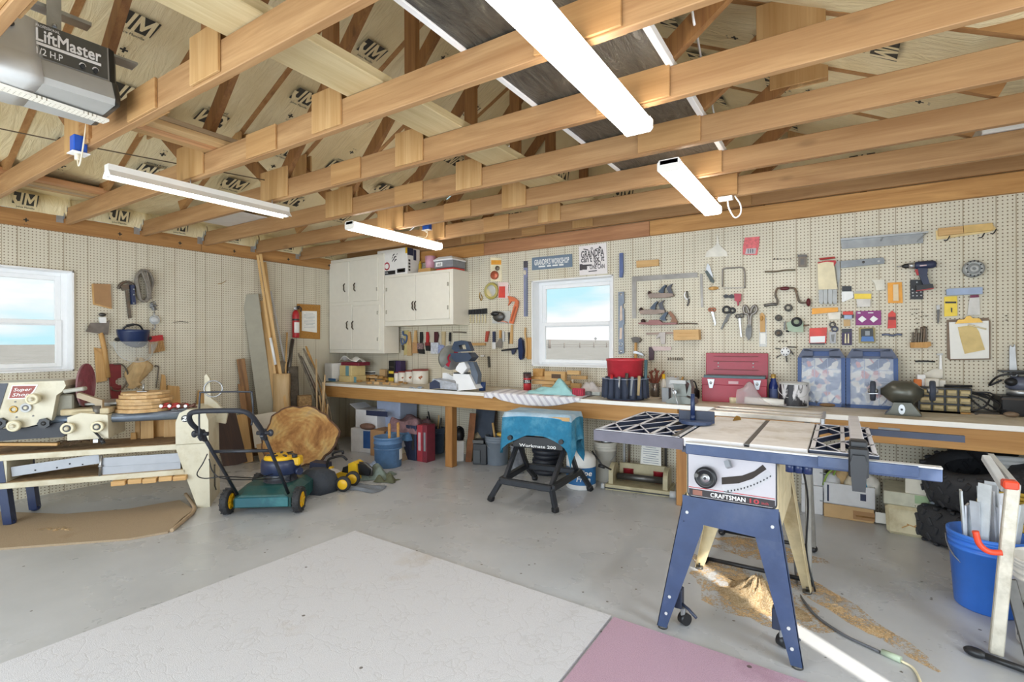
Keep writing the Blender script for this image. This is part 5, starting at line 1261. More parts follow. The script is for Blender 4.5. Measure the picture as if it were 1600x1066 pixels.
S_('shears','blue handled shears at the cabinet end of the brush row',('handle',('t',zE((92,145),(100,190),(138,200),(140,250),(120,300)),.02,.012),pm('blue_handle','4d6288',.4)),('handle_loop',('t',zE((75,230),(68,270),(85,315),(105,290),(100,240)),.02,.009),pm('loop_blue','5e6f90',.4)),('blade',('p',zE((75,320),(105,330),(100,390),(80,385)),.012,.022),DSTEEL))
S_('yellow_ruler','yellowish strip hanging behind the blue handled shears',('p',zE((95,140),(150,130),(150,440),(95,455)),0,.005),pm('old_yellow','c8b67a',.7),cat='strip')
pb('narrow wooden brush with a dark tip, beside the shears',[('handle',('p',zE((166,150),(184,150),(198,320),(150,320)),.008,.025),PINEY),('bristles',('p',zE((150,320),(200,320),(205,455),(150,460)),.006,.026),BRS)])
pb('wide brush with a plain wooden handle and tan bristles',[('handle',('p',zE((246,135),(266,135),(272,290),(228,290)),.008,.028),PINEY),('bristles',('p',zE((222,288),(278,288),(285,425),(222,430)),.004,.032),pm('bristle_orange','b98e62',.9,var=.2,sc=90))])
pb('brush with a long black handle and a splattered sleeve',[('handle',('p',zE((315,155),(340,155),(345,230),(335,300),(312,300)),.008,.03),BLACK),('ferrule',('p',zE(*rect(283,298,352,375)),.006,.032),pm('splatter','8a7272',.5,var=.6,sc=60)),('bristles',('p',zE((285,375),(360,375),(365,435),(300,430)),.006,.03),BLACK)])
pb('brush with a bright red handle',[('handle',('p',zE((396,155),(416,155),(425,220),(420,290),(392,290)),.008,.03),RED),('ferrule',('p',zE(*rect(382,288,432,330)),.006,.03),DRED),('bristles',('p',zE((382,330),(435,330),(438,400),(390,395)),.006,.028),BLACK)])
pb('wide brush with a dark red handle in a pale card sleeve',[('handle',('p',zE((500,155),(535,155),(547,200),(530,292),(500,292)),.008,.032),pm('maroon_handle','4a1c28',.35)),('sleeve',('p',zE((460,290),(555,290),(545,435),(455,430)),.004,.034),pm('sleeve_grey','c9cdd6',.5,var=.25,sc=40))])
pb('brush with a beige handle in a blue and white sleeve',[('handle',('p',zE((590,150),(632,150),(628,330),(600,330)),.008,.028),pm('beige_handle','c8b389',.6)),('sleeve',('p',zE(*rect(548,320,620,425)),.004,.03),pm('sleeve_blue','8a94b8',.5,var=.5,sc=50))])
S_('utility_knife','thin dark handled knife hung behind the miter saw handle',('handle',('p',zE((684,160),(704,160),(704,275),(680,275)),.006,.024),BLACK),('blade',('p',zE((682,275),(698,275),(696,318),(682,316)),.01,.016),SILV),cat='knife')
S_('torpedo_level','short blue level hung beside the white sign',('p',zA((40,198),(62,195),(64,320),(58,358),(40,358)),.004,.03),pm('level_blue','5a6a98',.4),cat='level')
h_=None
S_('long_level','long grey level with oval cutouts beside the back window',('body',('p',zA((32,455),(68,452),(70,530),(62,535),(62,560),(70,566),(72,668),(66,672),(66,690),(70,860),(34,868)),.004,.026),LBLUE),('cutout',('p',zA((45,550),(56,545),(60,640),(42,650)),.026,.0272),pm('cut_pale','d8c4b4',.7)),('cutout',('p',zA((42,695),(58,690),(56,765),(40,770)),.026,.0272),MC['cut_pale']),('vial',('r',zA((49,802)),2.6,.026,.006),SILV),('vial',('c',zA((49,850)),2.6,.02,.028),SILV),('vial',('c',zA((50,470)),2,.02,.027),SILV),cat='level')
S_('framing_square','large steel framing square hung over the hand planes',('p',zF((60,95),(838,45),(840,102),(112,150),(108,590),(64,592)),.004,.008),BLADE,cat='square')
S_('steel_rule','steel rule hanging upright beside the framing square',('p',zF((868,62),(898,62),(908,455),(880,460)),.004,.008),BLADE,cat='rule')
for k,(dx,dy,lab)in enumerate(((0,0,'upper hand plane hung inside the framing square'),(-100,195,'middle hand plane, its knob nearest the framing square blade'))):
 o_=lambda*p:zF(*[(a+dx,b+dy)for a,b in p])
 S_('hand_plane',lab,('sole',('p',o_((262,310),(300,300),(470,295),(560,300),(565,330),(470,350),(280,350)),.0,.055),pm('plane_iron','8c7b70',.45,.4)),('knob',('e',o_((278,293)),2.8,3.2,.03),pm('knob_dark','3a2522',.35)),('cutter',('p',o_((385,280),(440,215),(475,195),(480,205),(455,240),(450,290),(430,298)),.01,.045),pm('cutter_dark','3d4652',.35,.4)),('tote',('p',o_((480,225),(552,182),(530,225),(545,270),(568,318),(535,325),(500,280)),.015,.04),pm('tote_dark','4a4a52',.4)),group='hand planes',cat='hand plane')
S_('hand_plane','lowest hand plane, with a brown wooden tote',('sole',('p',zF((150,655),(180,640),(270,640),(285,612),(395,612),(440,645),(605,645),(605,665),(300,672),(155,662)),.0,.055),pm('plane_red_iron','8b5f5c',.45,.3)),('knob',('e',zF((203,626)),3.4,3.4,.03),MC['knob_dark']),('cutter',('p',zF((398,595),(470,520),(500,520),(465,590),(480,620),(430,620)),.01,.045),MC['cutter_dark']),('tote',('p',zF((500,530),(525,508),(570,560),(608,630),(600,645),(530,635),(545,590)),.015,.04),pm('tote_brown','8a5a38',.4)),group='hand planes',cat='hand plane')
S_('dark_rod','thin dark rod on pegs just above the wooden box',('t',zF((620,655),(720,652),(840,656)),.012,.006),IRON,cat='rod')
S_('white_opener','curved white handled tool hung inside the framing square',('loop',('t',zF((700,275),(685,320),(715,365),(745,345)),.014,.007),WHITEP),('shaft',('t',zF((715,270),(722,320),(738,385),(720,445)),.014,.008),DSTEEL),cat='opener')
S_('name_board','small pine board nailed above the framing square',('p',zA((150,248),(297,238),(299,280),(152,293)),.0,.02),PINEX,cat='board')
S_('mallet','small mallet hanging head up over the red bucket',('head',('p',zF((72,825),(110,812),(165,820),(182,845),(160,878),(90,880)),.01,.06),pm('mallet_grey','5c5752',.5)),('handle',('p',zF((105,878),(128,878),(128,1080),(100,1080)),.02,.045),WOODH))
S_('claw_hammer','bright claw hammer head hanging below the mallet',('p',zF((92,985),(120,978),(205,1010),(215,1035),(195,1030),(150,1015),(95,1005)),.01,.05),SILV,cat='hammer')
S_('combination_square','brown steel rule with a sliding head under the hand planes',('rule',('p',zF((228,762),(580,752),(580,778),(230,786)),.006,.010),OLDB),('head',('p',zF((395,760),(460,758),(458,890),(435,898),(408,890),(400,810),(350,835),(348,825)),.004,.022),pm('head_grey','a29890',.4,.4)),cat='square')
S_('try_square','try square with a dark stock below the combination square',('stock',('p',zA((235,820),(250,820),(268,850),(265,905),(237,910)),.004,.028),pm('stock_dark','4a3440',.5)),('blade',('p',zA((250,815),(382,818),(380,842),(262,846)),.012,.016),pm('blade_pinkish','b59f98',.4,.3)),cat='square')
h=Hang(BW(1078,523,.004),'b',.004)
t=thing('wooden_box','small wooden box with a burnt inscription fixed to the pegboard','box',h.M)
mb=MB();mb.prism(h.q(*zA((410,708),(575,705),(578,772),(412,776))),.004,.09);part(t,'box_body',mb,PINEX)
mb=MB();mb.box(h.q1(*zA((490,732))[0],.0905),(.11,.004,.001));mb.box(h.q1(*zA((495,748))[0],.0905),(.16,.004,.001));part(t,'inscription',mb,WOODH)
for i in range(7):
 x=362+15*i;S_('screwdriver_bit',f'little dark bit in a peg hole below the try square, {["first","second","third","fourth","fifth","sixth","last"][i]} of the row towards the toolbox',('t',zA((x,890),(x+1,899),(x,908)),.012,.005),IRON,group='bits below the try square',cat='bit')
S_('plastic_hanger_card','white card shaped like a coat hanger high on the pegboard',('p',zA((605,222),(615,185),(660,155),(680,135),(684,80),(692,80),(697,135),(715,155),(748,185),(758,215)),.002,.006),pm('card_white','e4e0d4',.6),cat='card')
S_('red_bit_packet','red packet of drill bits hung high above the toolbox',('card',('p',zA((870,92),(968,85),(962,150),(950,208),(855,205),(858,150)),0,.006),pm('packet_red','d9686c',.5,var=.25,sc=40)),('window',('p',zA((880,165),(945,162),(940,200),(872,200)),.006,.008),pm('packet_window','b8b0b4',.4)),('drill_bit',('p',zA(*rect(890,168,894,195)),.008,.012),BLACK),('drill_bit',('p',zA(*rect(905,168,909,195)),.008,.012),BLACK),('drill_bit',('p',zA(*rect(920,168,924,193)),.008,.012),BLACK),cat='packet')
S_('pruning_knife','knife with a pale blade and dark handle, point up',('blade',('p',zA((622,262),(635,275),(658,350),(655,372),(640,360),(612,300)),.008,.013),SILV),('handle',('p',zA((606,318),(620,312),(650,352),(668,380),(662,395),(645,388)),.006,.026),pm('knife_handle','4a5552',.4)),cat='knife')
S_('coping_saw','coping saw with a wooden handle',('frame',('t',zA((722,420),(722,330),(730,300),(790,294),(850,292),(868,320),(870,430)),.015,.006),BLADE),('blade',('p',zA((724,426),(870,424),(870,429),(724,431)),.013,.016),BLADE),('handle',('e',zA((662,430)),8.2,2.8,.018),WOODH),cat='saw')
S_('caulk_cutter','red and black tool with its nozzle pointing down',('body',('p',zA((803,465),(848,468),(845,515),(833,520),(830,545),(824,545),(820,520),(805,512)),.004,.04),pm('tool_red','a62a3c',.4)),('grip',('p',zA((726,480),(745,470),(765,478),(785,470),(803,480),(802,492),(780,498),(760,492),(740,497)),.008,.03),BLACK),cat='tool')
def scis(label,loops,blades,m,mb_,rr_=.006):
 S_('scissors',label,*[('finger_loop',('r',[c],r,.016,rr_),m)for c,r in loops],*[('blade',('p',b,.012,.018),mb_)for b in blades],group='scissors on the pegboard')
scis('scissors with orange brown finger loops',[(zA((640,572))[0],2.4),(zA((664,572))[0],2.6)],[zA((645,585),(662,583),(680,665),(672,680),(662,640))],pm('copper_loop','b06a4e',.4),SILV)
scis('large black scissors with slanting blades',[(zA((748,572))[0],5.2),(zA((788,578))[0],3.8)],[zA((755,598),(772,596),(742,650),(722,700),(708,702)),zA((765,600),(778,598),(748,662),(738,655))],BLACK,DSTEEL,.009)
scis('small scissors with dark loops between the black pair and the tin snips',[(zA((822,615))[0],2.8),(zA((848,612))[0],2.8)],[zA((828,630),(842,628),(848,720),(852,752),(842,752),(836,690))],DSTEEL,SILV)
S_('tin_snips','large tin snips with long grey handles',('handle',('t',zA((900,600),(890,565),(872,545),(862,565),(870,595),(895,610),(898,690)),.02,.011),BLADE),('handle',('t',zA((908,600),(920,560),(940,545),(950,570),(935,595),(912,612),(908,690)),.02,.011),BLADE),('jaws',('p',zA((890,670),(912,670),(918,700),(915,750),(897,776),(878,745),(878,705)),.008,.03),DSTEEL))
S_('wooden_gauge','tall wooden gauge in a clear sleeve beside the tin snips',('slat',('p',zA((970,605),(985,590),(1003,610),(1005,720),(972,722)),.006,.025),PINEY),('sleeve',('p',zA((965,625),(1014,625),(1016,818),(965,818)),.002,.004),CLEAR),('knob',('e',zA((983,630)),3,4,.02,.016),WOODH),('label_card',('p',zA(*rect(972,725,1008,800)),.004,.006),PAPERW),cat='gauge')
S_('hand_brace','carpenter brace with dark red grips',('crank',('t',zA((1085,540),(1088,510),(1075,480),(1082,440),(1100,430),(1190,430),(1208,445),(1225,500),(1240,525),(1285,527)),.03,.008),IRON),('grip',('e',zA((1137,432)),8.2,3.0,.03,.016),pm('grip_maroon','5e1f26',.3)),('head_knob',('e',zA((1294,524)),3.8,6.6,.035,.03),MC['grip_maroon']),('chuck',('t',zA((1000,545),(1030,540),(1060,536),(1085,538)),.025,.012),DSTEEL),cat='brace')
S_('round_file','long thin file lying on pegs above the brace',('t',zA((1002,320),(1080,318),(1140,310),(1205,308)),.012,.007),pm('file_brown','6f6350',.5,.3),cat='file')
for i in range(6):
 x=1066+22*i;S_('screwdriver_bit',f'tiny bit in a peg hole under the red packet, {["first","second","third","fourth","fifth","last"][i]} of the row towards the small metal box',('c',zA((x,235)),1.1 if i<2 else.7,.002,.02),BLACK if i<2 else IRON,group='bits under the red packet',cat='bit')
S_('bit_holder','small rusty metal holder high on the pegboard above the brace',('body',('p',zA(*rect(1226,215,1280,288)),.004,.03),IRON),('slot',('p',zA(*rect(1240,235,1266,275)),.03,.031),DSTEEL),('top_bar',('p',zA(*rect(1222,208,1284,222)),.004,.035),DSTEEL),cat='holder')
for(cx,cyy_,r_,lab)in((1160,560,6.6,'largest grey grinding wheel, highest of the loose wheels'),(1095,627,5.6,'dark grinding wheel left of the green grinder, upper one'),(1095,727,6.0,'dark grinding wheel left of the green grinder, lower one')):
 lab=lab.replace('left of','beside')
 S_('grinding_wheel',lab,('rim',('c',zA((cx,cyy_)),r_,.004,.03),pm('wheel_dark','55534f',.7)),('hub',('c',zA((cx,cyy_)),r_*.45,.03,.034),pm('hub_pale','b9b2a2',.6)if r_>6.3 else IRON),group='loose grinding wheels',cat='grinding wheel')
S_('hand_grinder','pale green hand cranked grinder with a dark wheel',('body',('p',zA((1150,660),(1200,640),(1260,650),(1262,720),(1200,722),(1160,712)),.01,.06),pm('pale_green','a3b59c',.5)),('stone',('c',zA((1218,655)),8.6,.06,.085),BLACK),('stone_hub',('c',zA((1218,655)),4.2,.085,.09),pm('hub_green','8f9b84',.5)),('crank',('p',zA((1132,660),(1145,645),(1140,705),(1130,708)),.03,.05),DSTEEL),('handle',('t',zA((1262,680),(1300,675)),.05,.006),IRON),('clamp_screw',('t',zA((1145,715),(1165,716)),.03,.008),BLACK),cat='grinder')
S_('router_star','white round holder with dark blades sticking out all round',('disc',('c',zA((1140,850)),7.6,.01,.03),WHITEP),*[('hole',('c',zA((1140+20*math.cos(a),850+21*math.sin(a))),1.1,.03,.0315),BLACK)for a in(0,1.05,2.1,3.14,4.19,5.24)],*[('hex_key',('t',zA(a,b),.02,.005),DSTEEL)for a,b in(((1112,872),(1080,890)),((1145,880),(1150,918)),((1170,840),(1193,870)),((1150,818),(1215,822)),((1115,835),(1074,828)))],cat='key holder')
for i in range(3):
 x=1098+24*i;S_('screwdriver_bit',f'little bit in a peg hole above the white key holder, {["nearest the toolbox lid","middle one","nearest the blue cases"][i]}',('c',zA((x,783)),1.2,.002,.02),IRON,group='bits above the key holder',cat='bit')
S_('work_gloves','pair of cream and grey leather work gloves with red cuffs',('back_glove',('p',zG((340,100),(405,95),(412,250),(385,420),(370,200)),.0,.01),GRLEA),('palm',('p',zG((162,120),(355,100),(345,150),(360,280),(382,410),(172,415),(165,250)),.01,.05),CREAMW),('cuff',('p',zG((160,118),(250,98),(360,95),(368,118),(340,160),(338,118),(262,108),(165,130)),.045,.054),RED),('cuff',('p',zG((180,68),(350,50),(358,68),(185,88)),.02,.04),pm('cuff_red','a83a34',.8)),*[('finger',('p',zG((a,412),(a+46,412),(a+48,540),(a+40,572),(a+12,572),(a,545)),.012,.045),GRLEA)for a in(176,226,278,328)],cat='gloves')
wi('metal_channel','long grey slotted metal channel high on the pegboard','metal channel',[('web',('p',zB((143,150),(415,130),(690,108),(690,170),(590,178),(415,192),(150,210)),.004,.012),pm('channel_grey','9a9c9c',.4,.5)),('lip',('p',zB((143,145),(420,122),(722,97),(722,106),(420,134),(143,158)),.004,.04),pm('channel_light','b5b7b7',.4,.5)),('brace',('t',zB((650,165),(710,108)),.03,.003),MC['channel_grey']),('brace',('t',zB((408,160),(425,125)),.03,.004),MC['channel_grey'])])
S_('metal_bracket','shorter grey metal bar with screw holes over the hanging packets',('bar',('p',zB((143,292),(425,268),(435,285),(432,308),(145,338)),.004,.02),pm('bracket_grey','868a8d',.45,.4)),('screw',('c',zB((293,300)),2.2,.02,.024),DSTEEL),('screw',('c',zB((395,293)),2.2,.02,.024),LGREY),cat='metal bar')
S_('wire_shelf_rack','pine rack board with black wire hooks high on the pegboard',('backing',('p',zB((775,90),(1150,42),(1180,80),(1120,100),(780,150)),.0,.01),pm('pine_pale','e0c890',.6)),('front_board',('p',zB((788,78),(950,62),(955,110),(790,128)),.01,.035),PINEX),('front_board',('p',zB((955,60),(1145,42),(1150,88),(958,108)),.01,.035),pm('pine_gold','d9b572',.6)),*[('hook',('t',zB((x,y),(x-18,y+28),(x-40,y+30)),.05,.004),BLACK)for x,y in((862,130),(1090,112),(1168,85))],cat='rack')
h=Hang(BW(1440,430,.004),'b',.004)
t=thing('cordless_drill','navy cordless drill hanging on the pegboard','drill',h.M)
def dp(nm,m,*ss):
 mb=MB();[shape(mb,h,s)for s in ss];return part(t,nm,mb,m)
b0=h.q1(*zB((630,325))[0]);b1=h.q1(*zB((772,330))[0]);cx0=h.q1(*zB((590,325))[0]);tip_=h.q1(*zB((545,322))[0])
mb=MB();k=.05;mb.lathe([(0,0),(.022,0),(.027,.01),(.029,b1.x-b0.x-.02),(.02,b1.x-b0.x),(0,b1.x-b0.x)],20,AXX,V((b0.x,b0.y,k)));part(t,'motor_housing',mb,NAVYT)
mb=MB();mb.cyl((cx0.x,b0.y,k),(b0.x,b0.y,k),.022,.024,18);part(t,'gear_collar',mb,SILV)
mb=MB();mb.lathe([(0,0),(.008,0),(.014,.012),(.018,.02),(.018,cx0.x-tip_.x)],18,AXX,V((tip_.x,b0.y,k)));part(t,'chuck',mb,BLACK)
mb=MB();mb.cyl((tip_.x-.03,b0.y,k),(tip_.x,b0.y,k),.004,n=8);part(t,'bit',mb,SILV)
dp('grip',NAVYT,('p',zB((650,345),(715,345),(710,390),(725,440),(745,460),(690,465),(672,420),(655,380)),.03,.068))
dp('trigger',RED,('p',zB((630,352),(655,352),(662,388),(645,392)),.04,.06))
dp('battery',BLACK,('p',zB((640,458),(745,448),(752,475),(640,492)),.02,.08))
dp('battery_stripe',RED,('p',zB((640,486),(752,470),(752,480),(640,496)),.021,.079))
mb=MB();a,b=h.q1(*zB((660,330))[0]),h.q1(*zB((705,328))[0]);mb.box(((a.x+b.x)/2,a.y,k+.0285),(b.x-a.x,.009,.003));part(t,'name_stripe',mb,pm('stripe_pink','c9b0b4',.5))
S_('drill_index','black perforated drill bit card behind the cordless drill',('card',('p',zB(*rect(606,415,690,545)),.0,.010),BLACK),*[('hole',('c',zB((x,y)),1.4,.01,.0112),LGREY)for x,y in((622,502),(648,500),(676,497),(624,522),(650,522),(678,520),(650,432),(620,480))],cat='drill card')
S_('sanding_pad','round grey ribbed pad on a peg near the drill',('pad',('c',zB((1022,345)),17.5,.0,.04),pm('pad_grey','8a8c8a',.5)),('ring',('r',zB((1022,345)),13,.043,.008),pm('ring_light','b0b2b0',.4)),('hub',('r',zB((1025,345)),5,.043,.01),MC['ring_light']),*[('slot',('c',zB((1022+50*math.cos(a),345+50*math.sin(a))),1.4,.05,.0535),BLACK)for a in[i*PI/6 for i in range(12)]],cat='pad')
S_('blue_bar','pale blue plastic bar above the yellow packet',('p',zB((842,482),(860,476),(1082,466),(1082,512),(845,520)),.004,.03),LBLU,cat='bar')
S_('yellow_packet','yellow packet hanging beside the clipboard top',('card',('p',zB((832,528),(918,524),(920,655),(832,660)),.002,.006),YELC),('header_print',('p',zB(*rect(838,560,912,572)),.006,.007),BLACK),('picture',('p',zB((876,600),(886,605),(884,635),(876,628)),.006,.008),BLACK),cat='packet')
S_('white_packet','clear packet with a maroon header above the clipboard',('bag',('p',zB((1000,535),(1065,530),(1070,648),(985,650)),.002,.010),pm('frosted_bag','d3d0ca',.35)),('header',('p',zB((1005,518),(1060,515),(1062,532),(1003,536)),.004,.011),pm('maroon_header','7a2f4e',.5)),cat='packet')
S_('black_white_packet','packet with a black header and white card beside the leather gloves',('header',('p',zG(*rect(432,372,535,430)),.002,.008),BLACK),('card',('p',zG((425,432),(552,430),(555,500),(450,545),(428,545)),.002,.006),WHITEP),cat='packet')
S_('yellow_white_packet','packet with a yellow band and clear lower half above the purple card',('band',('p',zG(*rect(568,455,755,515)),.002,.008),YELC),('bag',('p',zG((590,515),(748,515),(742,600),(600,605)),.002,.02),pm('bag_silver','cfcac2',.35)),('header',('p',zG(*rect(575,425,750,455)),.002,.006),pm('header_grey','b9b4ac',.5)),cat='packet')
S_('white_sponge_packet','small white packet between the two metal bars and the orange frame',('p',zG((755,305),(900,300),(905,410),(810,425),(790,340)),.002,.02),pm('packet_offwhite','dedacb',.5),cat='packet')
S_('orange_packet','orange framed packet hanging below the grey channel',('frame',('p',zB((455,435),(550,430),(556,570),(458,570)),.002,.006),ORC),('window',('p',zB((490,448),(525,446),(528,555),(492,556)),.006,.018),pm('window_pale','e0c9a2',.4)),cat='packet')
S_('red_latch_packet','red plastic latch packet below the orange framed one',('card',('p',zB((460,640),(485,620),(508,640),(512,735),(455,740)),.002,.01),REDC),('latch',('p',zB(*rect(460,662,508,682)),.01,.016),DRED),cat='packet')
S_('purple_card','purple card holding two white clips',('card',('p',zB((245,625),(412,620),(412,716),(243,718)),.002,.006),PURP),('white_clip',('p',zB((258,678),(285,655),(315,678),(285,700)),.006,.02),WHITEP),('white_clip',('p',zB((335,678),(360,655),(392,676),(360,700)),.006,.02),WHITEP),('print',('p',zB(*rect(255,632,275,640)),.006,.0068),WHITEP),('print',('p',zB(*rect(325,632,360,638)),.006,.0068),WHITEP),cat='packet')
S_('red_black_packet','small packet with a red top and black sides beside the purple card',('top',('p',zG((440,655),(550,650),(555,690),(440,690)),.002,.02),REDC),('body',('p',zG((425,690),(562,690),(560,725),(430,725)),.002,.024),BLACK),('window',('p',zG(*rect(455,695,540,735)),.024,.026),LBLU),cat='packet')
S_('tan_packet','plain tan packet under the red and black one',('p',zG((448,745),(520,745),(522,815),(450,820)),.002,.012),KRAFT,cat='packet')
S_('dark_purple_packet','dark purple packet with two white posts',('card',('p',zG(*rect(428,845,540,1025)),.002,.008),DPUR),('header',('p',zG((428,850),(500,845),(540,880),(428,892)),.008,.009),BLACK),('post',('p',zG((462,900),(475,900),(480,1005),(458,1005)),.008,.02),CREAMW),('post',('p',zG((495,900),(508,900),(510,1005),(490,1005)),.008,.02),CREAMW),cat='packet')
S_('laser_level','black and blue gadget in a tan packet above the blue cases',('backing',('p',zG(*rect(615,830,800,1005)),.0,.004),pm('tan_backing','b9a878',.6)),('body',('p',zG((640,850),(770,840),(775,935),(640,935)),.004,.05),BLACK),('base',('p',zG((648,930),(770,930),(785,985),(640,985)),.004,.055),pm('gadget_blue','3f6fb0',.4)),('screen',('p',zG(*rect(685,870,735,920)),.05,.052),GREY),cat='gadget')
S_('auger_bit','spiral auger bit lying on pegs under the red latch packet',('t',zB((417,782),(450,778),(485,786),(520,778),(550,782)),.014,.008),pm('auger_blue','6b7388',.35,.6))
S_('orange_strip','orange strip on pegs under the leather gloves',('p',zG((98,618),(385,608),(390,655),(270,668),(98,686)),.004,.014),ORC,cat='strip')
S_('white_label_packet','white packet hanging from the orange strip',('p',zG((275,670),(415,660),(412,735),(285,740)),.006,.012),pm('label_white','e6e0d2',.5),cat='packet')
S_('red_white_packet','red and white packet above the nearer blue case top corner',('card',('p',zG((70,840),(265,830),(255,1005),(68,1010)),.002,.012),REDC),('label_panel',('p',zG((78,930),(245,925),(240,995),(78,1000)),.012,.014),WHITEP),('edge',('p',zG((68,1003),(240,1003),(238,1020),(72,1018)),.002,.014),BLACK),cat='packet')
S_('wire_stripper','grey and white wire tool hanging beside the red and white packet',('loop',('r',zG((325,800)),4.2,.012,.006),DSTEEL),('loop',('r',zG((350,850)),4.4,.016,.006),pm('grip_navy','4b5066',.4)),('body',('p',zG((290,880),(365,880),(362,1005),(300,1005)),.006,.03),pm('wire_grey','a9a9ab',.4)),('mark',('p',zG((310,910),(350,905),(340,990),(318,985)),.03,.032),DSTEEL),cat='tool')
S_('drill_bit_block','wooden block holding upright spiral drill bits',('block',('p',zB((602,832),(735,828),(742,852),(715,868),(605,868)),.004,.045),WOODH),*[('drill_bit',('t',zB((x,835),(x+3,790),(x+dx,y)),.03,.007),IRON)for x,dx,y in((618,2,765),(640,4,740),(658,3,770),(674,4,730),(692,6,725),(706,3,728))],cat='drill block')
for i,(x,y)in enumerate(((620,612),(648,612),(618,645),(648,640),(682,632),(645,672),(678,660),(710,657),(652,705))):
 S_('screwdriver_bit',f'tiny bit in a peg hole above the drill bit block, {["top row nearer the packets","top row nearer the drill","second row nearest the packets","second row middle","second row nearest the clipboard","third row nearest the packets","third row middle","third row nearest the clipboard","lowest one"][i]}',('c',zB((x,y)),1.0,.002,.018),IRON,group='bits above the drill bit block',cat='bit')
S_('nail_punch','small grey screwdriver hanging point down beside the clipboard',('handle',('p',zB((776,588),(796,580),(802,610),(780,616)),.004,.026),LGREY),('shaft',('p',zB((780,616),(800,614),(796,690),(788,710),(782,680)),.006,.024),DSTEEL),cat='screwdriver')
h=Hang(BW(1513,530,.004),'b',.004)
t=thing('clipboard','clipboard with white paper and a yellowed note','clipboard',h.M)
mb=MB();mb.prism(h.q(*zB((848,682),(1120,668),(1138,690),(1138,945),(868,952),(850,935))),.004,.012);part(t,'board',mb,pm('clipboard_brown','7d6a58',.6))
mb=MB();mb.prism(h.q(*zB((862,698),(1125,688),(1128,938),(872,942))),.012,.016);ps=part(t,'paper_sheet',mb,PAPERW)
mb=MB();mb.prism(h.q(*zB((920,730),(1030,715),(1060,760),(1100,880),(1055,890),(965,908),(935,800))),.016,.020);part(t,'old_note',mb,pm('yellow_note','d9c083',.7,var=.15,sc=10,dirt='b8b083'))
mb=MB();mb.prism(h.q(*zB((900,708),(920,682),(960,680),(975,660),(1000,655),(1015,672),(1060,672),(1085,700))),.014,.03);part(t,'clip',mb,BRASS)
mb=MB();mb.tube([V((*h.q(p)[0],.03))for p in zB((985,715),(1040,728),(1105,745))],.005);part(t,'pencil',mb,CREAMW)
S_('open_wrench','steel combination wrench hanging near the edge of the pegboard',('shaft',('p',zB((1262,870),(1300,865),(1312,1015),(1262,1018)),.006,.02),SILV),('open_end',('p',zB((1262,872),(1268,848),(1276,862),(1288,862),(1296,842),(1302,870)),.006,.022),SILV),('ring_end',('r',zB((1292,1040)),5.6,.014,.009),SILV),cat='wrench')
S_('allen_bit','short black bit lying on pegs over the bench grinder',('t',zB((637,958),(700,957),(770,960)),.012,.006),BLACK,cat='bit')
S_('white_tube','white T shaped tube hanging over the parts drawers',('stem',('p',zB((798,915),(812,915),(815,1010),(796,1010)),.006,.024),WHITEP),('cap',('p',zB(*rect(782,905,820,917)),.004,.028),LGREY),cat='tube')
S_('clear_pouch','clear plastic pouch hanging over the parts drawers',('p',zB((690,1040),(760,1008),(822,1010),(818,1068),(695,1075)),.004,.02),pm('clear_pouch_plastic','d6cfc0',.3),cat='pouch')
S_('thumb_screw','pair of tiny screws in the pegboard right beside the clipboard'.replace('right ',''),('c',zB((1243,655)),1.2,.002,.02),('c',zB((1246,684)),1.2,.002,.02),IRON,cat='screw')
# == workbench along the back wall
BT=.82
DUSTB=NT('bench_top_worn');bv=DUSTB.coords(False);bn=DUSTB.noise(bv,4,6,.65)
DUSTM=DUSTB.out(DUSTB.ramp(bn,[(.3,lin('b3a58e')),(.5,lin('cdc3af')),(.7,lin('e0dace'))]),.6)
FAS=wood('bench_fir','c99a5c','a5743c',0,.7,.6,tint=.1);FASZ=wood('bench_leg_fir','bd894e','946434',2,.8,.5,tint=.15)
t=thing('workbench','long built-in workbench with a white front edge under the tool wall','workbench',T((0,0,0)))
X1=RW-.05
mb=MB();mb.box(((.33+X1)/2,-.34,BT-.0125),(X1-.33,.66,.025));part(t,'bench_top',mb,DUSTM)
mb=MB();mb.box(((.33+X1)/2,-.674,BT-.016),(X1-.33,.014,.034),None,.002);part(t,'edge_strip',mb,WHITE,'white painted front edge')
for a,b in((.33,4.78),(4.784,X1)):
 mb=MB();mb.box(((a+b)/2,-.645,.72),(b-a,.04,.14),None,.003);part(t,'front_rail',mb,FAS)
mb=MB();mb.box((.35,-.33,.72),(.04,.6,.14));part(t,'end_rail',mb,FAS)
for px in(701.5,1066):
 x=W(px,700,-.615).x
 mb=MB();mb.box((x,-.58,.3975),(.095,.088,.795),None,.004);part(t,'leg',mb,FASZ)
mb=MB();mb.box((X1-.1,-.58,.3975),(.095,.088,.795),None,.004);part(t,'leg',mb,FASZ)
a=W(1503.5,673,-.667)
p_=W(1389,674.5,-.667)
t=thing('bracket_plate','grey metal plate with a slot screwed to the bench rail behind the saw fence','metal plate',T((p_.x,-.666,p_.z)))
mb=MB();mb.box((0,-.002,0),(.115,.004,.05),None,.001);part(t,'plate',mb,GREY)
mb=MB();mb.box((.005,-.0045,0),(.06,.002,.016));part(t,'slot',mb,KRAFT)
_ZP=ZP
def ZP(px,py,z=0.0):
 p=_ZP(px,py,z)
 if z>=BT-.01 and p.y>-.17:p=W(px,py,-.17);p.z=z
 return p
def bt(px,py,r=0.0):
 p=ZP(px,py,BT);d=V((p.x-CAM.x,p.y-CAM.y,0)).normalized();q=p+d*r
 if q.y>-r-.03:q.y=-r-.03
 return q
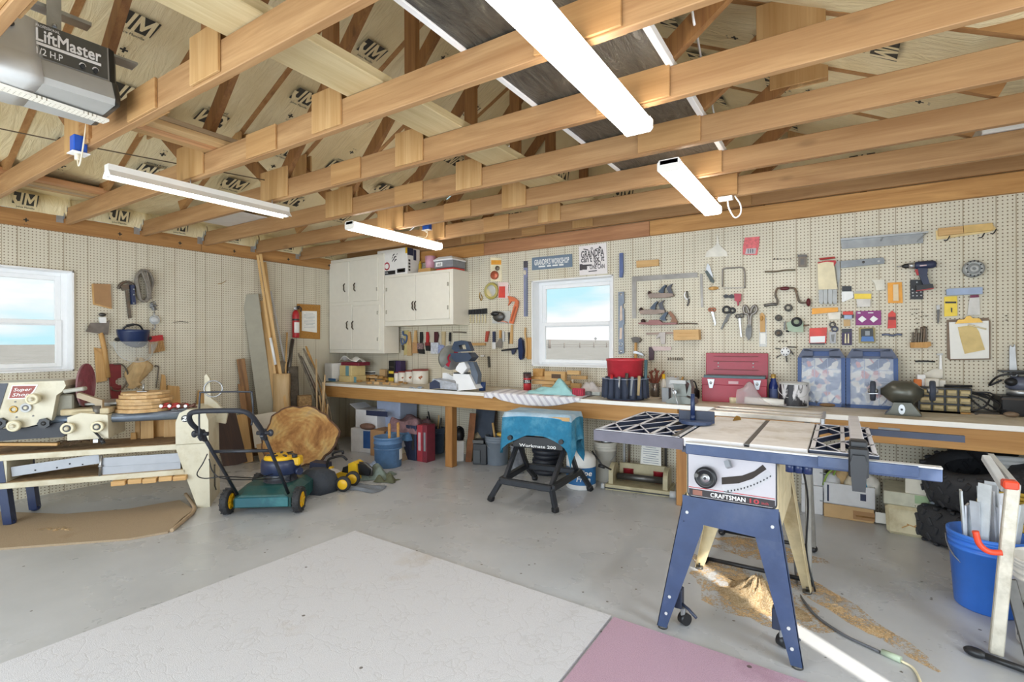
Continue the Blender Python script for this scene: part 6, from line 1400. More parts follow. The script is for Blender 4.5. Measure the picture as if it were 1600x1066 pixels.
def ob(name,label,cat,px,py,w_,d,h,mat,yaw=0,group=None,b=.003,dz=0):
 p=ZP(px,py,BT+dz);mb=MB();mb.box((0,d/2,h/2),(w_,d,h),None,b)
 return one(name,label,cat,mb,mat,T(p,yaw),group)
TEAL=pm('teal_card','6d9aa3',.6,var=.06);CRMC=pm('cream_card','d9c48c',.7,var=.06);BRD=pm('burgundy','7a2436',.5)
p0=ZP(513,596,BT);t=carton('paper_box','white and blue paper box at the far end of the bench','box',T((p0.x,p0.y,BT),-6),wid(p0,21),.25,hgt(p0,567),WBOX,prints=((.5,.12,.98,.12,pm('print_blue','4573a8',.5)),(.5,.03,.9,.05,TEAL)))
p0=ZP(537,597,BT);H1=hgt(p0,587)
t=carton('flat_box','low teal and cream box at the bottom of its pile','box',T((p0.x+.02,p0.y,BT),-4),wid(p0,31),.24,H1,CRMC,prints=((.85,.5,.2,.95,TEAL),))
t=carton('flat_box','cream box with teal ends lying on the low box','box',T((p0.x,p0.y+.03,BT+H1+.001),-2),wid(p0,30),.22,hgt(p0,571)-H1,CRMC,prints=((.14,.5,.27,.97,TEAL),))
z2=hgt(p0,571)+.002
mb=MB();mb.box((0,.1,.02),(.33,.20,.045),None,.004);one('burgundy_binder','burgundy binder lying on the cream and teal boxes','binder',mb,BRD,T((p0.x+.02,p0.y+.08,BT+z2),3))
mb=MB();mb.grid(lambda u,v:(-.17+.34*u,-.02+.16*v,.05*math.sin(u*7+v*3)*.4+.055*math.sin(PI*u)+.03*math.sin(v*8+u*5)*.5),14,8,.004);one('crumpled_paper','crumpled white paper on top of the burgundy binder','paper',mb,PAPERW,T((p0.x-.02,p0.y+.10,BT+z2+.05)))
p1=ZP(562,590,BT)
for i in range(4):
 mb=MB();mb.box((0,.1,.008),(.22-.02*i,.16,.014),None,.002);one('magazine',f'magazine or thin pack in the pile behind the wood scraps, {["lowest","second lowest","second from the top","topmost"][i]}','magazine',mb,[KRAFT,LGREY,BLACK,PAPERW][i],T((p1.x+.01*i,p1.y+.08,BT+.0155*i+.06),4-3*i),'thin packs behind the wood scraps')
mb=MB();mb.box((0,.1,.029),(.2,.14,.058));one('scrap_block','plain wood block carrying the thin packs','wood block',mb,PINEX,T((p1.x,p1.y+.08,BT)))
rr=random.Random(77);SCR=[PINEX,PINEY,KRAFT,WOODH]
sc_px=[(552,592),(560,597),(566,590),(571,595),(577,600),(583,594),(590,601),(596,596),(604,601),(611,598),(618,602),(626,598),(634,600),(573,586),(584,585),(594,588)]
names_=['nearest the teal box','with a long thin shape near the teal box','half under the others near the teal box','short and square','pale and flat at the front','lying across two others','big front one','thin one behind the big front one','wedge at the middle front','flat one behind the wedge','slim one before the canisters','brown one before the canisters','dark thin one nearest the canisters','upper one by the thin packs','upper middle one','upper one by the black boxes']
for i,(px,py)in enumerate(sc_px):
 p=ZP(px,py,BT);L_=rr.uniform(.06,.13);w_=rr.uniform(.03,.06);h_=rr.uniform(.015,.035)
 k=rr.random();mb=MB();mb.prism([(-L_/2,-w_/2),(L_/2,-w_/2+.01*k),(L_/2-.03*k,w_/2),(-L_/2+.01,w_/2)],0,h_)
 one('wood_scrap','wood scrap on the bench, '+names_[i],'wood scrap',mb,SCR[i%4],T((p.x,p.y,BT+(.0 if i<13 else.045)),rr.uniform(-40,40)),'wood scraps on the bench')
for i,(px,py,dz)in enumerate(((560,586,.03),(592,589,.03),(575,584,.055),(598,584,.02))):
 p=ZP(px,py,BT);mb=MB();mb.box((0,0,.012),(.16,.05,.024),None,.003)
 one('wood_scrap',f'brown offcut in the back layer of the bench scraps, {["beside the teal box","beside the black boxes","topmost","lowest at the black boxes"][i]}','wood scrap',mb,WOODH,T((p.x,p.y+.06,BT+dz),rr.uniform(-15,15)),'wood scraps on the bench')
mb=MB();mb.box((0,0,.05),(.10,.05,.10),None,.004);p=ZP(590,588,BT);one('wood_block','upright pale wood block at the back of the scraps','wood block',mb,KRAFT,T((p.x,p.y+.1,BT+.055)))
p=ZP(611,593,BT);bw=wid(p,14)
zz_=0
for i in range(3):
 h_=hgt(p,(585,576,563)[i])-zz_;t=thing('small_black_box',f'small black box with a yellow label, {["bottom","middle","top"][i]} of the stack beside the scraps','box',T((p.x+.004*i,p.y,BT+zz_),-3*i),'stack of black boxes')
 mb=MB();mb.box((0,.05,h_/2),(bw,.1,h_-.001),None,.002);part(t,'box_body',mb,BLACK)
 mb=MB();mb.box((0,-.001,h_*(.4 if i<2 else.25)),(bw*.8,.001,h_*(.45 if i<2 else.12)));part(t,'label',mb,YELC if i<2 else DSTEEL)
 zz_+=h_
mb=MB();mb.box((0,.05,zz_/2),(bw*.8,.09,zz_*.98),None,.002);one('small_black_box','tall dark purple box right against the stack of black boxes'.replace('right ',''),'box',mb,DPUR,T((p.x+bw*.95,p.y+.01,BT)))
RLID=pm('canister_lid','8c3a34',.4);CANW=pm('canister_white','ece7dc',.35,var=.02)
for i,(px,pb_,pt,dpx)in enumerate(((620,595,581,8),(629,597,579.5,13),(641,598,578,15),(659.5,600,576.5,25))):
 p=bt(px,pb_,wid(bt(px,pb_),dpx/2));r_=wid(p,dpx/2);h_=hgt(p,pt)
 t=thing('canister',f'white canister with a dark red lid, {["smallest, beside the black boxes","second smallest","second largest","largest, with a fruit picture"][i]}','canister',T((p.x,p.y,BT),facing(p)),'white kitchen canisters')
 mb=MB();mb.lathe([(0,0),(r_*.97,0),(r_,.004),(r_,h_*.9),(0,h_*.9)],28);part(t,'body',mb,CANW)
 mb=MB();mb.lathe([(r_*1.02,h_*.9),(r_*1.03,h_*.97),(r_*.9,h_),(0,h_)],28);part(t,'lid',mb,RLID)
 if i:
  mb=MB()
  for dx,dz,s in((-.006,0,.008),(.005,.004,.009),(0,-.007,.006)):mb.ell((dx*(i+1)*.5,-r_*.985,h_*.45+dz*(i+1)*.5),(s*(i+1)*.4,.004,s*(i+1)*.4))
  part(t,'fruit_picture',mb,pm('fruit_print','a55a2e',.5))
p=bt(722,612,0);MS=Pl((p.x,p.y),8,BT)
t=thing('miter_saw','miter saw with a raised red and steel blade guard on the bench','miter saw',MS.M)
q=MS.q
mb=MB();mb.prism(q((714,611),(744,608),(733,585),(708,584),(708,592),(712,596)),-.16,.0);part(t,'fence',mb,VINYL)
mb=MB();mb.prism(q((672,606),(716,610),(716,600),(700,596),(676,592)),-.16,-.0);part(t,'base',mb,pm('saw_base','b5b9c2',.4,.4,var=.2,sc=30))
mb=MB();mb.prism(q((681,584),(687,584),(702,592),(702,596),(681,594)),-.17,-.13);part(t,'fence',mb,VINYL)
mb=MB();mb.prism(q((673,608),(673,598),(680,594),(687,598),(688,607)),-.02,.02);part(t,'bevel_knob',mb,NAVYT)
c=MS.p(705,560,-.08);r_=abs(MS.p(692,560,-.08).x-c.x)
RZ=Matrix.Rotation(math.radians(-38),4,'Y')
mb=MB();M_=Matrix.Translation(c)@Matrix.Rotation(math.radians(52),4,'Y')
mb.lathe([(0,.004),(.12,.004),(.125,0),(.12,-.004),(0,-.004)],40,None);mb.xform(M_);part(t,'blade',mb,SILV)
mb=MB();mb.lathe([(.03,.006),(.095,.006),(.095,.010),(.03,.010)],32,None,a0=.3,a1=4.4);mb.xform(M_);part(t,'blade_guard',mb,pm('guard_red','c02c42',.35))
mb=MB();mb.lathe([(.05,.016),(.135,.016),(.138,.0),(.138,-.02),(.05,-.02)],32,None,a0=1.2,a1=3.9);mb.xform(M_);part(t,'upper_guard',mb,pm('guard_grey','77766f',.4))
mb=MB();mb.prism(q((711,534),(722,532),(732,534),(738,548),(731,549),(728,538),(718,540),(720,546),(735,546),(736,549),(713,550),(707,545)),-.05,.02);part(t,'handle',mb,pm('saw_navy','2a3a52',.35))
mb=MB();mb.prism(q((707,552),(735,551),(741,558),(735,565),(716,566),(710,560)),-.10,.05);part(t,'motor',mb,MC['saw_navy'])
mb=MB();mb.prism(q((715,574),(720,567),(728,566),(732,575),(724,585),(714,578)),-.06,.03);part(t,'dust_port',mb,VINYL)
mb=MB();mb.prism(q((728,566),(736,566),(744,586),(743,600),(738,603),(734,596),(733,582)),-.12,-.04);part(t,'pivot_arm',mb,pm('arm_grey','5e6876',.4))
mb=MB();mb.box((*q((722,583),off=-.04)[0],-.04),(.15,.012,.09));part(t,'turntable_strip',mb,BLACK)
mb=MB();mb.grid(lambda u,v:(-.07+.14*u,-.05+.10*v,.006+.012*math.sin(u*6+v*4)),8,6,.002);p=ZP(651,607,BT);one('blue_paper','crumpled pale blue sheet in front of the largest canister','paper',mb,pm('pale_blue_paper','a9bdd6',.5),T((p.x,p.y,BT),20))
p=bt(753.5,611,.035);r_=wid(p,5.7);h_=hgt(p,597);mb=MB();mb.lathe([(0,0),(r_*.92,0),(r_,h_),(r_*.9,h_),(r_*.84,.01),(0,.01)],24);one('blue_cup','dark blue cup standing alone beside the miter saw','cup',mb,pm('cup_blue','27406f',.4),T((p.x,p.y,BT)))
CL=NT('striped_cloth');cv=CL.coords(False);cs=CL.n('ShaderNodeSeparateXYZ',i0=cv)
st=CL.math('GREATER_THAN',CL.math('SINE',CL.math('MULTIPLY',CL.math('ADD',cs.outputs[0],CL.math('MULTIPLY',cs.outputs[2],.8)),85.0)),.35)
CLM=CL.out(CL.mix(st,lin('efedf0'),lin('cfcbd3')),.9)
xa,xb=W(757,620,-.68).x,W(905,630,-.68).x
def clo(u,v):
 x=xa+(xb-xa)*u;d=.02+.075*math.sin(PI*min(1,max(0,(u-.08)*1.1)))**.7*(1 if u>.08 else 0)+.03*(u<.1)
 s=v*1.0
 if s<.62:y=-.30-(s/.62)*.382+.02*math.sin(u*9);return(x+.03*math.sin(u*20)*s,max(y,-.684),BT+.004+.004*math.sin(u*30+v*9)+.003)
 k=(s-.62)/.38;return(x+.02*math.sin(u*20)*.6,-.688-.006*math.sin(u*40),BT+.004-d*k)
mb=MB();mb.grid(clo,60,22,.003);one('striped_cloth','white striped cloth spread on the bench and hanging over its edge','cloth',mb,CLM)
ZC=BT+.012
p=bt(824,612,.03);r_=wid(p,6.4);h_=hgt(p,585)
t=thing('steel_wool_can','tall can in black, white and red on the striped cloth','can',T((p.x,p.y,ZC),facing(p)))
mb=MB();mb.mi=0;mb.lathe([(0,0),(r_,0),(r_,h_*.40)],24);mb.mi=1;mb.lathe([(r_,h_*.40),(r_,h_*.62)],24);mb.mi=0;mb.lathe([(r_,h_*.62),(r_,h_*.72)],24);mb.mi=2;mb.lathe([(r_,h_*.72),(r_,h_),(0,h_)],24);mb.mi=0
bd=part(t,'body',mb,[pm('can_red','b02a30',.4),BLACK,pm('can_brown','4a2e2c',.4)])
mb=MB();mb.text('ZILL',.034,T((0,-r_-.0012,h_*.46),R=(90,0,0)),.01,0,width=r_*1.35);part(t,'lettering',mb,WHITEP)
mb=MB();mb.lathe([(r_*1.02,h_-.004),(r_*1.02,h_+.006),(0,h_+.006)],24);part(t,'lid',mb,BLACK)
GP='wooden frames before the window'
for i,(px,py,w_,h_,d,dz,yaw)in enumerate(((868,597,.30,.05,.05,.0,-3),(850,594,.26,.028,.05,.052,4),(872,590,.30,.03,.05,.055,-2),(868,586,.24,.07,.045,.085,-2),(838,588,.22,.025,.04,.085,8),(905,591,.16,.025,.05,.10,6),(897,583,.14,.03,.04,.135,-4),(900,598,.10,.07,.05,0,3),(842,582,.12,.06,.05,.11,0))):
 p=ZP(px,py+14,BT);p=V((W(px,585,-.22+.03*(i%3)).x,-.22+.03*(i%3),0));t=thing('wooden_frame_piece',f'wooden piece in the jointed pile before the back window, {["long bottom rail","thin second rail at the can side","second rail in the middle","wide slotted one on top","slim one sticking out over the can","pale one sticking out to the red bucket","short topmost end piece","upright end block nearest the bag","dark upright block over the can"][i]}','wood piece',T((p.x,p.y,BT+dz*1.35),yaw),GP);h_*=1.35
 mb=MB();mb.box((0,0,h_/2),(w_,d,h_),None,.003);part(t,'rail',mb,[PINEX,WOODH][i in(4,8)])
 if i in(0,3):
  mb=MB();mb.box((.02,-d/2-.001,h_/2),(w_*.45,.002,h_*.45));part(t,'slot',mb,DRED if i==0 else pm('slot_dark','5f4a3a',.8))
p=ZP(862,616,ZC)
def teal(u,v):
 x=-.26+.52*u;e=(math.sin(PI*u)**.45)*(math.sin(PI*v)**.5);hh=.055+.075*math.exp(-((u-.66)/.16)**2)*(v>.1)
 return(x+.02*math.sin(v*9),-.06+.18*v,e*hh*(1+.25*math.sin(u*17+v*5)))
mb=MB();mb.grid(teal,30,14);one('teal_towel','crumpled pale teal towel lying on the striped cloth','towel',mb,pm('pale_teal','9fcfd0',.9,var=.08,bump=.3),T((p.x,p.y,ZC),3))
p=ZP(901.5,619,ZC);t=thing('red_pack','small red ribbed pack beside the teal towel','pack',T((p.x,p.y,ZC),-3))
w_,h_=wid(p,19),hgt(p,607.5)-.0
mb=MB();mb.box((0,.03,h_/2),(w_,.06,h_),None,.008);bo=part(t,'body',mb,pm('pack_red','b82a48',.4))
mb=MB();[mb.box((-.4*w_+k*w_*.16,-.001,h_/2),(.004,.003,h_*.7))for k in range(6)];part(bo,'rib',mb,DRED)
mb=MB();mb.cyl((0,0,0),(0,0,.075),.02,n=12);mb.cyl((0,0,.075),(0,0,.11),.01,n=10);mb.ell((0,0,.11),.016);p=ZP(895,605,BT);one('small_bottle','small pale bottle behind the red pack','bottle',mb,pm('bottle_pale','e2d6c4',.3),T((p.x,p.y,ZC)))
p=ZP(932,606,BT)
mb=MB();mb.grid(lambda u,v:(-.19+.38*u,-.09+.2*v,(math.sin(PI*u)**.5)*(math.sin(PI*v)**.5)*(.10+.05*math.sin(u*6+1)+.015*math.sin(u*23+v*11))),24,12);one('white_bag','soft white plastic bag between the wooden pile and the red bucket','bag',mb,pm('bag_white','e8e3e3',.35,bump=.2),T((p.x,p.y+.03,BT),-4))
for i,(px,py,w_,h_)in enumerate(((917,617,.06,.04),(930,617,.09,.035),(946,618,.07,.045))):
 p=ZP(px,py,ZC);mb=MB();mb.box((0,.03,h_/2),(w_,.05,h_),None,.008);one('clear_box',f'small clear plastic box in front of the white bag, {["with grey contents","flat one in the middle","nearest the red bucket"][i]}','box',mb,[GREY,pm('clear_plastic_a','d3dad6',.15),pm('clear_plastic_b','e3e3e0',.15)][i],T((p.x,p.y,BT+.002),5*i-4),'clear boxes before the white bag')
p=bt(977,627,.16);rp=wid(p,29);hp=hgt(p,561)
t=pail('tool_bucket','red bucket on the bench wrapped in a navy pocket tool organiser',T((p.x,p.y,BT),facing(p)),rp*.86,rp*.98,hp,pm('bucket_red','c23540',.4),None,0,False)
ho=hgt(p,589)
mb=MB();mb.lathe([(rp*.98,.005),(rp*1.08,ho*.4),(rp*1.06,ho),(rp*1.0,ho)],30);og=part(t,'organiser',mb,pm('navy_canvas','353d4f',.8,var=.1))
for k in range(9):
 a=-PI/2+(k-4)*.36;mb=MB();c_=V((math.cos(a),math.sin(a),0));s_=V((-c_.y,c_.x,0))
 mb.grid(lambda u,v:c_*(rp*1.09+.03*math.sin(PI*u)*(1-.3*v))+s_*(rp*.36*(u-.5))+V((0,0,.02+ho*.82*v)),8,4,.003);pk=part(og,'pocket',mb,MC['navy_canvas'])
 mb=MB();mb.tube([c_*(rp*1.09+.03*math.sin(PI*u)*.7+.002)+s_*(rp*.36*(u-.5))+V((0,0,.022+ho*.82))for u in[i/8 for i in range(9)]],.004,6);part(og,'trim',mb,pm('trim_grey','8d94a5',.7))
for k,(a,h_,m)in enumerate(((-2.3,1.12,RED),(-1.9,1.05,SILV),(-1.55,1.2,DSTEEL),(-1.3,1.05,GREY),(-.95,1.08,pm('tan_grip','b5a07a',.5)),(-.45,1.75,pm('teal_grip','3f5f66',.5)))):
 mb=MB();c_=V((math.cos(a),math.sin(a),0));mb.tube([c_*(rp*1.13)+V((0,0,.05)),c_*(rp*1.12)+V((.01,0,ho*h_))],.014,8)
 one('hand_tool',f'tool handle sticking out of the navy organiser, {["red one at the bag side","bright steel one","tall dark one in the middle","short grey one","tan one","tallest teal one at the far side"][k]}','tool',mb,m,T((p.x,p.y,BT),facing(p)),'tools in the organiser')
def pot(name,label,px,py,dpx,pt,m,cat='can'):
 p=bt(px,py,wid(bt(px,py),dpx/2));r_=wid(p,dpx/2);h_=hgt(p,pt);mb=MB();mb.lathe([(0,0),(r_,0),(r_,h_),(r_*.93,h_),(r_*.93,.01),(0,.01)],24)
 return one(name,label,cat,mb,m,T((p.x,p.y,BT))),V((p.x,p.y,BT)),r_,h_
o1,c1,r1,h1=pot('tin_can','ribbed tin can holding brown handled pliers',1023,619,14,599,pm('tin','8f8782',.3,.7))
for k in range(3):
 t=thing('pliers',f'brown handled pliers standing in the tin can, {["leaning to the red bucket","upright in the middle","leaning to the yellow cap bottle"][k]}','pliers',T((c1.x,c1.y,BT+.02),0),'pliers in the tin can')
 mb=MB();x=(k-1)*.05;mb.tube(smooth_path([V((0,0,.03)),V((x*.4,0,.1)),V((x+.02,-.01,.19)),V((x+.04,-.01,.22))],5),.010,7);part(t,'handle',mb,pm('brown_grip','8a4a36',.4))
 mb=MB();mb.tube(smooth_path([V((0,.005,.03)),V((x*.4-.01,.01,.1)),V((x-.03,.01,.17)),V((x-.05,.01,.18+.03*k))],5),.010,7);part(t,'handle',mb,MC['brown_grip'])
o2,c2,r2,h2=pot('square_tin','pale grey pot of brushes behind the yellow cap bottle',1050,606,22,590,LGREY,'pot')
for k in range(10):
 x=-.065+.0145*k;mb=MB();L_=.17+.02*math.sin(k*2.3);mb.tube([V((x*.5,0,.02)),V((x*1.5,.01*math.sin(k),L_))],[.006,.009],7)
 one('tool_brush',f'wooden handled brush or file in the pale pot, {["first","second","third","fourth","fifth","sixth","seventh","eighth","ninth","last"][k]} counted from the red bucket side','brush',mb,[WOODH,pm('orange_wood','c98a4c',.5),DSTEEL][(k*7)%3 if k>7 else k%2],T((c2.x,c2.y,BT)),'brushes in the pale pot')
p=bt(1037,620,.02);h_=hgt(p,585);t=thing('glue_bottle','bottle with a yellow cap between the tin can and the vise','bottle',T((p.x,p.y,BT)))
mb=MB();r_=wid(p,4.5);mb.lathe([(0,0),(r_,0),(r_,h_*.6),(r_*.5,h_*.78),(r_*.4,h_*.8)],20);part(t,'body',mb,pm('bottle_offwhite','d9d2c6',.3))
mb=MB();mb.lathe([(r_*.6,h_*.79),(r_*.55,h_*.98),(0,h_)],16);part(t,'cap',mb,YEL)
mb=MB();mb.grid(lambda u,v:(-.10+.2*u,-.09+.16*v,.006+.008*math.sin(u*7)),6,5,.002);p=ZP(1018,622,BT);one('paper_scrap','curled scrap of paper beside the organiser bucket','paper',mb,pm('paper_tan','cdbfae',.8),T((p.x,p.y,BT)))
p=ZP(1062,632,BT);VS=Pl((p.x,p.y),-4,BT);q=VS.q
VG=pm('vise_grey','7d817c',.45,.4,var=.15);t=thing('bench_vise','grey bench vise bolted to the front of the bench','vise',VS.M)
mb=MB();mb.prism(q((1042,632),(1082,632),(1080,624),(1070,620),(1052,620),(1040,626)),-.16,0);part(t,'base',mb,VG)
mb=MB();mb.prism(q((1049,622),(1072,622),(1070,606),(1068,596),(1049,595),(1052,607)),-.14,-.02);part(t,'body',mb,VG)
mb=MB();mb.box((*q((1059,597),off=-.02)[0],-.03),(.13,.03,.03),None,.003);mb.box((*q((1059,598),off=-.1)[0],-.08),(.13,.03,.03),None,.003);part(t,'jaw',mb,LGREY)
mb=MB();mb.cyl(VS.p(1054,613,-.02),VS.p(1054,613,.05),.015,n=12);mb.cyl(VS.p(1052,609,.05),VS.p(1063,644,.05),.006,n=8);mb.ell(VS.p(1052,609,.05),.011);mb.ell(VS.p(1063,644,.05),.011);part(t,'screw_handle',mb,SILV)
mb=MB();mb.prism(q((1071,618),(1076,600),(1071,596),(1076,594),(1079,605),(1078,620)),-.1,-.02);part(t,'side_lever',mb,VG)
mb=MB();mb.box((*q((1040,618),off=-.1)[0],-.12),(.06,.13,.06),None,.004);one('grey_tin','small grey tin standing between the bottle and the vise','tin',mb,GREY,VS.M)
p=bt(1084,623,.05);mb=MB();mb.lathe([(0,0),(.045,0),(.05,.02),(.05,.07),(.03,.09),(0,.09)],20);mb.tube(smooth_path([V((.03,0,.08)),V((0,.02,.15)),V((-.05,.02,.13)),V((-.06,0,.07))],5),.007,7);one('black_motor','small black motor with a cord beside the red toolbox','motor',mb,BLACK,T((p.x,p.y,BT)))
A,B=ZP(1096,627,BT),ZP(1199,632,BT);TB=T((A+B)/2,math.degrees(math.atan2((B-A).y,(B-A).x)));wT=(B-A).length*.985;hT=hgt((A+B)/2,592.5)
TR=pm('toolbox_red','a3263a',.35,var=.06,bump=.05);t=thing('red_toolbox','red metal toolbox standing open on the bench','toolbox',TB)
mb=MB();mb.box((0,.11,hT*.36),(wT,.22,hT*.72),None,.004);part(t,'case',mb,TR)
mb=MB();mb.prism([(-.002,hT*.72),(.22,hT*.72),(.22,hT*.95),(-.002,hT)],-wT/2,wT/2,Matrix(((0,0,1,0),(1,0,0,0),(0,1,0,0),(0,0,0,1))));fl=part(t,'front_band',mb,TR)
mb=MB();mb.box((.0,.10,hT*1.04),(wT*.95,.17,hT*.12),None,.003);part(t,'tray',mb,pm('tray_teal','4e6b72',.4))
hl=hgt((A+B)/2+V((0,.22,0)),553)
mb=MB();mb.box((.005,.225,(hT*.95+hl)/2),(wT,.012,hl-hT*.95),(-4,0,0),.003);ld=part(t,'lid',mb,TR)
mb=MB();zl=(hT*.95+hl)/2
for z_ in(hl*.93,zl*1.12,zl*.88):mb.box((0,.217-(z_-zl)*-.07-.002,z_),(wT*.72,.006,.006))
part(ld,'rib',mb,DRED)
mb=MB()
for x in(-.14,.14):
 for dz in(.0,.03):mb.ell((x*wT/.45*.9,.213,zl-.01+dz),(.007,.005,.006))
part(ld,'rivet',mb,LGREY)
for x in(-.35,.36):
 mb=MB();mb.prism([(-.028,.03),(.028,.03),(.02,-.01),(.012,-.045),(-.012,-.045),(-.02,-.01)],0,.010,T((x*wT,-.004,hT*.80),R=(90,0,0)));mb.ell((x*wT,-.016,hT*.80),(.01,.006,.012));part(t,'latch',mb,SILV)
mb=MB();mb.box((0,-.006,hT*.83),(.075,.004,.022));pl_=part(t,'badge',mb,pm('badge_pink','c9a0a6',.4))
p=bt(1208.5,617,.03);r_=wid(p,6.5);h_=hgt(p,586);t=thing('blue_bottle','dark blue bottle with a gold cap beside the red toolbox','bottle',T((p.x,p.y,BT)))
mb=MB();mb.lathe([(0,0),(r_,0),(r_,h_*.6),(r_*.55,h_*.8),(r_*.5,h_*.86)],22);part(t,'body',mb,pm('cobalt','2b3f86',.2))
mb=MB();mb.lathe([(r_*.55,h_*.86),(r_*.55,h_),(0,h_)],16);part(t,'cap',mb,pm('gold_cap','c2a25a',.35,.5))
mb=MB();mb.lathe([(r_*1.01,h_*.18),(r_*1.01,h_*.5)],22);part(t,'label',mb,pm('bottle_label','5f6f9f',.5))
p=ZP(1192,634,BT)
t=thing('plastic_bag','clear plastic bag with rolled papers lying before the red toolbox','bag',T((p.x,p.y,BT),-4))
mb=MB();mb.grid(lambda u,v:(-.19+.36*u,-.05+.15*v,.01+(math.sin(PI*v)**.5)*(.11*math.exp(-((u-.22)/.2)**2)+.07*(1-u)+.02*math.sin(u*13+v*7))),22,10);part(t,'film',mb,glass('bag_film','e3dce0',.15,.38))
mb=MB();mb.cyl((-.13,-.0,.035),(.15,.0,.03),.028,n=14);part(t,'paper_roll',mb,PAPERW)
mb=MB();mb.cyl((-.12,.05,.04),(.1,.06,.035),.024,n=14);part(t,'paper_roll',mb,GREY)
p=bt(1146,630,.02);mb=MB();mb.lathe([(0,0),(.03,0),(.032,.04),(.026,.045),(0,.045)],18);one('white_jar','small white jar lying at the plastic bag before the toolbox','jar',mb,CREAMW,T((p.x,p.y,BT)))
p=bt(1240,637,.085);r_=wid(p,20.5);h_=hgt(p,599)
PCN=NT('dripped_label');pv_=PCN.coords(False);dn=PCN.noise(PCN.n('ShaderNodeMapping',I_Vector=pv_,I_Scale=(16,16,5)).outputs[0],1,4,.6,.6)
PCM=PCN.out(PCN.ramp(dn,[(.50,lin('2b2a30')),(.56,lin('dcdce0'))]),.4)
t=thing('paint_can','dripped black and white paint can on the bench','paint can',T((p.x,p.y,BT),facing(p)))
mb=MB();mb.mi=0;mb.lathe([(0,0),(r_,0),(r_,.01)],30);mb.mi=1;mb.lathe([(r_*.99,.01),(r_*.99,h_*.93)],30);mb.mi=0;mb.lathe([(r_,h_*.93),(r_*1.02,h_*.96),(r_,h_),(r_*.85,h_),(r_*.83,h_*.97),(0,h_*.97)],30);part(t,'body',mb,[LGREY,PCM])
mb=MB();mb.tube([V((r_*1.05*math.cos(a),-r_*.75*math.sin(a)-.02,h_*.75-.07*math.sin(a)))for a in[PI*i/12 for i in range(13)]],.003,6);part(t,'bail',mb,LGREY)
p=ZP(1293,634,BT);mb=MB();mb.ell((0,0,.012),(.055,.035,.014),R=(0,0,10));one('brown_rag','small brown lump of rag before the blue cases','rag',mb,pm('brown_rag','8d6f4d',.9,var=.2),T((p.x,p.y,BT)))
for i,(px,py)in enumerate(((1267,628),(1277,630))):
 p=bt(px,py,.02);mb=MB();mb.cyl((-.02,0,.022),(.03,.01,.02),.02,n=12);mb.ell((.03,.01,.02),(.012,.02,.02));one('dark_fitting',f'small dark fitting behind the paint can, {["against the can","against the blue case"][i]}','fitting',mb,DSTEEL,T((p.x,p.y,BT),30*i),'dark fittings by the paint can')
CB1=pm('case_blue','2f4f88',.4,var=.08);CB2=pm('case_slate','4f5870',.45,var=.1)
CONT=NT('sorted_hardware');cv2=CONT.coords(False);vo=CONT.n('ShaderNodeTexVoronoi',I_Vector=cv2,I_Scale=26.0)
CONTM=CONT.out(CONT.ramp(CONT.n('ShaderNodeSeparateColor',i0=vo.outputs['Color']).outputs[0],[(.1,lin('5f7299')),(.4,lin('9aa9c4')),(.55,lin('d8d5cf')),(.8,lin('e9e6e2')),(.95,lin('c98e92'))]),.5)
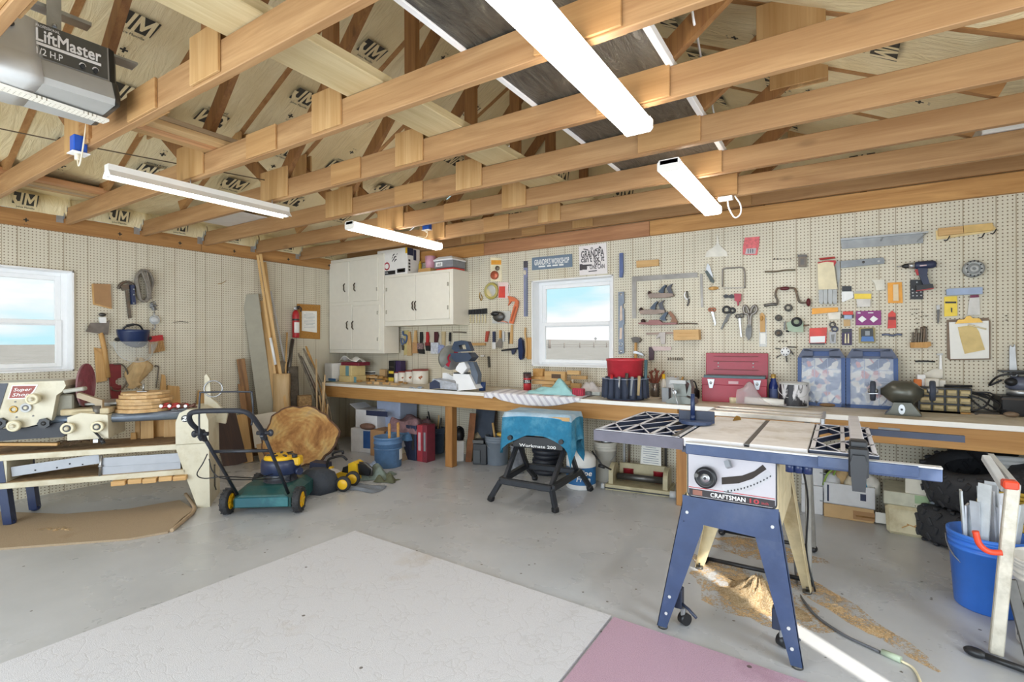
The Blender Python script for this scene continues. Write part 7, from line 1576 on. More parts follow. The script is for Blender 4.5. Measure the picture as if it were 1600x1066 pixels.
for i,(x0,x1,yb,yt,lab)in enumerate(((1246,1321,630,546,'blue parts case with a clear lid standing beside the paint can'),(1322,1404,634,546.5,'blue parts case with a clear lid standing behind the bench grinder'))):
 A,B=ZP(x0,yb,BT),ZP(x1,yb+1,BT);A.y=B.y=-.17;A.x=W(x0,590,-.17).x;B.x=W(x1,590,-.17).x
 m=(A+B)/2;w_=(B-A).length;h_=hgt(V((m.x,-.17,BT)),yt);t=thing('parts_case',lab,'parts case',T((m.x,-.17,BT),0)@T((0,0,0),R=(-6,0,0)),'blue parts cases')
 FM_=Matrix(((1,0,0,0),(0,0,-1,0),(0,1,0,0),(0,0,0,1)))
 mb=MB();mb.prism([(-w_/2,0),(w_/2,0),(w_/2,h_*.84),(w_*.38,h_),(-w_*.38,h_),(-w_/2,h_*.84)],-.05,-.012,FM_);part(t,'back_shell',mb,CB1)
 mb=MB();b_=.085*w_
 for poly in([(-w_/2,0),(-w_/2+b_,0),(-w_/2+b_,h_*.84),(-w_/2,h_*.84)],[(w_/2-b_,0),(w_/2,0),(w_/2,h_*.84),(w_/2-b_,h_*.84)],[(-w_/2,-.0),(w_/2,0),(w_/2,h_*.06),(-w_/2,h_*.06)]):mb.prism(poly,-.012,0.004,FM_)
 part(t,'side_frame',mb,CB1)
 mb=MB();mb.prism([(-w_/2,h_*.84),(-w_*.17,h_*.84),(-w_*.17,h_*.96),(-w_*.34,h_*1.0),(-w_*.38,h_)],-.012,.012,FM_);mb.prism([(w_/2,h_*.84),(w_*.17,h_*.84),(w_*.17,h_*.96),(w_*.34,h_*1.0),(w_*.38,h_)],-.012,.012,FM_);mb.prism([(-w_*.36,h_*.955),(w_*.36,h_*.955),(w_*.36,h_),(-w_*.36,h_)],-.012,.012,FM_);mb.prism([(-w_*.4,h_*.835),(w_*.4,h_*.835),(w_*.4,h_*.87),(-w_*.4,h_*.87)],-.012,.012,FM_);part(t,'handle',mb,CB2)
 mb=MB();mb.prism([(-w_/2+b_,h_*.06),(w_/2-b_,h_*.06),(w_/2-b_,h_*.835),(-w_/2+b_,h_*.835)],-.011,-.006,FM_);part(t,'sorted_parts',mb,CONTM)
 mb=MB()
 for k in(1,2):mb.prism([(-w_/2+b_+(w_-2*b_)*k/3-.002,h_*.06),(-w_/2+b_+(w_-2*b_)*k/3+.002,h_*.06),(-w_/2+b_+(w_-2*b_)*k/3+.002,h_*.835),(-w_/2+b_+(w_-2*b_)*k/3-.002,h_*.835)],-.006,-.001,FM_)
 for k in(1,2,3):z_=h_*(.06+.775*k/4);mb.prism([(-w_/2+b_,z_-.002),(w_/2-b_,z_-.002),(w_/2-b_,z_+.002),(-w_/2+b_,z_+.002)],-.006,-.001,FM_)
 part(t,'divider',mb,LBLU)
 mb=MB();mb.prism([(-w_/2+b_,h_*.06),(w_/2-b_,h_*.06),(w_/2-b_,h_*.835),(-w_/2+b_,h_*.835)],0,.003,FM_);part(t,'clear_lid',mb,glass('case_lid','dfe6f2',.05,.18))
p=ZP(1409,650,BT);GRD=Pl((p.x,p.y),-5,BT);q=GRD.q;GG=pm('grinder_grey','57574e',.3,.4,var=.12)
t=thing('bench_grinder','old grey bench grinder with a wheel at each end','bench grinder',GRD.M)
mb=MB();zc=-.08
f0=q((1380,650),(1441,651),(1424,630),(1396,629),(1392,640));mb.prism(f0,-.17,0);part(t,'base',mb,GG)
c0,c1=GRD.p(1376,608,zc),GRD.p(1444,608,zc);R_=abs(GRD.p(1408,595,zc).y-GRD.p(1408,631,zc).y)/2;cyy_=(GRD.p(1408,595,zc).y+GRD.p(1408,631,zc).y)/2;L_=c1.x-c0.x
mb=MB();mb.lathe([(0,0),(R_*.3,0),(R_*.38,L_*.06),(R_*.75,L_*.18),(R_,L_*.3),(R_,L_*.72),(R_*.75,L_*.84),(R_*.4,L_*.95),(R_*.3,L_),(0,L_)],32,AXX,V((c0.x,cyy_,zc)));part(t,'motor',mb,GG)
mb=MB();s0=GRD.p(1409,640,.0);mb.prism([(s0.x+.018*math.cos(a)*1.0,s0.y+.034*math.sin(a))for a in[2*PI*i/18 for i in range(18)]],0,.004);sp=part(t,'switch_plate',mb,SILV)
mb=MB();mb.cyl((s0.x,s0.y,.004),(s0.x,s0.y,.016),.007,n=8);part(sp,'switch',mb,BLACK)
for px,rpx in((1364,15.5),(1457,16)):
 c_=GRD.p(px,611,zc);r_=abs(GRD.p(px,611-rpx,zc).y-c_.y);mb=MB();mb.lathe([(0,-.016),(r_*.9,-.016),(r_,-.010),(r_,.010),(r_*.9,.016),(0,.016)],28,AXX,c_);wh=part(t,'grinding_wheel',mb,pm('wheel_navy','3a4150',.7))
 mb=MB();mb.lathe([(0,-.03),(.012,-.03),(.02,-.018),(.02,.018),(.012,.03),(0,.03)],12,AXX,c_);part(wh,'nut',mb,STEEL)
mb=MB();mb.beam(GRD.p(1358,615,-.02),GRD.p(1372,615,-.02),.03,.006,(0,1,0));part(t,'tool_rest',mb,SILV)
A,B=ZP(1434,639,BT),ZP(1520,643,BT);m=(A+B)/2;w_=(B-A).length;h_=hgt(m,608);t=thing('parts_drawer_cabinet','black small parts cabinet with yellowish drawers','drawer cabinet',T(m,math.degrees(math.atan2((B-A).y,(B-A).x))))
mb=MB();mb.box((0,.09,h_/2),(w_,.16,h_),None,.003);part(t,'case',mb,BLACK)
DRW=pm('drawer_tan','9b8a5c',.25,var=.3,sc=40)
for i in range(4):
 for j in range(3):
  x=-w_/2+w_*(.03+.24*i+.115);z_=h_*(.05+.31*j+.14);d=thing.__call__ if False else None
  mb=MB();mb.box((x,.004,z_),(w_*.195,.03,h_*.23),None,.003);dr=part(t,'drawer',mb,DRW)
  mb=MB();mb.box((x,-.014,z_+h_*.03),(w_*.15,.006,h_*.09));part(dr,'label_tab',mb,pm('drawer_label','c9b583',.5))
zt=BT+h_
for i,(px,w2,h2,m_)in enumerate(((1434,.045,.05,ORG),(1440,.05,.085,WHITEP),(1456,.08,.06,MC['clear_pouch_plastic']),(1470,.06,.05,pm('frosted','dcd6c8',.3)))):
 x=W(px,600,m.y+.06).x;mb=MB();mb.box((0,0,h2/2),(w2,.05,h2),None,.004);one('plastic_container',f'small plastic container on the parts cabinet, {["orange one at the grinder","tall white one","wide clear one","frosted one over the drawers"][i]}','container',mb,m_,T((x,m.y+.07+.02*(i%2),zt)),'containers on the parts cabinet')
mb=MB();mb.tube([V((-.05,0,.01)),V((.1,.01,.012))],.009);x=W(1490,606,m.y+.05).x;one('marker_pen','marker pen lying on the parts cabinet','pen',mb,BLACK,T((x,m.y+.05,zt)))
for i,(xa_,ya_,xb_,yb_)in enumerate(((1428,642,1518,647),(1436,638.5,1500,643))):
 a,b=ZP(xa_,ya_,BT),ZP(xb_,yb_,BT);mb=MB();mb.beam((a.x,a.y-.01,BT+.006),(b.x,b.y-.01,BT+.006),.018,.01);one('wood_lath',f'thin wood lath lying before the parts cabinet, {["dark front one","pale back one"][i]}','lath',mb,[WOODH,PINEX][i],None,'laths before the parts cabinet')
p=ZP(1545,645,BT);mb=MB();rr=random.Random(4)
mb.tube(smooth_path([V((.10*math.cos(a*1.0)*(1+.3*math.sin(a*2.3))-.02*a/6,.06*math.sin(a)*(1+.2*math.cos(a*1.7)),.02+.12*abs(math.sin(a*.55))+.01*rr.random()))for a in[i*.55 for i in range(40)]],3),.006,6)
one('power_cable','tangle of black cord on the bench beside the sander','cord',mb,BLACK,T((p.x,p.y+.04,BT)))
mb=MB();mb.box((0,0,.012),(.14,.1,.024),(0,0,15),.006);p2=ZP(1538,645,BT);one('black_adapter','black adapter under the cord tangle','adapter',mb,DSTEEL,T((p2.x,p2.y+.03,BT)))
p=ZP(1588,648,BT);t=thing('router_case','black case carrying a chrome router at the edge of view','case',T((p.x+.05,p.y+.02,BT),4))
h1=hgt(p,622);mb=MB();mb.box((0,.1,h1/2),(.24,.2,h1),None,.006);part(t,'case_body',mb,BLACK)
mb=MB();mb.box((0,-.001,h1*.85),(.24,.004,.012));part(t,'rim',mb,pm('rim_brown','4a4038',.5))
t=thing('router','chrome and black router on its black case','router',T((p.x+.05,p.y+.12,BT+h1+.001)))
mb=MB();mb.lathe([(0,0),(.075,0),(.075,.035),(.06,.04)],28);part(t,'chrome_base',mb,SILV)
mb=MB();mb.lathe([(.062,.04),(.08,.05),(.075,.10),(.05,.125),(0,.125)],28);part(t,'motor',mb,pm('router_grey','5b6070',.35))
for s in(-1,1):
 mb=MB();mb.ell((s*.06,-.05,.09),(.035,.035,.028));part(t,'knob',mb,BLACK)
mb=MB();mb.tube(smooth_path([V((.1,-.03,.14)),V((0,-.07,.15)),V((-.12,-.06,.13)),V((-.16,0,.06)),V((-.1,-.02,-.0+.1))],6),.007,7);part(t,'cord',mb,BLACK)
mb=MB();mb.box((0,.07,.006),(.3,.16,.012),None,.003);one('dark_sheet','dark sheet lying on top of the router','sheet',mb,pm('dark_sheet','4a4d50',.5),T((p.x+.09,p.y+.08,BT+h1+.156)))
p=ZP(1580,652,BT);mb=MB();mb.ell((0,0,.018),(.04,.028,.018));one('stone','brown translucent stone lying at the front of the bench','stone',mb,pm('brown_stone','8b7763',.3),T((p.x,p.y,BT)))
mb=MB();mb.prism([(-.12,-.03),(.1,-.035),(.12,.0),(.08,.035),(-.1,.03)],0,.01);p=ZP(1552,647,BT);one('grey_board','thin worn board lying before the cord tangle','board',mb,pm('worn_board','a3937c',.8),T((p.x,p.y,BT)))
# == under the bench, window end
ZP=_ZP
WB2=pm('storage_white','dcdde0',.6,var=.05);PBL=pm('storage_blue','2f5c9c',.5);TRB=glass('frosted_bin','c5cede',.2,.55)
def cart(name,label,pl,pr,yt,d,mat,z0=0.0,**kw):
 M,w_,h_=front(pl,pr,yt,z0);return carton(name,label,'box',M,w_,d,h_,mat,**kw)
M,w1,h1=front((509,697),(534,698),654)
carton('storage_box','white archive box with a blue front panel, lowest under the window end of the bench','box',T((1.02,-.62,0),12),.34,.30,.29,WB2,prints=((.30,.55,.52,.72,PBL),(.9,.15,.18,.2,NB)))
carton('storage_box','white archive box with open dark blue flaps stacked on the one with a blue panel','box',T((1.04,-.58,.292),6),.34,.28,.22,WB2,flaps=1,prints=((.5,.85,.98,.28,NB),))
mb=MB();mb.ell((0,.05,.02),(.12,.06,.04));one('brown_cloth','small brown cloth poking out of the upper archive box','cloth',mb,pm('cloth_brown','7b5e50',.9,var=.2),T((1.10,-.66,.30)))
t=thing('plastic_bin','frosted clear bin standing against the wall under the bench','bin',T((1.22,-.24,0),4))
mb=MB();mb.box((0,0,.31),(.36,.32,.62),None,.01,(1.04,1.04));part(t,'tub',mb,pm('frosted_tub','a9b4cc',.35,var=.05))
mb=MB();mb.box((0,0,.63),(.40,.36,.025),None,.006);part(t,'lid',mb,WB2)
carton('brown_box','brown cardboard box beside the archive boxes under the bench','box',T((1.32,-.66,0),10),.20,.26,.30,CARD,prints=((.55,.75,.3,.2,KRAFT),(.5,.3,.7,.08,WOODH),(.5,.45,.6,.06,WOODH)))
def fold(name,label,x,y,z,w_,d,h_,m,seed,grp=None):
 rr=random.Random(seed);a,b=rr.uniform(5,9),rr.uniform(4,8)
 mb=MB();mb.grid(lambda u,v:(w_*(u-.5)*(1+.06*math.sin(v*a)),d*(v-.5)*(1+.05*math.sin(u*b)),h_*(min(1,math.sin(PI*u)*3)*min(1,math.sin(PI*v)*3))*(.85+.15*math.sin(u*a+v*b))+.001),22,14)
 return one(name,label,'blanket',mb,m,T((x,y,z),rr.uniform(-8,8)),grp)
G='folded cloths under the bench'
fold('folded_cloth','beige folded cloth at the bottom of the pile',1.55,-.56,0,.38,.32,.09,pm('beige_cloth','a39078',.95,var=.12,bump=.4),1,G)
fold('folded_cloth','cream folded cloth, second lowest of the pile',1.56,-.55,.075,.34,.30,.09,pm('cream_cloth','c9bd9e',.95,var=.1,bump=.4),2,G)
fold('folded_cloth','white folded cloth under the blue one',1.53,-.55,.145,.36,.30,.10,pm('white_cloth','d3d3d6',.95,var=.06,bump=.4),3,G)
fold('folded_cloth','blue patterned cloth under the mauve blanket',1.62,-.52,.225,.40,.30,.11,pm('blue_cloth','50779f',.95,var=.5,sc=18,bump=.5),4,G)
fold('mauve_blanket','bunched mauve blanket on top of the folded cloths',1.66,-.46,.30,.44,.34,.17,pm('mauve_cloth','86686c',.95,var=.3,sc=20,bump=.6),5)
p=spot(606.5,733,.14);r_=wid(p,20.5)
t=pail('metal_bucket','blue grey metal bucket standing out from under the bench',T((p.x,p.y,0),facing(p)),r_,r_*1.04,hgt(p,681),BLU,None,1,False)
hb_=hgt(p,681)
mb=MB();mb.torus((0,0,hb_*.62),r_*1.03,.008,28,6);part(t,'rib',mb,BLU)
mb=MB();mb.box((r_*.93,-r_*.45,hb_*.42),(.004,.06,.11),(0,0,-25));part(t,'label_remnant',mb,PAPERW)
for i,(px,yt)in enumerate(((608.5,662),(622,661))):
 x=wid(p,px-606.5);mb=MB();mb.tube([V((x,.03,hb_*.3)),V((x*1.0,.03,hgt(p,yt)-.015))],[.016,.017],10);mb.ell((x,.03,hgt(p,yt)-.015),.017)
 one('wooden_tool',f'wooden tool handle standing in the blue grey metal bucket, {["the one nearer the cloths","the one nearer the bench leg"][i]}','handle',mb,WOODH,T((p.x,p.y,0),facing(p)),'handles in the metal bucket')
CNV=pm('case_navy','2b3350',.5,var=.12)
for i,(x0,x1,yt,yb,m)in enumerate(((626,634,668,712,pm('dk1','3a4158',.5)),(634,641,664,711,CNV),(641,650,665,711,pm('dk2','303a55',.5)),(651,660,664,711,pm('case_red','a83a44',.5)),(660,667,664,711,pm('case_red2','7d2f3b',.5)))):
 a=W((x0+x1)/2,700,-.60);mb=MB();w_=W(x1,700,-.60).x-W(x0,700,-.60).x;p_=V((a.x,-.60,0));h_=hgt(p_,yt)
 t=thing('boxed_case',f'tall boxed case standing under the bench, {["first beside the metal bucket, grey","second, navy","third, navy","fourth, red with pale stripes","fifth, dark red beside the brush bucket"][i]}','case',T(p_),'boxed cases under the bench')
 mb.box((0,.07,h_/2),(w_*.94,.14,h_),None,.003);bo=part(t,'case_body',mb,m)
 mb=MB();mb.box((0,-.001,h_*.55),(w_*.4,.002,h_*.5));part(bo,'printed_stripe',mb,[GREY,NB,DSTEEL,pm('stripe_pale','d3b9bf',.5),GREY][i])
p=spot(682,711,.12);r_=wid(p,12.5);hb_=hgt(p,668)
pail('brush_bucket','dark blue grey bucket of stirring sticks beside the bench leg',T((p.x,p.y,0),facing(p)),r_*.9,r_,hb_,pm('dull_blue','47586f',.55,var=.15),None,2,False)
for i,(x0,x1,yt,m)in enumerate(((676,663,652,BLACK),(679,665,644,BLACK),(684,687,648,PINEZ),(687,692,652,DSTEEL))):
 a=V((p.x+wid(p,x0-682)*.6,p.y,.08));b=V((p.x+wid(p,x1-682),p.y,hgt(p,yt)));mb=MB();mb.tube([a,b],.009,7);one('stirring_stick',f'stick in the dark bucket by the bench leg, {["short black one","long black one","pale one","thin grey one"][i]}','stick',mb,m,None,'sticks in the brush bucket')
# == behind the first leg
p=spot(718,722,.08);t=thing('white_tub','tall white tub stuffed with a black bag behind the bench leg','tub',T((p.x,p.y,0),facing(p)))
h_=hgt(p,687);w_=wid(p,15);mb=MB();mb.box((0,0,h_/2),(w_*.9,.13,h_),None,.008,(1.12,1.12));part(t,'tub_body',mb,WHITEP)
mb=MB();mb.ell((0,0,h_+.05),(w_*.5,.07,.09));mb.tube(smooth_path([V((-.05,0,h_+.05)),V((-.02,-.03,h_+.15)),V((.04,0,h_+.12)),V((.05,0,h_+.03))],5),.008,6);one('black_bag','black bag with loops sticking out of the white tub','bag',mb,BLACK,T((p.x,p.y,0),facing(p)))
mb=MB();a=V((2.52,-.50,0));lean('painted_board','brown board with flaking red paint leaning under the bench','board',(731,722),(740,645),.07,.02,pm('flaking_paint','8a5a38',.8,var=.3,sc=9,dirt='6b2f26'),base=ZP(732,722),tip=W(739,646,-.28))
a=ZP(748,715);mb=MB();mb.box((0,0,.29),(.26,.02,.40),(-12,0,0),.004);x_=W(758,660,-.15).x;one('slate_board','dark framed panel leaning on the wall behind the grey bucket','panel',mb,pm('slate_panel','3d4552',.5),T((x_,-.16,.16)))
mb=MB();mb.box((0,0,.32),(.07,.03,.58),(-8,0,0),.004);x_=W(769,660,-.12).x;one('dark_board','dark board standing behind the framed panel','board',mb,DKP,T((x_,-.12,.0)))
def sack(name,label,x,y,w_,d,h_,m,yaw=0,seed=0):
 mb=MB();rr=random.Random(seed);n=22;rings=[]
 for k in range(9):
  z_=h_*k/8;s=(math.sin(PI*min(.98,.22+.75*k/8)))**.5
  rings.append([V((w_/2*s*math.cos(a)*(1+.1*math.sin(3*a+k+seed)),d/2*s*math.sin(a)*(1+.1*math.cos(4*a+seed)),z_+.01*math.sin(5*a)))for a in[2*PI*i/n for i in range(n)]])
 mb.loft(rings);return one(name,label,'sack',mb,m,T((x,y,0),yaw))
p=spot(738,722,.1);sack('canvas_sack','tan canvas sack slumped under the bench',p.x+.03,p.y+.06,.28,.24,hgt(p,675),pm('canvas_tan','9a8d74',.95,var=.15,bump=.5),0,3)
p=spot(749,727,0.0);t=thing('black_battery_box','black box standing before the tan sack','box',T((p.x,p.y,0),20));w_=wid(p,22);h_=hgt(p,694)
mb=MB();mb.box((0,.09,h_/2),(w_,.16,h_),None,.005);bo=part(t,'box_body',mb,BLACK)
for k in range(3):
 mb=MB();mb.box((-.02,.08,h_+.008+.012*k),(w_*.8,.13,.008));part(t,'top_sheet',mb,DSTEEL)
mb=MB();mb.box((-w_*.2,-.001,h_*.4),(w_*.5,.003,h_*.6));part(bo,'front_panel',mb,pm('panel_dark','3c4043',.4))
p=spot(777,729,.13);r_=wid(p,18.5);h_=hgt(p,680);GPAIL=pm('grey_pail','7e8791',.5,var=.06)
pail('grey_bucket','grey plastic bucket beside the towel covered bench',T((p.x,p.y,0),facing(p)),r_*.88,r_,h_,GPAIL,None,2,True)
mb=MB();mb.tube([V((p.x,p.y,.1)),V((p.x-.06,p.y,h_+.13))],.012,8);one('paint_stick','pale stick leaning in the grey bucket','stick',mb,PINEZ)
mb=MB();mb.torus((0,0,0),.035,.018,18,8);mb.cyl((0,0,-.05),(0,0,0),.02,n=10);one('yellow_lid','yellow and white lid sticking out of the grey bucket','lid',mb,pm('dull_yellow','d9b04a',.5),T((p.x+.07,p.y-.02,h_+.02)))  # a loose lid, ring on a short stem, with no jar below
p=spot(805,744,.09);r_=wid(p,11);pail('dirty_bucket','dirty grey bucket behind the folding work stand, nearer the grey one',T((p.x,p.y+.05,0)),r_*.9,r_,hgt(p,697),pm('dirty_grey','787a80',.7,var=.3,sc=20,dirt='a6a8ac'),None,1,False)
p=spot(855,745,.15);t=thing('hose_coil','black ribbed hose coiled behind the folding work stand','hose',T((p.x,p.y,0)))
for k in range(6):
 mb=MB();mb.torus((.004*math.sin(k*2),0,.03+.05*k),.125+.012*math.sin(k*1.7),.03,26,8);part(t,'hose_turn',mb,pm('hose_black','2a2d36',.45))
mb=MB();mb.cyl((0,0,0),(0,0,.3),.1,n=24);part(t,'reel',mb,BLACK)
p=spot(908,766,.11);r_=wid(p,23);h_=hgt(p,706);t=thing('washer_fluid_tub','white tub with a blue printed label beside the white bucket','tub',T((p.x,p.y,0),facing(p)))
mb=MB();mb.lathe([(0,0),(r_*.95,0),(r_,.01),(r_,h_*.86),(r_*.9,h_*.92),(r_*.5,h_*1.0),(r_*.3,h_*1.02),(0,h_*1.02)],30);part(t,'body',mb,WHITEP)
mb=MB();mb.lathe([(r_*1.005,h_*.14),(r_*1.005,h_*.62)],30,a0=-PI*.95,a1=-.05*PI);lb=part(t,'label',mb,pm('label_blue','2e6ea8',.4,var=.12))
mb=MB();mb.text('Wipe',.07,T((.02,-r_*1.02,h_*.42),R=(90,0,0)),.014,0,shear=.2);mb.text('Free',.07,T((.02,-r_*1.02,h_*.25),R=(90,0,0)),.014,0,shear=.2);part(lb,'lettering',mb,WHITEP)
mb=MB();mb.cyl((0,0,h_*1.02),(0,0,h_*1.12),.025,n=14);part(t,'cap',mb,BLACK)
p=spot(946,756,.12);r_=wid(p,17);h_=hgt(p,690);pail('white_bucket','white plastic bucket under the bench behind the saw table wing',T((p.x,p.y,0),facing(p)),r_*.86,r_,h_,pm('bucket_white','dcd9cf',.45,var=.05),None,3,True)
mb=MB();mb.lathe([(0,0),(.05,0),(.05,.07),(0,.07)],20);one('steel_cup','steel cup standing in the top of the white bucket','cup',mb,SILV,T((p.x+.02,p.y-.02,h_-.03)))
A,B=ZP(945,765),ZP(1047,778);m=(A+B)/2;ya=math.degrees(math.atan2((B-A).y,(B-A).x));w_=(B-A).length;MBX=T(m,ya);MCR=pm('machine_cream','b7ad8c',.5,var=.1,dirt='8d8262')
t=thing('machine_base','old cream machine base on the floor under the bench','machine',MBX)
mb=MB();mb.box((0,.15,.025),(w_,.30,.05),None,.004);part(t,'base_plate',mb,MCR)
mb=MB();mb.box((0,-.004,.018),(w_,.006,.01));part(t,'front_edge',mb,BLACK)
for x in(-.42,.42):
 mb=MB();mb.prism([(0,.05),(.22,.05)]+[(.11+.11*math.cos(a),.12+.10*math.sin(a))for a in[PI*i/12 for i in range(13)]],-.02,.02,Matrix(((0,0,1,x*w_),(1,0,0,.03),(0,1,0,0),(0,0,0,1))));part(t,'side_arch',mb,MCR)
mb=MB();mb.box((0,.26,.14),(w_*.75,.03,.12),None,.004);part(t,'cross_bar',mb,MCR)
mb=MB();mb.cyl((-w_*.36,.14,.10),(w_*.36,.14,.10),.03,n=14);part(t,'roller',mb,DSTEEL)
mb=MB();mb.cyl((w_*.5,.0,.03),(w_*.5+.05,.0,.03),.03,n=16);mb.cyl((-w_*.5-.03,.0,.03),(-w_*.5,.0,.03),.025,n=16);part(t,'foot_wheel',mb,LGREY)
mb=MB();mb.tube([V((-w_*.42,.05,.17)),V((-w_*.55,.0,.22)),V((-w_*.72,.02,.33))],.008);mb.cyl((-w_*.50,.0,.2),(-w_*.6,.0,.21),.016,n=10);part(t,'crank',mb,BLACK)
for i,(px,yb,yt)in enumerate(((979.5,763,732),(1027,769,739))):
 a=ZP(px,yb-4);r_=wid(a,8.5);h_=hgt(a,yt)-.0;t2=thing('red_can',f'red coffee can on the cream machine base, {["the one nearer the white bucket","the one nearer the bench leg"][i]}','can',T((a.x,a.y+.05,.05),facing(a)),'red cans on the machine base');h_=max(.1,hgt(V((a.x,a.y+.05,.05)),yt))
 mb=MB();mb.lathe([(0,0),(r_,0),(r_,h_*.96),(r_*1.03,h_*.97),(r_*1.03,h_),(0,h_)],26);part(t2,'body',mb,pm('can_dark_red','8e1e28',.4,var=.12))
 mb=MB();mb.prism(rect(-.018,h_*.25,.018,h_*.6),0,.001,T((0,-r_-.0005,0),R=(90,0,0)));part(t2,'label',mb,pm('can_label','d9c7a8',.5))
a=W(1021,740,-.16);q_=[W(*p,-.2)for p in((1003,692),(1033,693),(1033,737),(1000,733))]
t=thing('notice_sheet','white printed sheet propped behind the red cans','paper sheet',T((q_[3].x,-.2,0)))
loc=[(p.x-q_[3].x,p.z)for p in q_];FMB=Matrix(((1,0,0,0),(0,0,-1,0),(0,1,0,0),(0,0,0,1)))
mb=MB();mb.prism(loc,0,.003,FMB);ps=part(t,'sheet',mb,PAPERW)
mb=MB();cxm=sum(p[0]for p in loc)/4;zt_=loc[0][1];wsh=loc[1][0]-loc[0][0]
for k in range(12):mb.box((cxm,-.0036,zt_-.035-.02*k),(wsh*(.8 if k%4 else.55),.0008,.005))
mb.box((cxm-.04,-.0036,zt_-.018),(.04,.0008,.012));part(ps,'printed_text',mb,MC['grey_ink'])
mb=MB();mb.box((0,0,.06),(wsh*1.4,.14,.1));one('grey_block','low grey block behind the red cans holding up the sheet','block',mb,GREY,T((q_[3].x+.1,-.12,.0)))
for i,(px,yt)in enumerate(((975,668),(1040,690),(982,676))):
 x=W(px,720,-.04).x;h_=W(px,yt,-.04).z;mb=MB();mb.box((0,0,h_/2),(.022,.015,h_),None,.002);one('metal_strip',f'thin metal strip standing at the wall behind the machine base, {["tallest, at the white bucket","one at the bench leg","darker one beside the tallest"][i]}','strip',mb,[LGREY,DSTEEL,IRON][i],T((x,-.03,0)),'strips behind the machine base')
# == folding work stand with towel
WM=pm('workmate_dark','34373d',.45,.3,var=.12)
t=thing('folding_work_stand','dark folding work stand under a blue towel','work stand',T((3.72,-.96,0)))
o=V((3.72,-.96,0));ft=[ZP(766,783)-o,ZP(868,801)-o,ZP(923,767)-o,V((3.40,-.56,0))-o]
fc=[ZP(783,751,.19)-o,ZP(862,764,.19)-o,ZP(906,737,.19)-o,ZP(822,728,.19)-o]
for a,b in zip(ft,fc):
 mb=MB();mb.beam(a+V((0,0,.02)),b,.035,.04,(0,0,1),.004);lg=part(t,'leg',mb,WM)
 mb=MB();mb.beam(a+V((0,0,.0)),a+(b-a)*.14+V((0,0,.018)),.048,.05,(0,0,1),.008);part(lg,'rubber_foot',mb,BLACK)
for i in range(4):
 mb=MB();mb.beam(fc[i],fc[(i+1)%4],.05,.05,(0,0,1),.008);part(t,'frame_rail',mb,WM)
tz=.735;tp=[ZP(788.6,645,tz)-o,ZP(890.4,651,tz)-o,ZP(908,644,tz)-o,ZP(813,637.5,tz)-o]
cen=sum(tp,V())/4;cen.z=0;tp=[V((p.x,p.y,0))for p in tp]
ins=[cen+(p-cen)*.78 for p in tp]
for i,j in((0,3),(3,0),(1,2),(2,1)):
 a=fc[i]*1.0;b=V((ins[j].x,ins[j].y,tz-.12));mb=MB();mb.beam(a*.92+V((0,0,.19*.08)),b,.03,.045,(0,0,1),.004);part(t,'scissor_strut',mb,WM)
pl_=[ins[0],ins[1]];mb=MB();a,b=V((ins[0].x,ins[0].y,tz-.235)),V((ins[1].x,ins[1].y,tz-.235));mb.beam(a,b,.03,.10,(0,0,1),.006);fr_=part(t,'front_plate',mb,BLACK)
dv=(b-a).normalized();nv=V((dv.y,-dv.x,0));mp_=(a+b)/2+nv*.0165;MT=Matrix(((dv.x,0,nv.x,mp_.x),(dv.y,0,nv.y,mp_.y),(0,1,0,mp_.z-.040),(0,0,0,1)))
mb=MB();mb.text('Workmate 200',.035,MT,.012,.0,width=(b-a).length*.72);part(fr_,'lettering',mb,WHITEP)
for k in(0,1):
 u,v=(tp[0]*(1-k*.52)+tp[3]*(k*.52)),(tp[1]*(1-k*.52)+tp[2]*(k*.52));u2,v2=(tp[0]*(.48-k*.48)+tp[3]*(.52+k*.48)),(tp[1]*(.48-k*.48)+tp[2]*(.52+k*.48))
 mb=MB();mm=V((0,0,tz-.025));mb.beam((u+u2)/2+mm,(v+v2)/2+mm,(u2-u).length,.03,(0,0,1),.003);part(t,'jaw_board',mb,PINEX)
for x_ in(ins[0],ins[1]):
 mb=MB();mb.cyl(V((x_.x,x_.y,tz-.2))+nv*.03,V((x_.x,x_.y,tz-.2))+nv*.08,.02,n=10);part(t,'crank_handle',mb,BLACK)
TB1=pm('towel_blue','2f7c9f',.95,var=.14,sc=20,bump=.5,dirt='5d9cb8');TB2=pm('towel_blue_lit_top','9fbdd2',.95,var=.08,sc=20,bump=.4,dirt='c3d3de')  # second, paler blue paints grazing light onto the towel's flat top
mb=MB();N_=15;per=[]
ex=[cen+(p-cen)*1.035 for p in tp]
for i in range(4):
 for k in range(N_):per.append((ex[i]*(1-k/N_)+ex[(i+1)%4]*(k/N_),k/N_,i))
drop=[]
for p,s,i in per:
 c_=abs(s-.5)*2;base=(.17,.20,.2,.22)[i];drop.append(base+(.17 if i in(0,3)else.22)*c_**2.2*(1 if not(i==0 and s>.5)else 1.0))
rings=[[cen+(p-cen)*k+V((0,0,tz+.006))for p,s,i in per]for k in(.02,.5,.97)]
for v in range(1,9):
 f=v/8;rg=[]
 for j,(p,s,i)in enumerate(per):
  out=(p-cen);out.z=0;out.normalize();rip=.018*math.sin(j*1.15)*f+.012*math.sin(j*.53+2)*f
  rg.append(p+out*(.006+.025*f*(1-abs(s-.5))+rip)+V((0,0,tz+.004-drop[j]*f)))
 rings.append(rg)
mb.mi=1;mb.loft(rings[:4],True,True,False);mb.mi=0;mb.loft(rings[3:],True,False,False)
one('blue_towel','dusty blue towel draped over the folding work stand','towel',mb,[TB1,TB2],T(o))
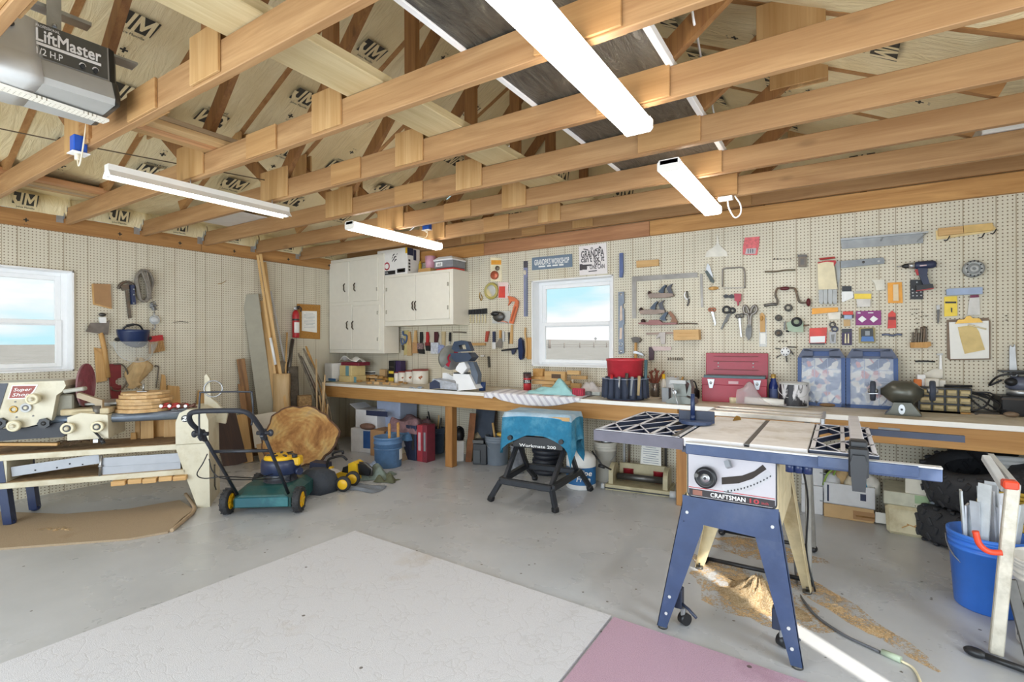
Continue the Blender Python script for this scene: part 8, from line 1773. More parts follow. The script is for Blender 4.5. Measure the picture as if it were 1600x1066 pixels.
# == under the bench, far side of the saw
G='white cartons under the bench'
for i,(z0,z1,d_)in enumerate(((0,.215,0),(.217,.42,.01))):
 x0,x1=W(1252,780,-.27).x,W(1286,780,-.27).x
 carton('white_carton_box',f'plain white carton behind the saw outfeed stand, {["lower one","upper one"][i]}','box',T(((x0+x1)/2,-.27+d_,z0),-2*i),x1-x0,.24,z1-z0,WB2,G,prints=((.5,.5,.3,.04,GREY),))
x0,x1=W(1287,790,-.295).x,W(1366,790,-.295).x;w_=x1-x0;hb1=hgt(V(((x0+x1)/2,-.295,0)),793)
carton('brown_carton','flat brown carton with a white address label under the open white one','box',T(((x0+x1)/2,-.295,0),1),w_,.25,hb1,KRAFT,prints=((.73,.5,.42,.75,PAPERW),(.30,.45,.42,.6,CARD),(.33,.40,.36,.12,WOODH)))
hb2=hgt(V(((x0+x1)/2,-.29,hb1)),760)
t=thing('open_carton','open white carton full of rags and tubes','box',T(((x0+x1)/2+.003,-.292,hb1+.001),-1))
mb=MB();tt_=.004
for c_,d_ in(((0,.002,hb2/2),(w_,tt_,hb2)),((0,.25,hb2/2),(w_,tt_,hb2)),((-w_/2,.125,hb2/2),(tt_,.25,hb2)),((w_/2,.125,hb2/2),(tt_,.25,hb2)),((0,.125,.003),(w_,.25,.006))):mb.box(c_,d_)
bo=part(t,'box_body',mb,WB2)
mb=MB();mb.box((w_*.28,-.001,hb2*.5),(.035,.001,.05));mb.box((-w_*.42,-.001,hb2*.5),(.012,.001,hb2*.8));part(bo,'printed_panel',mb,NB)
for i,(x,y,z_,r_,m)in enumerate(((-.12,.08,.10,.07,WB2),(-.04,.14,.13,.075,TAN),(.03,.09,.10,.07,pm('rag_cream','d3c8b2',.9,var=.1)),(.09,.08,.09,.06,pm('rag_blue','5aa3c4',.8)),(.14,.10,.12,.07,pm('rag_white','dfdcd4',.9)),(-.13,.16,.11,.06,BLACK))):
 mb=MB();mb.ell((0,0,0),(r_,r_*.8,r_*1.25),14,10,(20*math.sin(i*3),25*math.cos(i*2),30*i));
 for k,v in enumerate(mb.v):mb.v[k]=tuple(c*(1+.12*math.sin(7*v[0]*20+i)*math.cos(v[2]*60))for c in v)
 one('rag',f'crumpled rag in the open white carton, {["white one near the saw leg","tan one at the back","cream one in the middle","bright blue one","white one at the far end","black one at the back corner"][i]}','rag',mb,m,T(((x0+x1)/2+x,-.29+y,hb1+z_+.03)),'rags in the open carton')
mb=MB();mb.tube(smooth_path([V((-.06,-.02,0)),V((-.03,-.03,.09)),V((.02,0,.13)),V((.0,.03,.05))],5),.007,6);one('green_cord','green cord looped over the open white carton','cord',mb,pm('green_cord','8fae4c',.5),T(((x0+x1)/2-.10,-.25,hb1+.13)))
mb=MB();mb.box((0,0,.04),(.13,.1,.08),(0,20,10),.01);one('orange_pack','orange pack lying on the plain white cartons','pack',mb,pm('orange_pack','d9542f',.5),T((W(1272,745,-.2).x,-.2,.42)))
x0,x1=W(1378,800,-.47).x,W(1478,800,-.47).x;m_=V(((x0+x1)/2+.02,-.47,0));w_=x1-x0;TUBC=pm('cream_tub','d9cfae',.5,var=.06,dirt='b3a27a');h1=hgt(m_,797)
t=thing('cream_tub','large cream tub on the floor beside the tyres','tub',T(m_,-3));mb=MB();mb.box((0,.19,h1/2),(w_*.96,.38,h1),None,.02,(1.06,1.06));part(t,'tub_body',mb,TUBC)
mb=MB();rr=random.Random(8)
for k in range(7):mb.box((-.0+.03*k-.06,-.004,h1*(.35+.05*k)),(.05,.003,.006),(0,rr.uniform(-50,20),0))
part(t,'scribble',mb,WOODH)
h2=hgt(m_+V((0,0,h1)),776);carton('striped_carton','flat carton with green and grey stripes on the cream tub','box',T((m_.x-.01,m_.y+.01,h1+.001),-3),w_,.36,h2,pm('stripe_base','c9c8b4',.6),prints=((.12,.65,.24,.6,pm('pale_green_print','9fb98f',.6)),(.6,.4,.8,.6,pm('grey_blue_print','9299a3',.6))))
h3=hgt(m_+V((0,0,h1+h2)),752);t=carton('long_carton','long white carton with orange print lying on the striped one','box',T((m_.x+.05,m_.y+.00,h1+h2+.002),-8),w_*.66,.42,h3,pm('carton_offwhite','dedacb',.6,var=.05),prints=((.3,.75,.35,.14,pm('orange_faint','d9a070',.6)),(.82,.12,.34,.16,ORG),(.5,.5,.5,.06,LGREY)))
mb=MB();mb.box((0,.2,.004),(w_*.62,.40,.006));one('cardboard_sheet','dirty cardboard sheet lying on the long white carton','cardboard',mb,pm('dirty_card','b5a684',.9,var=.15),T((m_.x+.05,m_.y+.01,h1+h2+h3+.004),-8))
TYR=pm('tyre_rubber','35363a',.75,var=.2,bump=.2)
def tyre(label,M,R_,w_):
 t=thing('atv_tyre',label,'tyre',M,'knobbly tyres');mb=MB()
 mb.lathe([(R_*.52,-w_*.36),(R_*.62,-w_*.5),(R_*.82,-w_*.5),(R_*.95,-w_*.40),(R_*.985,-w_*.2),(R_,0),(R_*.985,w_*.2),(R_*.95,w_*.40),(R_*.82,w_*.5),(R_*.62,w_*.5),(R_*.52,w_*.36)],44);cs=part(t,'casing',mb,TYR)
 mb=MB();n=18
 for k in range(n):
  for z_,off,tw in((-.30,0,35),(-.08,.5,-20),(.12,.15,30),(.32,.6,-35)):
   a=2*PI*(k+off)/n;M2=Matrix.Rotation(a,4,'Z')@T((R_*(.985 if abs(z_)<.2 else.955),0,z_*w_),R=(tw,0,0));i0=len(mb.v)
   mb.box((0,0,0),(R_*.09,.024,w_*.22),None,.004);mb.xform(M2,i0)
  for z_ in(-.48,.48):
   a=2*PI*(k+.3)/n;M2=Matrix.Rotation(a,4,'Z')@T((R_*.87,0,z_*w_));i0=len(mb.v);mb.box((0,0,0),(R_*.12,.026,w_*.08),None,.004);mb.xform(M2,i0)
 part(cs,'tread',mb,TYR);return t
tx=W(1520,780,-.44).x
tyre('upper of the two knobbly black tyres stacked at the edge of view',T((tx+.02,-.42,.425),R=(12,-10,0)),.29,.235)
tyre('lower of the two knobbly black tyres, flat on the floor',T((tx-.02,-.38,.125),20),.29,.235)
mb=MB();mb.grid(lambda u,v:(-.18+.36*u,-.14+.26*v,.05*math.sin(u*5+1)+.05*math.sin(v*6+u*4)),12,10,.004);one('black_tarp','crumpled black tarp on the upper tyre','tarp',mb,pm('tarp_black','2d2f34',.4,bump=.3),T((tx+.04,-.36,.62),R=(0,14,0)))
for i,(px0,py0,px1,py1)in enumerate(((1555,716,1600,717),(1556,722,1600,726),(1560,730,1600,737))):
 a,b=W(px0,py0,-.5),W(px1+30,py1+4,-.45);mb=MB();mb.tube([a,b],.017,10);one('metal_pipe',f'pale metal pipe lying behind the upper tyre, {["topmost","middle","lowest"][i]}','pipe',mb,LGREY,None,'pipes at the edge of view')
# == table saw
SB=pm('saw_blue','364769',.5,var=.12,dirt='4d5a75');SBD=pm('saw_dark_blue','2c3448',.45,var=.12);TOPM=pm('cast_table','e3e0de',.45,.0,var=.06,dirt='b9afa0');SAWP=pm('saw_panel','b9b6ba',.45,.1,var=.03);DUSTC=pm('dusty_side','c9b994',.8,var=.15,dirt='a99468')
t=thing('table_saw','dusty table saw with a blue stand and slotted wing tables','table saw',T((5.45,-2.12,0)))
O=V((5.45,-2.12,0));ZT=.90;YF,YB=-2.51+2.12,-1.76+2.12
def lx(x):return x-5.45
def slab(x0,x1,m,nm='table_top',z0=.862):
 mb=MB();mb.box((lx((x0+x1)/2),(YF+YB)/2,(z0+ZT)/2),(x1-x0,YB-YF,ZT-z0),None,.003);return part(t,nm,mb,m)
slab(5.282,5.535,TOPM);slab(5.555,5.765,TOPM)
mb=MB();mb.box((lx(5.52),(YF+YB)/2,.875),(.50,YB-YF-.01,.02));part(t,'table_rib',mb,SBD)
def grid_wing(x0,x1,cells,par):
 """open cast wing: outer frame, long ribs front to back and crossed webs"""
 w_=.016;mb=MB()
 def rib(p,q,w,h):
  mb.mi=0;mb.beam((*p,.898-h/2),(*q,.898-h/2),w,h);mb.mi=1;mb.beam((*p,.899),(*q,.899),w,.002)
 ya_,yb_=YF+w_/2,YB-w_/2
 for y in(ya_,yb_):rib((lx(x0),y),(lx(x1),y),w_,.036)
 for k in range(cells+1):
  x=lx(min(max(x0+(x1-x0)*k/cells,x0+w_/2),x1-w_/2));rib((x,ya_),(x,yb_),w_,.036)
 wg=part(t,'wing_table',mb,[SBD,pm('wing_cast','dcdde4',.4,.1,var=.08)])
 mb=MB()
 for k in range(cells):
  xa,xb=lx(x0+(x1-x0)*k/cells),lx(x0+(x1-x0)*(k+1)/cells)
  for j in range(3):
   c_,d_=ya_+(yb_-ya_)*j/3,ya_+(yb_-ya_)*(j+1)/3
   rib((xa,c_),(xb,d_),.007,.02);
   if j%2==0:rib((xa,d_),(xb,c_),.007,.02)
 part(wg,'web',mb,[SBD,MC['wing_cast']])
grid_wing(4.872,5.272,3,t);grid_wing(5.772,5.99,2,t)
mb=MB();mb.box((lx(5.08),YF-.006,.872),(.42,.012,.05));mb.box((lx(4.868),(YF+YB)/2,.872),(.012,YB-YF,.05));part(t,'wing_apron',mb,pm('apron_grey','5d5a66',.5,var=.12))
for x in(5.235,5.60):pass
mb=MB();mb.box((lx(5.545),(YF+YB)/2,.895),(.018,YB-YF,.006));mb.box((lx(5.245),(YF+YB)/2,.9005),(.02,YB-YF,.002));part(t,'miter_slot',mb,DSTEEL)
p=ZP(1152,657,ZT)-O;mb=MB();mb.prism([(-.035,0),(.03,0),(.02,.018),(-.005,.026),(-.02,.016)],-.002,.002,T((p.x,p.y,ZT),62)@Matrix.Rotation(PI/2,4,'X'));part(t,'blade',mb,BRASS)
p=ZP(1086,664,ZT);tg=thing('miter_gauge','blue miter gauge with an upright knob on the saw table','miter gauge',T((p.x,p.y+.03,ZT+.001),10)@Matrix.Diagonal((.58,.58,1,1)))
mb=MB();mb.prism([(-.13,-.02)]+[(.13*math.cos(a),-.02-.13*math.sin(a))for a in[PI-PI*i/14 for i in range(15)]]+[(.13,-.02),(.15,.02),(-.15,.02)],.004,.02);part(tg,'head',mb,SB)
mb=MB();mb.box((0,.03,.035),(.30,.02,.06),None,.003);part(tg,'fence_face',mb,SBD)
mb=MB();mb.cyl((-.03,-.01,.02),(-.03,-.01,.045),.022,n=16);mb.cyl((-.03,-.01,.04),(-.03,-.01,.155),.020,.017,16);part(tg,'knob',mb,NAVY)
mb=MB();mb.box((0,.0,.002),(.02,.46,.004));part(tg,'bar',mb,SILV)
ra,rb=5.31,6.165
mb=MB();mb.box((lx((ra+rb)/2),YF-.035,.862),(rb-ra,.03,.045),None,.003);rl=part(t,'front_rail',mb,SB)
mb=MB();mb.box((lx((ra+rb)/2),YF-.037,.887),(rb-ra,.034,.006));part(rl,'rail_cap',mb,LGREY)
mb=MB();mb.box((lx(5.95),YF-.056,.868),(.30,.012,.04),None,.002);part(t,'rail_splice',mb,SB)
mb=MB();mb.box((lx(5.9),YB+.02,.875),(.9,.025,.03));part(t,'rear_rail',mb,SBD)
xf=ZP(1338,694,ZT).x;tf=thing('rip_fence','pale rip fence with a dark lever locked on the saw rail','fence',T((xf,-2.15,ZT)))
mb=MB();mb.box((0,0,.027),(.042,.78,.05),None,.004);part(tf,'fence_bar',mb,pm('fence_pale','d3d2d6',.4,.2))
mb=MB();mb.box((0,-.375,.012),(.056,.055,.09),None,.006);mb.box((0,-.415,-.02),(.062,.03,.11),None,.006);part(tf,'clamp_head',mb,BLACK)
mb=MB();mb.prism([(-.02,-.10),(.02,-.10),(.026,0),(.018,.03),(-.018,.03),(-.026,0)],0,.016,T((0,-.43,-.02),R=(90,0,0)));part(tf,'lock_lever',mb,BLACK)
mb=MB();mb.box((lx(5.475),-.02,.735),(.365,.66,.225),None,.004);cb=part(t,'cabinet',mb,DUSTC)
mb=MB();mb.box((lx(5.475),YF+.045,.85),(.40,.03,.04));part(t,'front_apron',mb,SBD)
yp=-2.47+2.12
FP=Matrix(((1,0,0,0),(0,0,-1,yp),(0,1,0,0),(0,0,0,1)))
def pq(*pts):return[(W(a,b,-2.47).x-5.45,W(a,b,-2.47).z)for a,b in pts]
x0,x1,z0,z1=lx(5.296),lx(5.655),.632,.841
def rrect(x0,x1,z0,z1,r):
 o_=[]
 for cx,cz,a0 in((x1-r,z1-r,0),(x0+r,z1-r,PI/2),(x0+r,z0+r,PI),(x1-r,z0+r,1.5*PI)):o_+=[(cx+r*math.cos(a0+PI/2*k/5),cz+r*math.sin(a0+PI/2*k/5))for k in range(6)]
 return o_
mb=MB();mb.prism(rrect(x0,x1,z0,z1,.02),-.02,.002,FP);part(t,'panel_border',mb,BLACK)
mb=MB();mb.prism(rrect(x0+.006,x1-.006,z0+.006,z1-.006,.016),.002,.0035,FP);pn=part(t,'front_panel',mb,SAWP)
mb=MB();mb.prism([(x0+.008,z0+.008),(x1-.008,z0+.008),(x1-.008,z0+.038),(x0+.008,z0+.038)],.0035,.0045,FP);bd=part(pn,'name_band',mb,pm('band_black','2a2426',.5))
mb=MB();mb.prism([(x0+.008,z0+.043),(x1-.008,z0+.043),(x1-.008,z0+.046),(x0+.008,z0+.046)],.0035,.0045,FP);part(pn,'red_line',mb,RED)
mb=MB();mb.text('CRAFTSMAN',.026,FP@T(((x0+x1)/2-.01,z0+.0135,0)),.012,.005,width=.14);part(bd,'lettering',mb,WHITEP)
mb=MB();mb.text('10',.026,FP@T((x1-.085,z0+.0135,0)),.02,.005,width=.035);mb.text('inch',.016,FP@T((x1-.045,z0+.015,0)),.012,.005);part(bd,'red_lettering',mb,pm('red_letters','a8323a',.5))
mb=MB();mb.prism([(x0+.025,z0+.012),(x0+.065,z0+.012),(x0+.065,z0+.034),(x0+.025,z0+.034)],.0045,.005,FP);part(bd,'red_block',mb,pm('brown_block','8a5a4a',.5))
cw=pq((1105,744))[0]
def arcpts(r,a0,a1,n):return[(cw[0]+.06+r*math.cos(a0+(a1-a0)*k/(n-1)),cw[1]+.17+r*math.sin(a0+(a1-a0)*k/(n-1)))for k in range(n)]
ar=pq((1128,759),(1156,757),(1177,750),(1200,735),(1208,744),(1188,760),(1163,769),(1132,771));mb=MB();mb.prism(ar,.0035,.0045,FP);part(pn,'tilt_scale',mb,pm('scale_grey','b5b5b8',.4))
mb=MB();mb.prism(pq((1128,746),(1160,743),(1179,736),(1192,726),(1198,733),(1176,748),(1155,755),(1128,757)),.0035,.005,FP);part(pn,'tilt_slot',mb,pm('slot_brown','2e261f',.7))
mb=MB()
for k in range(14):
 s=k/13;a=V((*pq((1138+66*s,767-6*s-17*s**2))[0],0));mb.box((a.x,yp-.005,a.y),(.005,.0012,.007),(0,30*s,0))
part(pn,'scale_mark',mb,BLACK)
mb=MB();r_=.046;c_=V((cw[0],yp,cw[1]))
mb.lathe([(0,.004),(r_*.3,.004),(r_*.3,.03),(r_*.75,.03),(r_*.8,.022),(r_,.022),(r_*1.02,.036),(r_*.9,.046),(r_*.72,.046),(r_*.55,.036),(r_*.3,.04),(0,.042)],30,AXY,c_);hw=part(t,'handwheel',mb,BLACK)
mb=MB();mb.lathe([(r_*.42,.0425),(r_*.4,.045),(0,.045)],22,AXY,c_);part(hw,'wheel_hub',mb,SILV)
mb=MB();mb.cyl(c_+V((0,-.045,0)),c_+V((0,-.05,0)),.006,n=8);part(hw,'hub_bolt',mb,BLACK)
mb=MB();mb.cyl(c_+V((-.03,-.046,.015)),c_+V((-.03,-.075,.015)),.009,n=10);part(hw,'crank_knob',mb,DSTEEL)
mb=MB();mb.beam(c_+V((.085,-.02,.08)),c_+V((.095,-.03,.055)),.02,.03,(0,1,0));part(t,'lock_lever',mb,GREY)
sx=W(1248,722,-2.5).x-5.45;mb=MB();mb.prism([(sx-.045,.80),(sx+.045,.80),(sx+.045,.845),(sx-.045,.845)],-.06,.03,FP)
for k in(-1,0,1):mb.cyl((sx+k*.03,yp-.028,.802),(sx+k*.03,yp-.028,.843),.017,n=14)
part(t,'rail_knob',mb,NAVY)
def legp(sx,front_,m):
 y=yp if front_ else-1.70+2.12
 top,bot=(lx(5.279),lx(5.157))if sx<0 else(lx(5.657),lx(5.746))
 w_=.062;s=-sx
 poly=[(top,.63),(bot,.012),(bot+s*.045,.012),(top+s*w_*1.35,.50 if front_ else.5),(top+s*w_*1.6,.63)]
 mb=MB();mb.prism(poly,-.003 if front_ else 0,.0 if front_ else.003,Matrix(((1,0,0,0),(0,0,-1,y),(0,1,0,0),(0,0,0,1))))
 d=.05 if front_ else-.05
 P_=[V((top,y,.63)),V((bot,y,.012)),V((bot+s*.004,y+d*.9,.012)),V((top+s*.004,y+d*1.5,.63))]
 mb.add(P_+[p+V((s*.003,0,0))for p in P_],[(0,1,2,3),(7,6,5,4),(0,4,5,1),(1,5,6,2),(2,6,7,3),(3,7,4,0)])
 lg=part(t,'leg',mb,m)
 mb=MB();cx=bot+s*.022;mb.cyl((cx,y+d*.4,.012),(cx,y+d*.4,.03),.006,n=8);mb.cyl((cx,y+d*.4,0),(cx,y+d*.4,.012),.022,n=14);part(lg,'levelling_foot',mb,DSTEEL)
 mb=MB()
 for z_ in(.56,.16,.08):
  f=(.63-z_)/.618;mb.cyl((top+(bot-top)*f+s*.03,y,z_),(top+(bot-top)*f+s*.03,y-.005*(1 if front_ else-1),z_),.007,n=8)
 part(lg,'bolt',mb,LGREY)
for sx in(-1,1):
 legp(sx,True,SB);legp(sx,False,DUSTC)
mb=MB();mb.prism([(lx(5.275),.52),(lx(5.66),.50),(lx(5.66),.635),(lx(5.275),.635)],-.003,.002,FP);part(t,'front_apron_plate',mb,SB)
mb=MB();mb.box((lx(5.466),-1.70+2.12,.57),(.38,.004,.12));part(t,'rear_apron_plate',mb,DUSTC)
for sx in(lx(5.28),lx(5.655)):
 mb=MB();mb.box((sx,(yp+.42)/2,.575),(.004,.42-yp,.12));part(t,'side_apron_plate',mb,DUSTC)
for sx,px,py in((-1,1068,975),(1,1222,1010)):
 cp=ZP(px,py)-O;x_=cp.x;y_=cp.y
 mb=MB();mb.box((x_-.02,y_-.0,.12),(.035,.05,.09),None,.004);mb.tube([V((x_-.02,y_,.10)),V((x_+.03,y_-.03,.09)),V((x_+.07,y_-.05,.07))],.007);cs=part(t,'caster_bracket',mb,SBD)
 mb=MB();mb.cyl((x_-.01,y_+.01,.027),(x_+.02,y_-.01,.027),.027,n=20);part(cs,'caster_wheel',mb,BLACK)
 mb=MB();mb.box((x_,y_,.06),(.02,.035,.04),None,.004);part(cs,'caster_fork',mb,SILV)
# == outfeed roller stand behind the saw
t=thing('roller_stand','pale roller stand behind the saw with black rubber feet','stand',T((5.46,-1.3,0)))
STN=pm('stand_grey','9c9a94',.45,.4,var=.15)
for x,yy in((.27,-.33),(.27,.2),(-.27,.2),(-.27,-.33)):
 mb=MB();mb.beam((x,yy,.02),(x*.93,-.06,.86 if x>0 else.5),.034,.03,(1,0,0),.003);lg=part(t,'leg',mb,[STN,SBD][yy>0 and x<0])
 mb=MB();mb.ell((x,yy,.022),(.024,.035,.022));part(lg,'rubber_foot',mb,BLACK)
for yy in(-.33,.2):
 mb=MB();mb.cyl((-.28,yy,.03),(.28,yy,.03),.012,n=10);part(t,'foot_bar',mb,BLACK)
a,b=ZP(1092,648,.885),ZP(1258,657,.885)
for k in range(3):
 mb=MB();mb.box((0.02,-.12+.14*k,.875),(.62,.05,.03),None,.004);part(t,'top_slat',mb,pm('slat_silver','cfc8bd',.35,.5,var=.1))
for x in(-.28,.33):
 mb=MB();mb.box((x,.02,.872),(.02,.36,.034),None,.003);part(t,'end_bar',mb,SILV)
# == blue bucket of plastic trim, stands at the edge of view
p=spot(1530,965,.15);p=V((6.49,-1.40,0));r_=.155;hB=hgt(V((p.x-.15,p.y,0)),833)
BBK=pm('bright_blue','3a78d8',.35,var=.05);t=pail('blue_bucket','bright blue bucket full of pale plastic strips',T(p,facing(p)),.130,.155,.37,BBK,None,3,True)
rr=random.Random(31);STR=[pm('strip_white','dfe2e8',.4),pm('strip_grey','c3c9d0',.4),pm('strip_clear','d3d9dc',.2)]
for i in range(16):
 a=rr.uniform(0,2*PI);q_=math.sqrt(rr.random())*.105;bx,by=q_*math.cos(a),q_*math.sin(a);tx_,ty_=rr.uniform(-.05,.07),rr.uniform(-.05,.05);L_=rr.uniform(.48,.62)
 w_=rr.uniform(.025,.06);mb=MB();mb.beam((bx*.8,by*.8,.02),(bx+tx_*.6,by+ty_*.6,L_),w_,.008,(math.cos(a),math.sin(a),0))
 one('plastic_strip',f'pale plastic strip in the bright blue bucket, {["first","second","third","fourth","fifth","sixth","seventh","eighth","ninth","tenth","eleventh","twelfth","thirteenth","fourteenth","fifteenth","sixteenth"][i]} by height order of the bundle' if False else 'pale plastic strip in the bundle standing in the bright blue bucket','plastic strip',mb,STR[i%3],T(p),'plastic strips in the blue bucket')
p2=V((6.66,-1.72,0));t=pail('white_pail','white ribbed pail with printed side at the edge of view',T(p2,facing(p2)),.135,.15,.37,pm('pail_white','e8e6e0',.4),None,4,False)
mb=MB();mb.lathe([(.142,.04),(.147,.20)],30,a0=-2.7,a1=-1.3);part(t,'printed_label',mb,pm('label_dark','4a4448',.5,var=.4,sc=40))
STP=pm('stand_pale','c9c3b4',.5,.2,var=.15,dirt='8d8470')
t=thing('folding_stand','pale folding sawhorse stand with an orange knob at the edge of view','stand',T((6.5,-1.93,0)))
def fp_(px,py,y):return W(px,py,y)-V((6.5,-1.93,0))
mb=MB();mb.beam(ZP(1556,1030)-V((6.5,-1.93,-.02)),fp_(1582,762,-1.93),.045,.03,(0,1,0),.004);l1=part(t,'leg',mb,STP)
mb=MB();mb.beam(fp_(1578,905,-1.9),fp_(1625,1080,-2.0),.04,.02,(0,1,0),.003);part(t,'leg',mb,DSTEEL)
mb=MB();mb.beam(fp_(1572,765,-1.9),fp_(1540,715,-1.7),.03,.03,(0,0,1),.003);mb.beam(fp_(1590,762,-1.9),fp_(1548,712,-1.5),.02,.02);part(t,'top_bar',mb,LGREY)
mb=MB();mb.box(fp_(1578,757,-1.93),(.05,.05,.035),None,.006);part(t,'clamp_block',mb,pm('orange_red','e0492c',.4))
mb=MB();mb.tube(smooth_path([fp_(1524,830,-1.95),fp_(1530,850,-1.95),fp_(1545,862,-1.95),fp_(1566,864,-1.95)],5),.012,8);part(t,'knob_arm',mb,MC['orange_red'])
a=ZP(1524,1027)-V((6.5,-1.93,0));b=ZP(1620,1062)-V((6.5,-1.93,0));mb=MB();mb.cyl(a+V((0,0,.02)),b+V((0,0,.02)),.013,n=10);mb.ell(a+V((0,0,.02)),(.04,.022,.02),R=(0,0,-20));part(t,'foot_bar',mb,BLACK)
mb=MB()
for k in range(5):mb.torus((0,0,.012+.022*k),.15-.006*k+.01*math.sin(k*2),.012,30,8)
one('yellow_hose','coiled yellow air hose lying behind the blue bucket','hose',mb,pm('hose_yellow','c3a542',.45),T((W(1585,790,-.95).x,-.95,.33),R=(8,-6,0)))
mb=MB();mb.box((0,0,.16),(.3,.3,.32),None,.01);one('dark_crate','dark crate under the coiled yellow hose','crate',mb,BLACK,T((W(1588,800,-.94).x+.02,-.92,0)))
# == carpets, sawdust and floor clutter
def carpet(name,hexs,sc,dirt,cut=False):
 n=NT(name);v=n.coords(False);a=n.noise(v,sc,3,.7);b=n.noise(v,1.5,5,.6)
 c=n.ramp(a,[(.35,tuple(x*.80 for x in lin(hexs))),(.65,lin(hexs))]);c=n.mix(n.ramp(b,[(.62,(0,0,0)),(.78,(.5,)*3)]),c,lin(dirt))
 if cut:
  w_=n.n('ShaderNodeTexVoronoi',I_Vector=n.n('ShaderNodeVectorMath',operation='ADD',i0=v,i1=n.n('ShaderNodeTexNoise',I_Vector=v,I_Scale=6.0).outputs[1]).outputs[0],I_Scale=3.0,feature='DISTANCE_TO_EDGE').outputs[0]
  c=n.mix(n.ramp(w_,[(.0,(.16,)*3),(.03,(0,0,0))]),c,lin('8d8880'));n.bump(n.math('ADD',a,n.math('MULTIPLY',n.math('MINIMUM',w_,.05),5.0)),.35,.006)
 else:n.bump(a,.8,.01)
 vo=n.n('ShaderNodeTexVoronoi',I_Vector=v,I_Scale=7.0);k=n.math('MULTIPLY',n.math('LESS_THAN',vo.outputs['Distance'],.07),n.math('GREATER_THAN',n.n('ShaderNodeSeparateColor',i0=vo.outputs['Color']).outputs[0],.7))
 return n.out(n.mix(n.math('MULTIPLY',k,.8),c,lin('4a4036')),.95)
def rug(name,label,pts,th,m,res=0):
 mb=MB();mb.prism([(p.x,p.y)for p in pts],.0005,th);return one(name,label,'carpet',mb,m)
A,B,Cc,D=ZP(555,832),ZP(955,966),ZP(0,1042),ZP(876,1066)
dAC=(Cc-A).normalized();dBD=(D-B).normalized()
rug('white_carpet','off white sculpted carpet piece on the concrete floor',[A,B,B+dBD*1.9,A+dAC*3.2],.012,carpet('carpet_white','dcdde2',260,'b09a76',True))
P1,P2,P3,P4=ZP(957,968),ZP(1245,1066),ZP(880,1066),ZP(1160,1036)
d2=(P2-P1).normalized();off=V((-dBD.y,dBD.x,0));off=off if off.dot(d2)>0 else-off
rug('pink_carpet','pinkish mauve carpet piece at the front beside the white one',[P1+off*.006,P1+d2*1.4,P1+d2*1.4+dBD*1.7,P1+dBD*1.7+off*.006],.014,carpet('carpet_pink','d3b0c4',220,'7d4a5c'))
CP=[ZP(-60,866),ZP(0,860),ZP(200,845),ZP(262,834),ZP(285,812),ZP(303,799),ZP(280,784),ZP(200,798),ZP(100,806),ZP(-60,800)]
rug('tan_carpet','tan carpet scrap under the lathe, dusted with sawdust',CP,.014,carpet('carpet_tan','bfa98c',200,'8d6238'))
mb=MB();a,b,c_=ZP(290,775),ZP(304,798),ZP(268,832)
mb.tube(smooth_path([a+V((0,0,.015)),b+V((0,0,.016)),(b+c_)/2+V((.01,.01,.014)),c_+V((0,0,.012))],6),.014,8);one('carpet_edge_roll','frayed rolled edge of the tan carpet beside the lathe pedestal','carpet edge',mb,pm('carpet_edge','ad967a',.95,bump=.6))
DST=NT('sawdust_pile');dv=DST.coords(False);da=DST.noise(dv,140,4,.7);DST.bump(da,1.0,.02);DSTM=DST.out(DST.ramp(da,[(.3,lin('ad8655')),(.5,lin('d6b88c')),(.7,lin('eedcbc'))]),.95)
DSP=NT('sawdust_sprinkle');dv=DSP.coords(False);da=DSP.noise(dv,70,5,.75)
DSPM=DSP.out(DSP.ramp(DSP.noise(dv,150,3,.7),[(.3,lin('a07a4c')),(.5,lin('cbab7e')),(.7,lin('e6d2b0'))]),.95,0,Alpha=DSP.ramp(DSP.math('ADD',DSP.math('MULTIPLY',da,.6),DSP.math('MULTIPLY',DSP.noise(dv,7,4),.5)),[(.50,(0,0,0)),(.60,(1,1,1))]))
def heap(name,label,p,r1,r2,h_,yaw,n=40,seed=0):
 rr=random.Random(seed);mb=MB();ph=[rr.uniform(0,6)for _ in range(4)]
 vs=[V((0,0,h_))];K=9
 for k in range(1,K+1):
  for i in range(n):
   a=2*PI*i/n;e=1+.16*math.sin(3*a+ph[0])+.10*math.sin(7*a+ph[1])+.05*math.sin(15*a+ph[2]);f=k/K
   vs.append(V((r1*f*e*math.cos(a),r2*f*e*math.sin(a),max(.0008,h_*(1-f)**1.6*(1+.3*math.sin(9*a+k+ph[3]))+.0015*(k<K)+h_*.05*rr.uniform(-1,1)*(k<K)))))
 fs=[(0,1+i,1+(i+1)%n)for i in range(n)]+[(1+(k-1)*n+i,1+k*n+i,1+k*n+(i+1)%n,1+(k-1)*n+(i+1)%n)for k in range(1,K)for i in range(n)]
 mb.add(vs,fs,True);o_=one(name,label,'sawdust',mb,DSTM if h_>.05 else DSPM,T(p,yaw));o_['kind']='stuff';return o_
heap('sawdust','heap of sawdust under the table saw',ZP(1185,935),.22,.15,.11,-35,seed=1)
heap('sawdust','thin spread of sawdust around the saw legs',ZP(1165,925),.40,.22,.010,-40,seed=2)
heap('sawdust','trail of sawdust along the saw cord',ZP(1315,950),.42,.085,.010,-48,seed=3)
heap('sawdust','thin sawdust film between the rear saw legs',ZP(1190,860),.30,.16,.006,0,seed=4)
heap('sawdust','reddish sawdust scattered on the tan carpet',ZP(85,830),.55,.14,.018,35,seed=5)
cable('grey power cord running from the table saw over the floor',[tuple(ZP(1238,830)+V((0,0,.35))),tuple(ZP(1243,900)+V((0,0,.02))),tuple(ZP(1262,950)+V((0,0,.008))),tuple(ZP(1310,990)+V((0,0,.008))),tuple(ZP(1375,1022)+V((0,0,.008)))],.006,pm('cord_grey','5f6166',.5),'power_cord','cord')
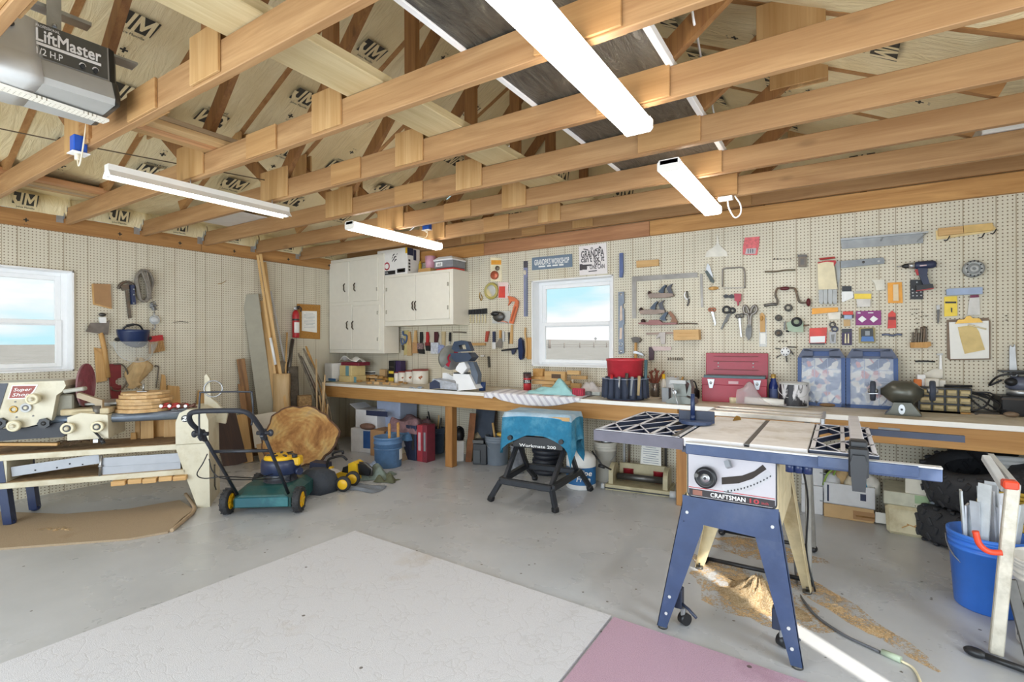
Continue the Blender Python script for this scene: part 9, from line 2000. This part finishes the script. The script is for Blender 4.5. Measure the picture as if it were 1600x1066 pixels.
a,b=ZP(1378,1023),ZP(1408,1036);mb=MB();mb.cyl(a+V((0,0,.012)),b+V((0,0,.012)),.012,.014,12);one('cord_plug','pale green plug joining the two floor cords','plug',mb,pm('plug_green','a9b7a0',.4))
cable('pale extension cord leaving the green plug on the floor',[tuple(b+V((0,0,.008))),tuple(ZP(1428,1048)+V((0,0,.006))),tuple(ZP(1440,1075)+V((0,0,.006))),tuple(ZP(1445,1120)+V((0,0,.006)))],.005,CREAMW,'extension_cord','cord')
cable('black cord hanging behind the saw stand',[(5.70,-1.9,.78),(5.73,-1.75,.5),(5.72,-1.68,.2),(5.76,-1.7,.008)],.005,BLACK,'power_cord','cord')
def fl(px,py,z_=0):return ZP(px,py,z_)
CHY=pm('tool_yellow','e6bb28',.4,var=.08);RAGG=pm('rag_green_grey','7d8a82',.95,var=.2,bump=.5);RAGB=pm('rag_grey_blue','7d8590',.95,var=.15,bump=.4)
def floor_rag(name,label,px,py,w_,d,h_,m,seed,yaw=0):
 rr=random.Random(seed);a,b,c_=[rr.uniform(3,9)for _ in range(3)];p=fl(px,py);mb=MB()
 mb.grid(lambda u,v:(w_*(u-.5)*(1+.12*math.sin(v*a)),d*(v-.5)*(1+.12*math.sin(u*b)),.004+h_*abs(math.sin(u*a*.7+v*2)*math.sin(v*b*.6+.6))*min(1,5*u*(1-u)*4*v*(1-v)*1.5)),20,16,.0);return one(name,label,'rag',mb,m,T((p.x,p.y,0),yaw),'rags under the chainsaw')
floor_rag('floor_rag','flat grey blue rag on the concrete under the yellow saw',563,762,.44,.22,.02,RAGB,1,12)
floor_rag('floor_rag','green grey rag crumpled at the bucket end of the yellow saw',585,746,.34,.26,.12,RAGG,2,30)
floor_rag('floor_rag','green grey rag between the mower wheel and the yellow saw',520,757,.40,.24,.04,RAGG,3,10)
floor_rag('floor_rag','white crumpled rag under the yellow saw body',528,745,.34,.2,.06,WB2,4,-10)
floor_rag('floor_rag','blue and white rag behind the saw chain end',575,732,.28,.2,.08,pm('rag_blue_white','9fb0cb',.9,var=.3,sc=14),5,0)
floor_rag('floor_rag','dark olive scrap of cloth nearest the metal bucket',604,752,.2,.14,.07,pm('olive','5a5c46',.95,var=.25),6,20)
p=fl(545,752);CS=Pl((p.x,p.y),18);t=thing('electric_chainsaw','yellow and black cordless saw lying on the rags beside the mower','chainsaw',CS.M)
q=lambda*pts:CS.q(*pts)
mb=MB();mb.prism(q((523,751),(524,741),(530,738),(543,740),(545,751)),-.12,.0);part(t,'battery',mb,CHY)
mb=MB();mb.prism(q((544,750),(544,725),(551,722),(557,725),(558,738),(561,749)),-.12,-.0);part(t,'housing',mb,CHY)
mb=MB();mb.prism(q((533,739),(535,731),(543,729),(544,740)),-.10,-.01);part(t,'motor_cover',mb,BLACK)
mb=MB();mb.prism(q((557,742),(556,726),(566,727),(576,735),(574,745),(560,743)),-.08,-.02);part(t,'chain_cover',mb,BLACK)
mb=MB();mb.tube([V((*a,-.06))for a in q((556,726),(566,727),(576,735),(575,746))],.014,8);part(t,'guide_handle',mb,DSTEEL)
p=fl(512,742);BV=Pl((p.x,p.y),25);t=thing('leaf_blower','black tool with a looped handle and yellow lever behind the mower','garden tool',BV.M);q=lambda*pts:BV.q(*pts)
mb=MB();mb.prism(q((480,734),(481,724),(506,727),(507,737),(500,742)),-.16,-.04);part(t,'body',mb,NAVYT)
mb=MB();mb.tube(smooth_path([V((*a,-.06))for a in q((505,740),(508,722),(517,717),(530,715),(538,721))],5),.013,8);part(t,'loop_handle',mb,BLACK)
mb=MB();mb.tube(smooth_path([V((*a,-.12))for a in q((511,720),(512,712),(526,709),(527,714))],5),.012,8);part(t,'upper_handle',mb,BLACK)
mb=MB();mb.prism(q((512,739),(514,730),(519,730),(518,738)),-.04,.0);part(t,'lever',mb,CHY)
p=fl(492,770);t=thing('grass_bag','dark fabric grass bag with small yellow wheels beside the mower','grass catcher',T((p.x,p.y,0),30))
mb=MB();mb.loft([[V((x*s,y*s,z_))for x,y in((-.16,-.06),(.10,-.10),(.2,.06),(.14,.18),(-.12,.16))]for z_,s in((.0,.9),(.07,1.0),(.15,.85),(.21,.4))]);part(t,'bag',mb,pm('bag_dark','3a3f47',.8,var=.15,bump=.4))
for dx,dy in((.24,.04),(.26,.22)):
 mb=MB();i0=0;mb.lathe([(0,-.02),(.06,-.02),(.068,-.012),(.068,.012),(.06,.02),(0,.02)],22,AXY.to_4x4()@Matrix.Rotation(0,4,'Z'),(dx,dy,.068));wh=part(t,'wheel',mb,RUBBER)
 mb=MB();mb.lathe([(.045,.021),(.04,.026),(0,.026)],20,AXY,(dx,dy,.068));part(wh,'hub',mb,YEL)
mb=MB();mb.beam(fl(425,722)+V((0,0,.012)),fl(400,760)+V((0,0,.012)),.02,.012);one('floor_lath','short lath lying on the floor behind the mower','lath',mb,PINEX)
